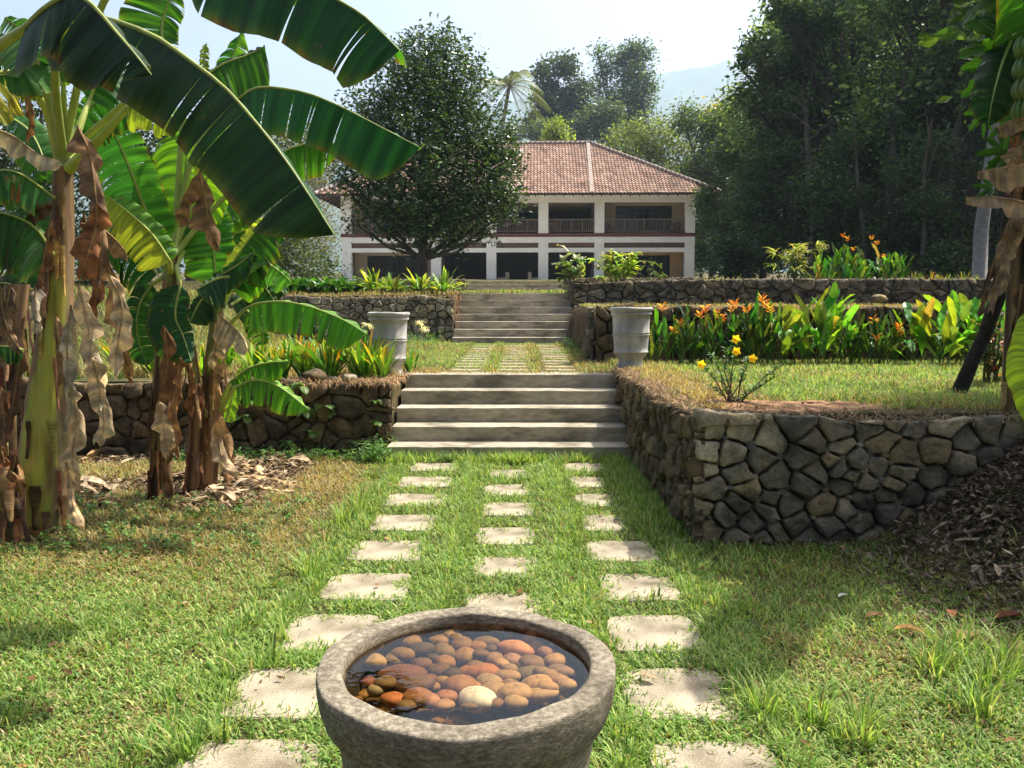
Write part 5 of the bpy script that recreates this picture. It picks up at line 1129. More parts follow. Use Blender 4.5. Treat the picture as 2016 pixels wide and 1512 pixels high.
allamanda()
# terrace three, right: clumps in front of the wood
D = 19.0
def fanpalm(px, D, h, label, n=10):
    x = X(px, D); zb = gz1(x, D); c = Vector((x, D, zb)); t = root('fan_palm', tuple(c), label, 'palm', 'small palms on the top right terrace'); b = MB(); s = MB()
    for i in range(n):
        a = R(0, 6.28); q = R(.35, 1); e_ = c+Vector((math.cos(a)*.28*h, math.sin(a)*.28*h, h*q)); s.tube([c+Vector((R(-.08, .08), R(-.08, .08), -.05)), e_], [.012, .006], 5, hx('#6a7a3a'))
        for k_ in range(11):
            an = a+R(-1.6, 1.6); blade_leaf(b, e_, (math.cos(an), math.sin(an), R(-.1, 1.0)), R(.22, .36), .030, tuple(v*R(.8, 1.25) for v in hx(random.choice(['#8a9a4a', '#a8b25c', '#6d8040', '#c0c274']))), droop=.9, n=5)
    s.build('stems', MAT['leaf'], t); b.build('foliage', MAT['leaf'], t)
fanpalm(1545, 19, .95, 'pale fan leaved palm, left one of the pair on the top right terrace', 12); fanpalm(1578, 19.3, 1.0, 'pale fan leaved palm, right one of the pair on the top right terrace', 12)
G3 = 'heliconias on the top right terrace'
for i, (px, d_, h, n, fl) in enumerate([(1655, 19, 1.0, 12, [(1660, 466), (1668, 472), (1680, 492)]), (1700, 19.2, .95, 13, [(1716, 470), (1726, 480)]), (1740, 19, .75, 11, [(1740, 505)]), (1620, 18.8, .6, 9, []), (1770, 19.3, .6, 9, [])]):
    ginger(px, d_, h, n, f'heliconia clump on the top right terrace, {ORD[i]} counted from the tallest, {["beside","amid","near","before","past"][i]} the fan palms', ['#4d7a2e', '#5f8f38', '#3c6726', '#8aae48'], .12, .42, fl, 'heliconia_plant', 'plant', G3, spread=.3)
for i, (px, d_, L, n) in enumerate([(1798, 19, .5, 40), (1830, 19.2, .5, 40), (1862, 19, .45, 40), (1895, 19.3, .45, 40), (1925, 19, .4, 36), (1600, 18.6, .4, 40), (1500, 18.9, .3, 30)]):
    strap_clump(px, 0, d_, L, .035, n, f'grassy lily tuft on the top right terrace, {ORD[i]} of the row', ['#5c7236', '#6d8240', '#4b6030', '#87793f'], None, 'lily_plant', 'plant', 'grassy tufts on the top right terrace', lean=(.1, 1.0), droop=.8)
for i, (px, d_) in enumerate([(1390, 18.7), (1408, 18.5), (1428, 18.8), (1446, 18.6), (1356, 18.6)]):
    strap_clump(px, 0, d_, .36 if i < 4 else .22, .02, 80, f'{["arching","spiky","bushy","spreading","small"][i]} yellow green grass tuft right of the house corner', ['#b9b45c', '#a8a84e', '#8f9a44', '#cdc273'], None, 'grass_tuft', 'plant', 'yellow grass tufts near the house corner', lean=(.3, 1.8), droop=.9)
# shrubs left of the low wall by the top steps
def shrub(px, D, pts, n, ll, lw, pal, label, mat='leaf', shape='leaf'):
    x = X(px, D); zb = gz1(x, D); c = Vector((x, D, zb)); t = root('shrub', tuple(c), label, 'shrub'); s = MB(); b = MB()
    for (tx, ty) in pts:
        e_ = P(tx, ty, D+R(-.25, .25)); m_ = c.lerp(e_, .5)+Vector((R(-.05, .05), R(-.1, .1), 0)); s.tube([c+Vector((R(-.15, .15), R(-.1, .1), -.05)), m_, e_], [.016, .011, .005], 5, hx('#6d6a40'))
        for i in range(n):
            p = m_.lerp(e_, R(0, 1)); a = R(0, 6.28); blade_leaf(b, p, (math.cos(a), math.sin(a), R(-.2, .9)), ll*R(.7, 1.2), lw*R(.8, 1.2), tuple(v*R(.7, 1.25) for v in hx(random.choice(pal))), droop=R(.3, 1.1), n=5, shape=shape)
    s.build('stems', MAT['leaf'], t); b.build('foliage', MAT[mat], t)
shrub(1215, 19.8, [(1190, 500), (1205, 492), (1222, 495), (1240, 505), (1250, 520), (1195, 530), (1215, 520), (1235, 535), (1210, 545), (1180, 545), (1248, 500), (1172, 510)], 30, .22, .07, ['#9ab84a', '#b5cc5a', '#7d9c3c', '#c9d46a', '#8a9a40'], 'yellow green leafy shrub before the right wing, by the low wall')
shrub(1130, 20.2, [(1100, 520), (1108, 500), (1120, 495), (1135, 510), (1145, 530), (1120, 530), (1150, 505), (1112, 540)], 6, .38, .20, ['#7f9a5c', '#a3b884', '#6a8a4c', '#8a9a60'], 'large pale leaved plant at the top right of the steps', shape='paddle')
shrub(1290, 21.5, [(1270, 520), (1282, 515), (1300, 525), (1262, 540), (1295, 540)], 8, .3, .07, ['#4a5f38', '#5d7244'], 'sparse dark plant before the ground floor window')
# ferns and weeds on the shady left wall and its foot
def fern(px, py, D, s, label):
    c = P(px, py, D); t = root('fern', tuple(c), label, 'fern', 'weeds growing from the shady left wall'); b = MB()
    for i in range(7):
        a = R(math.pi*1.05, math.pi*1.95); d = Vector((math.cos(a), math.sin(a)*.6, R(-.1, .8))).normalized(); p = c.copy(); n = 9
        for k_ in range(n):
            q = p+d*s/n; S = Vector((-d.y, d.x, 0)).normalized() if abs(d.z) < .99 else Vector((1, 0, 0)); ll = s*.3*math.sin(math.pi*(k_+1.2)/(n+1.5))
            for sg in (-1, 1): b.add([p, q, q+S*sg*ll+Vector((0, 0, -.2*ll)), p.lerp(q, .3)+S*sg*ll*.7], [(0, 1, 2, 3)], tuple(v*R(.7, 1.2) for v in hx('#6f8f45')))
            p = q; d = (d+Vector((0, 0, -.16))).normalized()
    b.build('foliage', MAT['leaf'], t)
for i, (px, py, s) in enumerate([(595, 760, .16), (600, 805, .14), (640, 800, .12), (560, 790, .10), (610, 850, .12), (655, 815, .07), (480, 820, .12), (745, 830, .1), (740, 790, .08), (570, 870, .12), (700, 870, .10), (500, 790, .1)]):
    fern(px, py, 8.1, s, f'{["light","drooping","tiny","spread","pale","jagged","thin","tall","slender","low","faint","feathery"][i]} fern sprig on the shaded wall, {ORD[i]} in order leftwards and down')
def weeds(n, xf, yf, name, label, hh=(.04, .14)):
    b = MB()
    for _ in range(n):
        x, y = xf(), yf(); c = Vector((x, y, gz1(x, y))); h = R(*hh); a = R(0, 6.28); e_ = c+Vector((math.cos(a)*h*.4, math.sin(a)*h*.4, h))
        for i in range(9):
            p = c.lerp(e_, R(.1, 1)); az = R(0, 6.28); blade_leaf(b, p, (math.cos(az), math.sin(az), R(0, .8)), R(.02, .05), R(.012, .022), tuple(v*R(.7, 1.2) for v in hx(random.choice(['#4f7a38', '#5f8a44', '#3d6630', '#7a9a50']))), droop=.6, n=3, shape='leaf')
    o = b.build(name, MAT['leaf']); tag(o, label, 'weeds', kind='stuff')
weeds(420, lambda: R(-3.6, SL-.02), lambda: R(7.7, 8.08), 'wall_foot_weeds', 'small leafy weeds along the foot of the shaded left wall')
weeds(160, lambda: R(-1.5, -1.25), lambda: R(7.6, 8.3), 'step_side_weeds', 'thin weeds beside the left end of the lowest step', (.08, .26))
weeds(260, lambda: R(-2.9, -1.35), lambda: R(13.5, 16.1), 'upper_wall_weeds', 'green weeds before the cobble wall by the middle steps', (.1, .3))
weeds(150, lambda: R(.85, 1.12), lambda: R(13.2, 15.8), 'bank_foot_weeds', 'green weeds at the foot of the root covered bank', (.06, .2))
weeds(260, lambda: R(-3.6, -1.6), lambda: R(4.7, 6.3), 'lawn_weeds', 'low leafy weeds around the banana trunks', (.03, .1))
# loose stones on the left wall and its foot
for i, (px, py, r_, D, c) in enumerate([(620, 742, 20, 8.3, '#6d6250'), (688, 745, 13, 8.25, '#a8a08c'), (655, 750, 12, 8.3, '#5f5646'), (555, 903, 17, 7.85, '#6a5c48'), (590, 900, 11, 7.8, '#7d6c52'), (522, 900, 15, 7.9, '#5a4d3c'), (1740-10, 588, 12, 10.9, '#a89a7c')]):
    c3 = P(px, py, D); rr = r_/1600*D; b = MB(); V = []; sd = R(0, 50); nu, nv = 10, 14
    for u in range(nu+1):
        for v in range(nv):
            th = math.pi*u/nu; ph = 2*math.pi*v/nv; q = Vector((math.sin(th)*math.cos(ph), math.sin(th)*math.sin(ph), math.cos(th))); q *= 1+.25*mnoise.noise(q*1.5+Vector((sd, 0, 0)))
            V.append(tuple(c3+Vector((q.x*rr*1.2, q.y*rr, q.z*rr*.75))))
    b.quadgrid(V, nu+1, nv, hx(c), closed=True); o = b.build('loose_stone', MAT['stone'], local=c3, smooth=True)
    tag(o, ['large dull stone on the wall top left of the urn', 'small pale round stone on the wall top nearest the urn', 'little dark stone between the two wall top stones', 'brown stone at the foot of the shaded wall', 'smaller tan stone right of the brown one at the wall foot', 'leftmost dark stone at the wall foot', 'flat pale stone on the rim of the rough rock wall'][i], 'stone')
# ================================================================ banana plants
def spline(P_, n):
    P_ = [Vector(p) for p in P_]; Q = [P_[0]*2-P_[1]]+P_+[P_[-1]*2-P_[-2]]; out = []
    m_ = len(P_)-1
    for i in range(n):
        t = i/(n-1)*m_; k = min(int(t), m_-1); u = t-k; a, b_, c, d = Q[k:k+4]
        out.append(.5*((2*b_)+(c-a)*u+(2*a-5*b_+4*c-d)*u*u+(3*b_-a-3*c+d)*u**3))
    return out
def wv(v): v = Vector(v); return Vector((v[0], v[2] if len(v) > 2 else 0, v[1])).normalized()   # (right, up, away)
def bleaf(plant, pts, wA, A, wB=None, B=None, col='#3f7a28', col2=None, stalk=None, droop=(.5, .5), tears=5, rip=.012, rr=.010, tip=.35, base=.10, label=None, n=46):
    """pts: midrib as (px,py,D); wA,wB blade widths in picture pixels at that depth; A,B directions (right,up,away)"""
    P_ = [P(*q) for q in pts]; C_ = spline(P_, n); mid = pts[len(pts)//2][2]; b = MB(); m_ = 9
    cA = hx(col); cB = hx(col2 or col)
    for side, (w_, dr) in enumerate(((wA, A), (wB, B))):
        if not w_: continue
        W = w_/1600*mid; d0 = wv(dr); c = cA if side == 0 else cB
        cuts = sorted(set([0, n-1]+[random.randint(4, n-4) for _ in range(tears+(2 if 1 < tears < 5 else 0))])); ph = R(0, 9)
        for s0, s1 in zip(cuts[:-1], cuts[1:]):
            if s1 <= s0: continue
            V = []; UV = []; CC = []; dd = R(-.05, .05); k = s1-s0+1; shade = R(.88, 1.1)
            for i in range(s0, s1+1):
                t = i/(n-1); T = (C_[min(i+1, n-1)]-C_[max(i-1, 0)]).normalized(); a = (d0-T*d0.dot(T)).normalized()
                prof = min(1, (t/base)**.6 if base > 0 else 1)*(1 if t < 1-tip else max(.0, 1-((t-(1-tip))/tip)**2.2))
                w__ = W*prof*(1+.03*math.sin(t*19+ph)); nn = T.cross(a)
                edge = 0
                if i == s0 and s0 > 0: edge = 1
                if i == s1 and s1 < n-1: edge = -1
                for j in range(m_+1):
                    s_ = j/m_; an = (droop[side]+dd)*s_*s_*.9
                    p = C_[i]+a*w__*s_*math.cos(an)+Vector((0, 0, -1))*w__*s_*math.sin(an)+nn*(rip*math.sin(t*42+ph+s_*1.5)*s_+.3*rip*math.sin(t*110+ph)*s_)+T*edge*s_*.004*(1+s_)*(1 if rip < .013 else 2)
                    V.append(p+nn*.0012*(1 if side else -1)); UV.append((t*2.2+ph, s_*.6)); q = shade*(1+.10*math.sin(t*60+ph)); CC.append(tuple(min(1, v*q) for v in (mixc(c, hx('#7a5a2c'), .85) if (s_ > .95 and math.sin(t*23+ph)+math.sin(t*57+ph) > .5) else mixc(c, hx('#a7a83a'), .22*max(0, s_-.85)/.15))))
            b.quadgrid([tuple(v) for v in V], k, m_+1, np.array(CC), uv=UV)
    lf = b.build('leaf', MAT['banana'], plant, smooth=True)
    if label: lf['label'] = label
    r = MB(); q = [C_[i] for i in range(0, n, 3)]; kk = len(q)
    rc = mixc(hx('#b9c46a'), hx(col), .25)
    if stalk:
        S_ = spline([P(*s) for s in stalk]+[C_[0]], 10)[:-1]; q = S_+q; rad = [rr*(2.6-1.3*i/len(S_)) for i in range(len(S_))]+[rr*(1.15-1.0*i/kk) for i in range(kk)]
    else: rad = [rr*(1.15-1.0*i/kk) for i in range(kk)]
    r.tube(q, rad, 8, rc); o = r.build('midrib', MAT['rib'], plant, smooth=True)
    # the rib belongs to its leaf
    o.parent = lf
    return lf
def bdry(plant, pts, wA, wB, A=(-1, 0), B=(1, 0), col='#8a6544', crumple=.030, n=52, lob=None, curl=1.0, tip=.3, label=None):
    P_ = [P(*q) for q in pts]; C_ = spline(P_, n); mid = pts[len(pts)//2][2]; b = MB(); m_ = 7; sd = R(0, 99); lob = lob or max(1.3, sum((P_[i+1]-P_[i]).length for i in range(len(P_)-1))/.30); wA *= .98; wB *= .95
    for side, (w_, dr) in enumerate(((wA, A), (wB, B))):
        if not w_: continue
        W = w_/1600*mid; d0 = wv(dr); V = []; UV = []; CC = []; cc = hx(col)
        for i in range(n):
            t = i/(n-1); T = (C_[min(i+1, n-1)]-C_[max(i-1, 0)]).normalized(); a = (d0-T*d0.dot(T)).normalized(); nn = T.cross(a)
            prof = min(1, (t/.08)**.6)*(1 if t < 1-tip else 1-.85*((t-(1-tip))/tip)**1.6); fl_ = (t*lob+.55*side+(sd % 1)) % 1.0; jag = (.30+.85*fl_**.8)*(1 if fl_ < .86 else max(.25, 1-(fl_-.86)/.14*.75))*(1+.07*math.sin(t*33+sd))
            w__ = W*prof*jag
            for j in range(m_+1):
                s_ = j/m_; an = curl*1.7*s_*(.6+.4*math.sin(t*6+sd))
                p = C_[i]+a*w__*(math.sin(an)/max(an, .01) if an > .01 else 1)*s_+nn*(1 if side else -1)*w__*.35*(1-math.cos(an))*s_*-1
                z = mnoise.noise(p*7+Vector((sd, 0, 0)))*crumple*s_+mnoise.noise(p*18)*crumple*.45*s_+crumple*.22*s_*math.sin(t*30+sd+s_*3)
                V.append(p+nn*z+Vector((0, 0, -.03*s_*s_))); UV.append((t*1.4+sd, s_*.5)); q = .75+.45*mnoise.noise(p*5+Vector((0, sd, 0)))+.25; CC.append(tuple(max(0, v*q) for v in cc))
        b.quadgrid([tuple(v) for v in V], n, m_+1, np.array(CC), uv=UV)
    lf = b.build('dry_leaf', MAT['dry'], plant, smooth=True)
    if label: lf['label'] = label
    r = MB(); r.tube([C_[i] for i in range(0, n, 3)], [.008*max(.2, 1-.8*i/17) for i in range(len(range(0, n, 3)))], 6, mixc(hx(col), hx('#b59468'), .6)); o = r.build('midrib', MAT['dry'], plant, smooth=True); o.parent = lf
    return lf
MAT['stem'] = noisemat('pseudostem', [(.3, (.6, .6, .6)), (.5, (1, 1, 1)), (.72, (1.2, 1.15, 1.05))], 26, 8, .75, .5, 40, stretch=(1, 1, .08), col=True, bdist=.006, stops2=[(.36, (.5, .42, .3)), (.5, (1, 1, 1))], scale2=7)
def pseudostem(plant, pts, rads, green=(0, 0), gc='#a9a548', bc='#7d6a50', flakes=12, k=28):
    C_ = spline([P(*q) for q in pts], 30); D_ = pts[0][2]; b = MB(); V = []; CC = []; n = 30
    rad = np.interp(np.linspace(0, 1, n), np.linspace(0, 1, len(rads)), rads)/1600*D_
    for i, p in enumerate(C_):
        for j in range(k):
            a = 2*math.pi*j/k; r = rad[i]*(1+.06*math.cos(a*3+i*.12)+.03*math.sin(a*7+i*.3)); V.append((p.x+r*math.cos(a), p.y+r*math.sin(a), p.z))
            t = i/(n-1); g = 1 if (green[0] < t < green[1] and abs(math.degrees(a)-278+14*math.sin(t*9)) < 42) else 0
            CC.append(tuple(v*R(.85, 1.15) for v in (hx(gc) if g else mixc(hx(bc), hx('#8f7350'), .5+.5*math.sin(a*5+1)))))
    b.quadgrid(V, n, k, np.array(CC), closed=True); st = b.build('pseudostem', MAT['stem'], plant, smooth=True)
    if flakes:
        b = MB()
        for _ in range(flakes):
            i = random.randint(1, n-3); a = R(math.pi*.95, math.pi*2.05); p = C_[i]; r = rad[i]*1.08; q = p+Vector((r*math.cos(a), r*math.sin(a), 0)); L_ = R(.15, .45); w_ = R(.015, .045); s_ = Vector((-math.sin(a), math.cos(a), 0)); V = []
            for u in range(7):
                t = u/6; o_ = Vector((math.cos(a), math.sin(a), 0))*(.01+.05*t*t*R(.3, 1.4)); c = q+o_+Vector((0, 0, -L_*t)); ww = w_*(1-.6*t)*(1+R(-.2, .2)); V += [c-s_*ww-o_*.4, c+o_*.1, c+s_*ww-o_*.4]
            b.quadgrid([tuple(v) for v in V], 7, 3, tuple(v*R(.7, 1.3) for v in hx(random.choice(['#6f5338', '#93734c', '#53402e', '#b0946a']))), uv=[(u*.08, j*.1) for u in range(7) for j in range(3)])
        o_ = b.build('loose_sheath', MAT['dry'], st, smooth=True); o_['kind'] = 'stuff'
    return st
random.seed(77)
BGR = 'banana plants left of the path'
g1 = G(78, 1030, 0)
p1 = root('banana_plant', tuple(g1), 'tallest banana plant at the left, yellow green trunk and huge arching leaves', 'banana plant', BGR)
pseudostem(p1, [(78, 1045, 5.4), (92, 900, 5.4), (100, 760, 5.4), (112, 620, 5.4), (122, 480, 5.4), (124, 330, 5.4)], [60, 49, 39, 29, 23, 17], (0.02, .72), flakes=26)
D1, D2, DW, DG = '#1e3f1c', '#2c5a24', '#6f9c2e', '#3d7a2a'
bleaf(p1, [(128, 28, 3.95), (215, 38, 3.8), (305, 72, 3.7), (365, 113, 3.6), (434, 165, 3.5), (486, 220, 3.42), (555, 305, 3.35), (607, 382, 3.3), (658, 462, 3.3)], 128, (-.72, -.7, -.05), 95, (.25, -.25, 1), D1, D2, stalk=[(124, 310, 5.4), (108, 150, 4.8)], droop=(.15, .5), tears=4, rip=.010, rr=.012, tip=.22, base=.03)
bleaf(p1, [(48, 56, 3.6), (92, 14, 3.5), (135, -8, 3.45), (173, 2, 3.4), (226, 60, 3.35), (262, 102, 3.3), (298, 147, 3.3)], 118, (-.45, -.9, -.1), 60, (.3, -.2, 1), '#1d3b1d', D1, stalk=[(-60, 130, 3.9)], droop=(.15, .4), tears=4, tip=.35, base=.05, rr=.013)
bleaf(p1, [(360, -110, 4.7), (500, -62, 4.5), (600, -32, 4.4), (700, 20, 4.3), (745, 58, 4.25), (787, 100, 4.2)], 108, (-.3, -.95, -.1), 90, (.2, .1, 1), '#1f4a26', '#2f6a2a', stalk=[(124, 310, 5.4), (180, 60, 5.0), (260, -70, 4.8)], droop=(.2, .5), tears=5, tip=.18)
bleaf(p1, [(330, 120, 4.9), (318, 60, 4.9), (330, 10, 4.9), (348, -40, 4.9)], 76, (-1, .1, -.2), 30, (1, .2, .4), '#3c6e2c', '#3c6e2c', droop=(.1, .3), tears=3, base=.2, stalk=[(124, 310, 5.4), (260, 190, 5.1)])
bleaf(p1, [(80, 140, 5.0), (62, 98, 4.9), (40, 62, 4.8), (10, 34, 4.7)], 62, (-.5, -.85, 0), 34, (.8, .5, .1), '#4f7468', '#2d5a34', stalk=[(122, 310, 5.4), (105, 230, 5.2)], droop=(.2, .2), tears=2, base=.2, rr=.016)
bleaf(p1, [(52, 156, 5.1), (10, 140, 5.0), (-40, 165, 4.9), (-90, 210, 4.8)], 72, (0, -1, 0), 0, None, '#b7b560', None, stalk=[(118, 320, 5.4), (92, 220, 5.3)], droop=(.2, .2), tears=8, rr=.014, label='pale yellow torn leaf')
bleaf(p1, [(125, 170, 5.2), (122, 120, 5.2), (118, 60, 5.2)], 22, (-1, 0, 0), 26, (1, 0, 0), DG, '#77a040', stalk=[(124, 320, 5.4), (126, 240, 5.3)], droop=(0, 0), tears=1, rr=.012)
bleaf(p1, [(155, 122, 5.2), (130, 105, 5.1), (95, 110, 5.0), (40, 140, 4.9), (-10, 150, 4.9)], 44, (0, -1, 0), 20, (.2, .5, .8), '#356a24', None, stalk=[(128, 320, 5.4), (146, 200, 5.3)], droop=(.3, .2), tears=4, rr=.009)
bleaf(p1, [(178, 195, 5.6), (195, 150, 5.6), (215, 120, 5.7), (240, 110, 5.8)], 60, (.6, -.8, 0), 30, (-.8, .5, .1), '#2e6426', None, stalk=[(134, 320, 5.4), (160, 240, 5.5)], droop=(.3, .2), tears=3, rr=.012)
bleaf(p1, [(252, 212, 5.0), (290, 198, 4.8), (325, 215, 4.7), (352, 246, 4.6)], 48, (-.2, -1, 0), 24, (.2, .5, .9), '#8fa83a', DG, stalk=[(132, 335, 5.4), (185, 285, 5.2)], droop=(.2, .2), tears=2, rr=.016, base=.1)
bleaf(p1, [(100, 385, 5.3), (45, 345, 5.1), (0, 335, 5.0), (-70, 350, 5.0)], 50, (0, -1, -.1), 25, (0, .4, .9), '#2a5a28', None, stalk=[(122, 400, 5.4)], tears=7, rr=.008)
bleaf(p1, [(105, 500, 5.3), (70, 450, 5.2), (25, 425, 5.1), (-50, 410, 5.0)], 84, (-.1, -1, -.1), 30, (.1, .4, .9), '#24501f', '#3f6c28', stalk=[(118, 520, 5.4)], tears=4, rr=.01)
bleaf(p1, [(20, 230, 5.8), (60, 260, 5.7), (85, 310, 5.6), (95, 360, 5.6)], 50, (-.9, -.3, .1), 44, (.9, .2, .1), '#386a28', None, tears=5, rr=.009)
bleaf(p1, [(150, 250, 5.8), (185, 205, 5.8), (240, 180, 5.8), (290, 190, 5.8)], 55, (.2, -1, .1), 40, (-.3, .9, .1), '#2c6226', '#44742a', tears=5, rr=.008)
bleaf(p1, [(-30, 90, 5.2), (20, 100, 5.2), (70, 130, 5.2), (110, 180, 5.2)], 60, (-.5, -1, .1), 50, (.5, .8, .1), '#254c22', '#34642a', tears=4, rr=.008)
TAN, BRN, GRY, LTN = '#b8a184', '#836852', '#a59a8a', '#cfbb9f'
bdry(p1, [(152, 248, 5.15), (176, 300, 5.1), (188, 380, 5.05), (198, 470, 5.0), (196, 560, 5.0)], 34, 22, (-.9, -.3, -.2), (.9, 0, .3), BRN, curl=.6, label='large brown folded dry leaf')
bdry(p1, [(190, 400, 5.0), (188, 450, 5.0), (170, 510, 4.95), (160, 545, 4.95)], 40, 30, (-.9, -.2, -.1), (.9, .1, .2), '#85593a', curl=.5)
bdry(p1, [(-60, 240, 5.2), (20, 265, 5.2), (70, 300, 5.2), (118, 318, 5.2)], 30, 8, (-.1, -1, 0), (0, 1, .3), LTN, curl=.4)
bdry(p1, [(-60, 330, 5.3), (0, 345, 5.3), (50, 375, 5.3), (80, 400, 5.3)], 26, 8, (-.1, -1, 0), (0, 1, .3), '#8a5c38', curl=.5)
for q, a, b_, c, cu in [([(205, 500, 5.1), (222, 560, 5.1), (236, 640, 5.1), (262, 735, 5.1)], 30, 26, '#9c7c5c', .9), ([(214, 540, 5.0), (240, 600, 5.0), (232, 680, 5.0), (225, 740, 5.0)], 24, 28, TAN, 1), ([(155, 560, 5.2), (172, 630, 5.2), (180, 700, 5.15), (205, 800, 5.1)], 26, 30, LTN, .9), ([(180, 700, 5.1), (195, 760, 5.1), (205, 840, 5.1), (190, 870, 5.1)], 34, 26, TAN, .8), ([(140, 600, 5.1), (132, 690, 5.1), (140, 790, 5.1), (126, 850, 5.1)], 18, 18, GRY, 1), ([(140, 760, 5.1), (150, 830, 5.1), (142, 900, 5.1), (150, 960, 5.1)], 24, 26, '#b9a182', .9), ([(130, 910, 5.0), (140, 960, 5.0), (146, 1000, 4.9), (166, 1036, 4.8)], 20, 14, '#b59a78', 1), ([(72, 560, 5.1), (68, 620, 5.05), (70, 650, 5.05)], 14, 16, GRY, .8), ([(102, 430, 5.1), (92, 480, 5.1), (80, 540, 5.1), (76, 570, 5.1)], 10, 12, '#6f4e36', .9), ([(165, 420, 5.3), (180, 480, 5.3), (190, 560, 5.3), (185, 640, 5.3)], 24, 18, '#6b4a35', .9), ([(160, 440, 5.2), (200, 450, 5.2), (235, 480, 5.2), (250, 505, 5.2)], 22, 10, '#93775a', .7), ([(0, 560, 5.4), (12, 640, 5.4), (40, 690, 5.4)], 18, 12, '#6d5a4a', .9), ([(55, 180, 5.2), (60, 230, 5.2), (52, 275, 5.2)], 10, 12, '#a87a52', .8), ([(100, 400, 5.2), (60, 420, 5.2), (20, 470, 5.2), (0, 540, 5.2)], 12, 18, '#5f4634', .8), ([(110, 620, 5.15), (118, 700, 5.1), (112, 780, 5.1)], 10, 14, '#7c6046', .9), ([(230, 640, 5.15), (240, 700, 5.1), (262, 750, 5.1)], 14, 12, '#8a6a4c', .9)]:
    bdry(p1, q, a, b_, col=c, curl=cu)
# second plant, middle clump
g2 = G(330, 975, 0)
p2 = root('banana_plant', tuple(g2), 'banana plant with dark slim trunk in the middle clump, broad leaf facing the lawn', 'banana plant', BGR)
pseudostem(p2, [(318, 985, 6.3), (316, 840, 6.3), (322, 700, 6.3), (332, 600, 6.3), (340, 500, 6.3)], [22, 18, 16, 15, 12], (.55, .95), '#7d8a48', '#4a3526', flakes=16)
bleaf(p2, [(468, 196, 6.2), (510, 172, 6.0), (590, 180, 5.8), (660, 205, 5.7), (761, 256, 5.55), (828, 291, 5.5)], 82, (-.12, -1, -.05), 70, (.2, .1, 1), '#225a2e', '#3a7a30', stalk=[(342, 500, 6.3), (372, 330, 6.3), (420, 240, 6.3)], droop=(.15, .4), tears=5, tip=.2, base=.12)
bleaf(p2, [(505, 335, 6.4), (560, 298, 6.3), (620, 280, 6.2), (672, 284, 6.1)], 52, (-.2, -1, 0), 20, (.1, .3, 1), '#3f7428', None, stalk=[(345, 500, 6.3), (430, 400, 6.4)], tears=4)
bleaf(p2, [(410, 300, 6.4), (430, 200, 6.4), (455, 120, 6.4), (478, 60, 6.4)], 40, (-.9, .2, .2), 44, (.9, .1, .1), '#2e6426', '#5c9430', stalk=[(342, 490, 6.3), (380, 400, 6.4)], tears=4, tip=.45)
bleaf(p2, [(400, 152, 6.2), (440, 126, 6.2), (490, 107, 6.2), (522, 90, 6.2)], 62, (.25, -1, 0), 16, (-.2, .8, .6), '#2a5220', '#163018', tears=2, tip=.3, stalk=[(345, 490, 6.3), (355, 300, 6.3), (370, 190, 6.2)])
bleaf(p2, [(403, 140, 6.6), (402, 112, 6.6), (406, 84, 6.6)], 10, (-1, 0, 0), 10, (1, 0, 0), '#6f8a48', None, tears=2)
bleaf(p2, [(318, 480, 6.2), (285, 410, 6.1), (255, 330, 6.0), (225, 265, 5.95), (195, 235, 5.9)], 66, (-.9, -.35, 0), 48, (.85, .45, .05), '#2f6a38', '#3f7c3a', stalk=[(334, 540, 6.3)], droop=(.35, .1), tears=3, tip=.3, rr=.014)
bleaf(p2, [(335, 515, 6.0), (300, 462, 5.95), (255, 420, 5.9), (213, 387, 5.9)], 58, (-.6, -.8, 0), 30, (.6, .6, .5), '#a9b64a', '#5a8a34', droop=(.2, .2), tears=2, tip=.25, stalk=[(336, 540, 6.3)], label='pale yellow green lower leaf')
bleaf(p2, [(352, 440, 6.5), (362, 360, 6.5), (368, 300, 6.5), (366, 245, 6.5)], 72, (-1, -.1, 0), 50, (1, 0, .1), '#5a8c2c', '#78a83a', stalk=[(344, 520, 6.3)], tears=4, tip=.15)
bleaf(p2, [(330, 480, 6.7), (330, 410, 6.7), (320, 350, 6.7), (300, 300, 6.7)], 55, (-.9, .1, 0), 60, (.9, 0, 0), '#28551f', '#3a6c26', tears=4, tip=.3)
bleaf(p2, [(378, 470, 6.4), (395, 400, 6.4), (410, 340, 6.4), (415, 290, 6.4)], 30, (-.9, -.2, 0), 48, (.9, .1, 0), '#6f9f2c', '#86b838', tears=3, tip=.3, stalk=[(346, 520, 6.3)])
bleaf(p2, [(300, 560, 6.5), (275, 600, 6.5), (270, 660, 6.5), (290, 720, 6.5)], 34, (-1, 0, 0), 50, (1, 0, 0), '#1f4822', '#28551f', tears=3, stalk=[(330, 540, 6.3)])
bleaf(p2, [(355, 560, 6.2), (345, 620, 6.2), (360, 660, 6.2), (378, 715, 6.1)], 62, (-.95, -.3, 0), 24, (.9, .2, .2), '#27553a', None, tears=1, tip=.5, stalk=[(345, 520, 6.3)], droop=(.4, .2), label='hanging blue green leaf')
bleaf(p2, [(310, 540, 6.6), (280, 500, 6.6), (240, 480, 6.6), (200, 490, 6.6)], 60, (-.1, -1, 0), 30, (0, .8, .5), '#23501f', None, tears=4)
bleaf(p2, [(360, 450, 6.7), (420, 380, 6.8), (480, 350, 6.8), (530, 360, 6.8)], 70, (.3, -1, 0), 40, (-.3, .9, .1), '#2a5a26', '#3c7030', tears=5)
bleaf(p2, [(365, 520, 6.8), (440, 470, 6.8), (510, 450, 6.8), (560, 470, 6.8)], 60, (.2, -1, 0), 40, (-.2, .9, .1), '#234e22', '#6f9f34', tears=5)
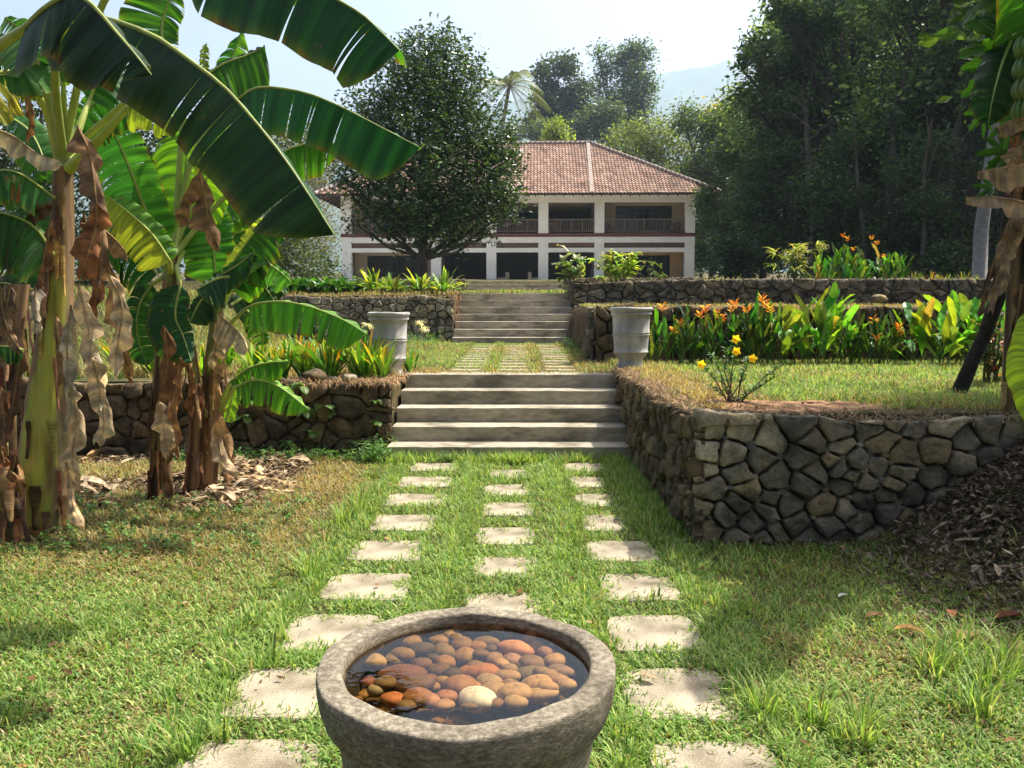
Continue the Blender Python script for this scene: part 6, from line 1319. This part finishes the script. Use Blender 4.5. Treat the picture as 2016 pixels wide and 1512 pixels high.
bdry(p2, [(393, 338, 5.9), (404, 390, 5.9), (412, 440, 5.9), (432, 488, 5.9)], 38, 20, (-.8, -.6, 0), (.8, -.3, .2), BRN, curl=.7, label='brown dry leaf hanging before the broad leaf')
for q, a, b_, c, cu in [([(395, 335, 5.9), (372, 380, 5.9), (360, 420, 5.9), (352, 440, 5.9)], 18, 22, '#86654a', .8), ([(322, 640, 6.1), (330, 710, 6.1), (320, 780, 6.1), (312, 830, 6.1)], 16, 22, '#7d5a40', 1), ([(312, 790, 6.0), (322, 840, 6.0), (330, 900, 6.0)], 22, 24, TAN, .8), ([(355, 700, 6.1), (348, 760, 6.1), (340, 830, 6.1), (352, 900, 6.1)], 18, 18, '#8f6a4a', 1), ([(330, 850, 6.1), (326, 920, 6.1), (335, 975, 6.1)], 14, 16, '#6f5038', 1)]:
    bdry(p2, q, a, b_, col=c, curl=cu)
# third plant, right trunk of the clump
g3 = G(415, 945, 0)
p3 = root('banana_plant', tuple(g3), 'shorter banana plant of the clump whose long striped leaf reaches to the urn', 'banana plant', BGR)
pseudostem(p3, [(405, 950, 6.6), (412, 860, 6.6), (416, 770, 6.6), (422, 680, 6.6), (432, 590, 6.6)], [22, 20, 18, 14, 10], (.6, 1), '#97a850', '#4c3728', flakes=16)
pseudostem(p3, [(380, 960, 6.5), (386, 860, 6.5), (384, 760, 6.5), (376, 680, 6.5)], [15, 14, 12, 9], (.7, 1), '#7d8a48', '#4a3526', flakes=10)
bleaf(p3, [(426, 556, 6.35), (421, 500, 6.35), (415, 450, 6.4), (408, 396, 6.5)], 58, (-1, .05, -.05), 46, (.95, .1, -.1), '#4f8f3c', '#3f8034', stalk=[(430, 600, 6.6)], droop=(.05, .05), tears=1, tip=.35, base=.12, label='broad bright leaf facing the viewer')
bleaf(p3, [(440, 548, 6.2), (470, 500, 6.1), (497, 462, 6.05), (520, 428, 6.0)], 15, (-.8, .4, .1), 60, (.75, -.65, .1), '#a3b558', '#27502a', stalk=[(432, 600, 6.6)], droop=(.1, .2), tears=1, tip=.3, rr=.010)
bleaf(p3, [(392, 572, 6.0), (430, 545, 5.95), (470, 520, 5.9), (500, 495, 5.9)], 30, (.3, -.9, -.1), 20, (-.3, .9, .2), '#1f4a24', '#356a30', tears=0, tip=.5, base=.3)
bleaf(p3, [(455, 560, 6.2), (485, 530, 6.15), (505, 510, 6.1), (512, 515, 6.1)], 44, (.5, -.85, .1), 20, (-.4, .9, .2), '#4f8a30', None, tears=2, tip=.3)
bleaf(p3, [(500, 512, 6.6), (525, 518, 6.6), (552, 535, 6.6), (575, 557, 6.6)], 40, (-.4, -.95, -.1), 12, (.5, .8, .3), '#5fa04a', None, tears=2, tip=.35, base=.25, stalk=[(430, 620, 6.6), (470, 540, 6.6)])
bleaf(p3, [(480, 545, 6.5), (505, 550, 6.5), (525, 570, 6.5), (545, 600, 6.5)], 52, (-.8, -.6, 0), 14, (.7, .6, .3), '#24502a', None, tears=2, tip=.3)
bleaf(p3, [(452, 545, 5.9), (430, 548, 5.9), (405, 560, 5.9), (386, 572, 5.9)], 46, (.35, -1, -.1), 10, (-.2, .7, .6), '#36604a', None, tears=1, tip=.5, base=.3, droop=(.4, 0))
bleaf(p3, [(412, 580, 6.0), (396, 592, 6.0), (384, 612, 6.0), (374, 636, 6.0)], 36, (.8, -.5, -.1), 18, (-.9, 0, 0), '#2a5234', None, tears=0, tip=.5)
bleaf(p3, [(486, 606, 6.0), (512, 597, 5.9), (560, 594, 5.8), (620, 607, 5.7), (680, 632, 5.6), (722, 658, 5.55)], 56, (-.12, -1, -.02), 45, (.2, .1, 1), '#4d8730', '#5d9436', stalk=[(428, 720, 6.6), (450, 645, 6.3)], droop=(.1, .5), tears=3, tip=.2, base=.14, rip=.02, rr=.010, label='long striped sunlit leaf')
bleaf(p3, [(486, 612, 6.2), (505, 625, 6.2), (515, 650, 6.2), (520, 680, 6.2)], 30, (-1, -.2, 0), 16, (.9, 0, .2), '#44742e', None, tears=2, tip=.3)
bleaf(p3, [(456, 750, 6.2), (490, 725, 6.1), (530, 714, 6.0), (570, 711, 5.9)], 30, (0, -1, 0), 22, (0, .4, 1), '#3f7428', '#7aa83c', stalk=[(420, 820, 6.6)], tears=3, tip=.3, rip=.015)
bleaf(p3, [(462, 762, 6.1), (505, 748, 6.0), (550, 762, 5.9), (608, 806, 5.8)], 38, (-.3, -1, 0), 26, (.2, .3, 1), '#4f862e', '#7aa83c', stalk=[(420, 830, 6.6)], tears=3, tip=.3, rip=.015)
bleaf(p3, [(445, 830, 6.4), (455, 790, 6.4), (470, 745, 6.4), (478, 715, 6.4)], 10, (-1, 0, 0), 16, (1, 0, 0), '#7aa840', None, tears=0, tip=.4)
bleaf(p3, [(455, 600, 6.7), (500, 575, 6.8), (540, 560, 6.9), (560, 580, 6.9)], 50, (0, -1, 0), 30, (0, .8, .5), '#234c26', None, tears=4)
bdry(p3, [(428, 620, 6.1), (455, 640, 6.05), (476, 662, 6.0), (488, 690, 6.0)], 48, 8, (-.35, -1, -.1), (.3, .7, .3), LTN, curl=.5, label='pale tan dry leaf fan')
for q, a, b_, c, cu in [([(430, 625, 6.2), (425, 680, 6.2), (415, 720, 6.2)], 14, 22, TAN, .8), ([(420, 700, 6.4), (425, 760, 6.4), (430, 820, 6.4), (455, 900, 6.3)], 14, 24, '#a88460', .9), ([(415, 820, 6.4), (430, 860, 6.4), (440, 910, 6.3), (470, 930, 6.2)], 20, 24, TAN, .8), ([(400, 780, 6.5), (398, 850, 6.5), (395, 920, 6.5)], 14, 14, '#86644a', 1), ([(370, 700, 6.4), (378, 760, 6.4), (372, 830, 6.4)], 14, 12, '#7a5840', 1), ([(440, 880, 6.4), (452, 910, 6.4), (445, 945, 6.3)], 18, 20, '#93745a', .9)]:
    bdry(p3, q, a, b_, col=c, curl=cu)
# cut stump and shaded trunk at the left edge
gs = G(15, 1050, 0)
p4 = root('banana_stump', tuple(gs), 'cut fibrous brown banana stump at the bottom of the left edge', 'banana stump')
pseudostem(p4, [(12, 1060, 5.1), (14, 1000, 5.1), (12, 940, 5.1), (8, 915, 5.1)], [36, 34, 33, 24], (0, 0), bc='#8a5632', flakes=14)
for q, a, b_, c in [([(10, 912, 5.0), (0, 880, 5.0), (-14, 870, 5.0)], 16, 16, '#7d5236'), ([(20, 935, 4.95), (30, 905, 4.95), (20, 885, 4.95)], 12, 14, '#6a452e'), ([(16, 925, 4.95), (34, 940, 4.9), (44, 975, 4.9)], 12, 12, '#8f6340')]: bdry(p4, q, a, b_, col=c, curl=1)
gt = G(0, 980, 0)
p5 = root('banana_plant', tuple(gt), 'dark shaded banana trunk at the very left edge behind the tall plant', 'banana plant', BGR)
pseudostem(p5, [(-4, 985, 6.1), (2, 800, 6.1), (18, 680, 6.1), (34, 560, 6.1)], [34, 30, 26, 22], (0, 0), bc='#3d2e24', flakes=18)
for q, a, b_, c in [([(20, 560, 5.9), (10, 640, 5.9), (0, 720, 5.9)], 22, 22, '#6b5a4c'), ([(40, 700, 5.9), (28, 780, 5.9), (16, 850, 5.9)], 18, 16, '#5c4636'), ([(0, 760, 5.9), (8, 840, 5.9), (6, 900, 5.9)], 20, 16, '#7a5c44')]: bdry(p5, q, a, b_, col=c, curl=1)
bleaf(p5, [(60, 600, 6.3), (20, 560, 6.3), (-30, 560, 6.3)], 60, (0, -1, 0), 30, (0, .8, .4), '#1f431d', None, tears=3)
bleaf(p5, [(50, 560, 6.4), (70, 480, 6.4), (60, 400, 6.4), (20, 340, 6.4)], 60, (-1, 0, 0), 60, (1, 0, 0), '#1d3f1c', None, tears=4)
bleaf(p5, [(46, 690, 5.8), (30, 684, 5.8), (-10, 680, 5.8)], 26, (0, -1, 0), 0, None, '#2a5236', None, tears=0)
# fallen dry leaves between and before the clump
def fallen(pts, wA, wB, c, label):
    t = root('fallen_leaf', tuple(P(*pts[0])), label, 'fallen leaf', 'fallen banana leaves by the clump'); bdry(t, pts, wA, wB, A=(-.2, -.5, -.9), B=(.1, .4, .9), col=c, crumple=.05, curl=.3)
def gl_(px, py, h=.04): q = G(px, py, h); return (px, py, q.y)
fallen([gl_(425, 925), gl_(480, 935), gl_(540, 945), gl_(600, 960)], 20, 18, '#c9ab84', 'long pale fibrous fallen banana leaf pointing at the path')
fallen([gl_(400, 950), gl_(418, 965), gl_(435, 985), gl_(450, 992)], 26, 22, '#b9a286', 'crumpled grey tan fallen leaf before the right trunk')
fallen([gl_(470, 915), gl_(500, 925), gl_(520, 938)], 24, 20, '#d0b28c', 'small bright fallen leaf beside the long one')
fallen([gl_(505, 960), gl_(545, 966), gl_(585, 968)], 16, 16, '#d8bd98', 'torn light fallen leaf at the end of the long one')
fallen([gl_(160, 905), gl_(220, 885), gl_(290, 880)], 22, 22, '#c2a27a', 'fallen leaf strip on the litter between the trunks')
fallen([gl_(170, 990), gl_(215, 980), gl_(245, 985)], 14, 14, '#a88a68', 'short dull fallen leaf beside the yellow trunk foot')
# ---------------------------------------------------------------- right edge
p6 = root('banana_plant', (X(2000, 5.6), 5.6, .8), 'half hidden banana plant at the right edge with ragged dead leaves and green fruit', 'banana plant')
pseudostem(p6, [(2005, 1010, 5.6), (1998, 800, 5.6), (2004, 600, 5.6), (2010, 400, 5.6), (2020, 220, 5.6)], [26, 24, 22, 20, 18], (0, 0), bc='#3a2e24', flakes=16)
for q, a, b_, A_, B_, c in [([(2120, 330, 4.6), (2050, 325, 4.6), (1990, 328, 4.6), (1925, 338, 4.6)], 44, 14, (0, -1, 0), (0, 1, .2), '#8f7a60'), ([(2120, 420, 4.6), (2050, 405, 4.6), (1980, 392, 4.6), (1902, 388, 4.6)], 24, 18, (0, -1, 0), (0, 1, .2), '#97836a'), ([(2100, 260, 4.6), (2040, 235, 4.6), (1990, 240, 4.6), (1962, 252, 4.6)], 26, 12, (0, -1, 0), (0, 1, .2), '#85705a'), ([(2010, 400, 4.8), (1985, 460, 4.8), (1965, 540, 4.8), (1950, 610, 4.8)], 16, 18, (-1, 0, 0), (1, 0, 0), '#7d6a58'), ([(2020, 420, 4.8), (1995, 480, 4.8), (1980, 520, 4.8), (1978, 560, 4.8)], 18, 14, (-1, 0, 0), (1, 0, 0), '#93806a'), ([(1990, 430, 4.9), (1962, 500, 4.9), (1940, 570, 4.9), (1925, 620, 4.9)], 10, 12, (-1, 0, 0), (1, 0, 0), '#5c4a3c'), ([(2012, 560, 5.2), (2000, 640, 5.2), (1996, 720, 5.2), (2000, 800, 5.2)], 14, 18, (-1, 0, 0), (1, 0, 0), '#5a4636'), ([(1990, 760, 5.3), (1984, 830, 5.3), (1990, 900, 5.3)], 12, 16, (-1, 0, 0), (1, 0, 0), '#6b5644'), ([(2040, 260, 4.6), (2000, 300, 4.6), (1985, 330, 4.6)], 24, 24, (-1, 0, 0), (1, 0, 0), '#7d6850')]:
    bdry(p6, q, a, b_, A_, B_, col=c, curl=.4)
bleaf(p6, [(2000, 60, 5.4), (1975, 120, 5.2), (1955, 190, 5.1), (1945, 248, 5.1)], 48, (-.9, -.3, 0), 40, (.9, .2, 0), '#1d4220', None, tears=2, tip=.4)
bleaf(p6, [(2066, 605, 5.15), (2036, 645, 5.1), (2020, 720, 5.05), (2040, 860, 5.0)], 42, (-1, -.1, 0), 40, (1, 0, 0), '#a2c030', '#7fa82c', tears=0, tip=.4, base=.2, rip=.006, stalk=[(2008, 520, 5.6), (2050, 540, 5.4)], label='bright lime leaf cut by the frame edge')
bleaf(p6, [(2020, 230, 5.6), (2120, 60, 5.6), (2300, -40, 5.4), (2500, 40, 5.2)], 110, (0, -1, -.3), 100, (0, .2, 1), '#2f5f26', None, tears=6)
bleaf(p6, [(2020, 230, 5.6), (2050, 20, 5.2), (2080, -200, 4.6), (2100, -300, 4.0)], 100, (-1, 0, 0), 100, (1, 0, 0), '#2f5f26', None, tears=6)
bleaf(p6, [(2020, 230, 5.6), (2140, 200, 5.2), (2300, 240, 4.6), (2400, 420, 4.2)], 110, (0, -.4, -1), 100, (0, .2, 1), '#2f5f26', None, tears=6)
def bunch():
    c0 = P(2022, 105, 5.0); st = MB(); st.tube([c0+Vector((.1, 0, .25)), c0+Vector((.05, 0, .05)), c0+Vector((.03, 0, -.55))], [.03, .028, .02], 8, hx('#5d7a3a'))
    bu = st.build('fruit_bunch', MAT['rib'], p6, smooth=True)
    for tier in range(4):
        zc = c0.z+.02-tier*.125
        for k_ in range(9):
            a = math.pi*(.75+1.1*k_/8)+tier*.2; base = Vector((c0.x+.04+.035*math.cos(a), c0.y+.035*math.sin(a), zc)); out = Vector((math.cos(a), math.sin(a), 0)); b = MB()
            pts = [base+out*(.0+.055*math.sin(q*2.2))+Vector((0, 0, -.03+.115*q*q)) for q in np.linspace(0, 1, 8)]
            b.tube(pts, [.008, .017, .021, .022, .022, .020, .013, .005], 7, tuple(v*R(.85, 1.15) for v in hx('#66803c'))); b.build('fruit', MAT['rib'], bu, smooth=True)
bunch()
# leaning dark trunk on the right terrace
lt = root('leaning_tree', (X(1888, 6.7), 6.7, .8), 'dark leaning trunk on the right terrace lawn, crown cut by the frame', 'tree')
b = MB(); b.tube([P(1878, 790, 6.7), P(1892, 762, 6.7), P(1916, 705, 6.65), P(1940, 655, 6.6), P(1962, 590, 6.5), P(1980, 520, 6.4), P(1992, 430, 6.3), P(2004, 300, 6.2), P(2030, 100, 6.1)], [.075, .060, .055, .053, .058, .062, .07, .07, .07], 12, rough=.09); MAT['darkbark'] = noisemat('dark_bark', [(.3, (.012, .010, .008)), (.7, (.06, .05, .04))], 9, 8, .95, .9, 30, bdist=.03); b.build('trunk', MAT['darkbark'], lt, smooth=True)
b = MB(); cp, q = crown_pts([(X(2030, 6)+.3+dx, 6+dy, Z(60, 6)+dz, .9, .9, .6) for dx, dy, dz in ((0, 0, 0), (1, .6, .3), (1.6, -.6, .1), (2.3, .4, .5), (1.2, -1.4, .6))], 2600, .12, 0); leaves(b, cp, .16, .5, pal_cols(len(cp), ['#35552a', '#446a32', '#5a7d3c'])); b.build('crown', MAT['leaf'], lt)
# papaya with lobed leaves at the top right
pp = root('papaya_plant', (X(2090, 6.2), 6.2, .8), 'papaya with lobed green leaves reaching in at the top right', 'papaya')
b = MB(); b.tube([(X(2090, 6.2), 6.2, .7), P(2085, 400, 6.1), P(2070, 60, 6.0)], [.08, .07, .05], 10); b.build('trunk', MAT['bark'], pp, smooth=True)
def lobed(px, py, D, r, ang, c, tilt=(0, 0)):
    b = MB(); c0 = P(px, py, D); V = [c0]; n = 0; S = [(-150, .55), (-110, .8), (-70, .95), (-28, 1.0), (14, .98), (55, .9), (100, .7), (145, .5)]
    ri = r/1600*D; out = []
    for k_, (a0, l) in enumerate(S):
        for da, q in ((-17, .42), (-12, .62), (-15, .74), (-6, .80), (-7, .9), (0, 1.0), (7, .88), (6, .78), (15, .70), (12, .58), (18, .42)):
            a = math.radians(a0+ang+da*.95); out.append((math.cos(a)*ri*l*q, math.sin(a)*ri*l*q))
    for x, z in out: V.append(c0+Vector((x, tilt[0]*x+tilt[1]*z+.12*ri*math.sin(x/ri*4), z-.25*(x*x+z*z)/ri)))
    k = len(out); b.add(V, [(0, i+1, (i+1) % k+1) for i in range(k)], hx(c)); lf = b.build('leaf', MAT['leaf'], pp)
    s = MB(); s.tube([P(2070, 60, 6.0), (P(2070, 60, 6.0)+c0)/2+Vector((0, 0, .05)), c0], [.014, .010, .006], 6, hx('#7a8f4a')); o = s.build('leaf_stalk', MAT['rib'], pp, smooth=True)
for a in [(1985, 85, 5.5, 105, 170, '#3f6a30', (.2, .4)), (1960, 130, 5.4, 75, 200, '#5c9a34', (.2, -.4)), (2000, 40, 5.7, 80, 150, '#35602c', (0, .5)), (1940, 222, 5.6, 48, 200, '#5fa038', (.3, .2)), (1992, 240, 5.6, 50, 230, '#568f34', (.1, .2)), (1975, 300, 5.8, 55, 200, '#3f7030', (.2, .4)), (1950, 370, 5.9, 38, 190, '#3c6a30', (.2, .3)), (2005, 215, 5.5, 40, 240, '#6fae3c', (0, 0)), (1990, 570-10, 5.9, 30, 200, '#2f5226', (0, .3))]: lobed(*a)
# dark shrub with a few orange leaves behind the leaning trunk
shrub(1955, 7.4, [(1935, 640), (1950, 620), (1968, 650), (1982, 700), (1940, 700), (1962, 740), (1975, 610), (1985, 660), (1930, 690)], 26, .12, .03, ['#2f4a26', '#3a5a2c', '#24391d', '#4a5a30', '#a85a2c'], 'dark narrow leaved shrub with a few orange leaves behind the leaning trunk')
# the neighbouring canopy whose shade falls on the right of the lawn: stands out of frame
cn = tree('shade_tree', 'leafy tree beyond the right edge shading the heap and wall', (6.4, 6.2, .8), 6, .14, [(0, 0, 3.6, 1.3, 1.1, .9), (-1.4, -.2, 3.3, 1.1, .8, .7), (-2.3, .2, 3.7, 1.0, .7, .6), (-.3, 1.0, 4.2, 1.2, 1, .7), (-2.9, -.5, 3.2, .6, .5, .4), (-1.8, -1.6, 2.6, .7, .25, .3)], 8000, .16, ['#3b5d2c', '#4a6f34'], 'forest', tw=.14, carve=.2, sc=.6)
# ================================================================ the hazy air
b = MB(); b.box((-3600, -60, -1.6), (3600, 2900, 860))
m = bpy.data.materials.new('air'); m.use_nodes = True; t = m.node_tree; t.nodes.remove(t.nodes['Principled BSDF'])
v = t.nodes.new('ShaderNodeVolumePrincipled'); v.inputs['Color'].default_value = (.62, .80, 1.0, 1); v.inputs['Density'].default_value = .00029; v.inputs['Anisotropy'].default_value = .35
t.links.new(v.outputs[0], t.nodes['Material Output'].inputs['Volume'])
o = b.build('haze', m); tag(o, 'pale hazy air filling the valley', 'haze', kind='stuff')
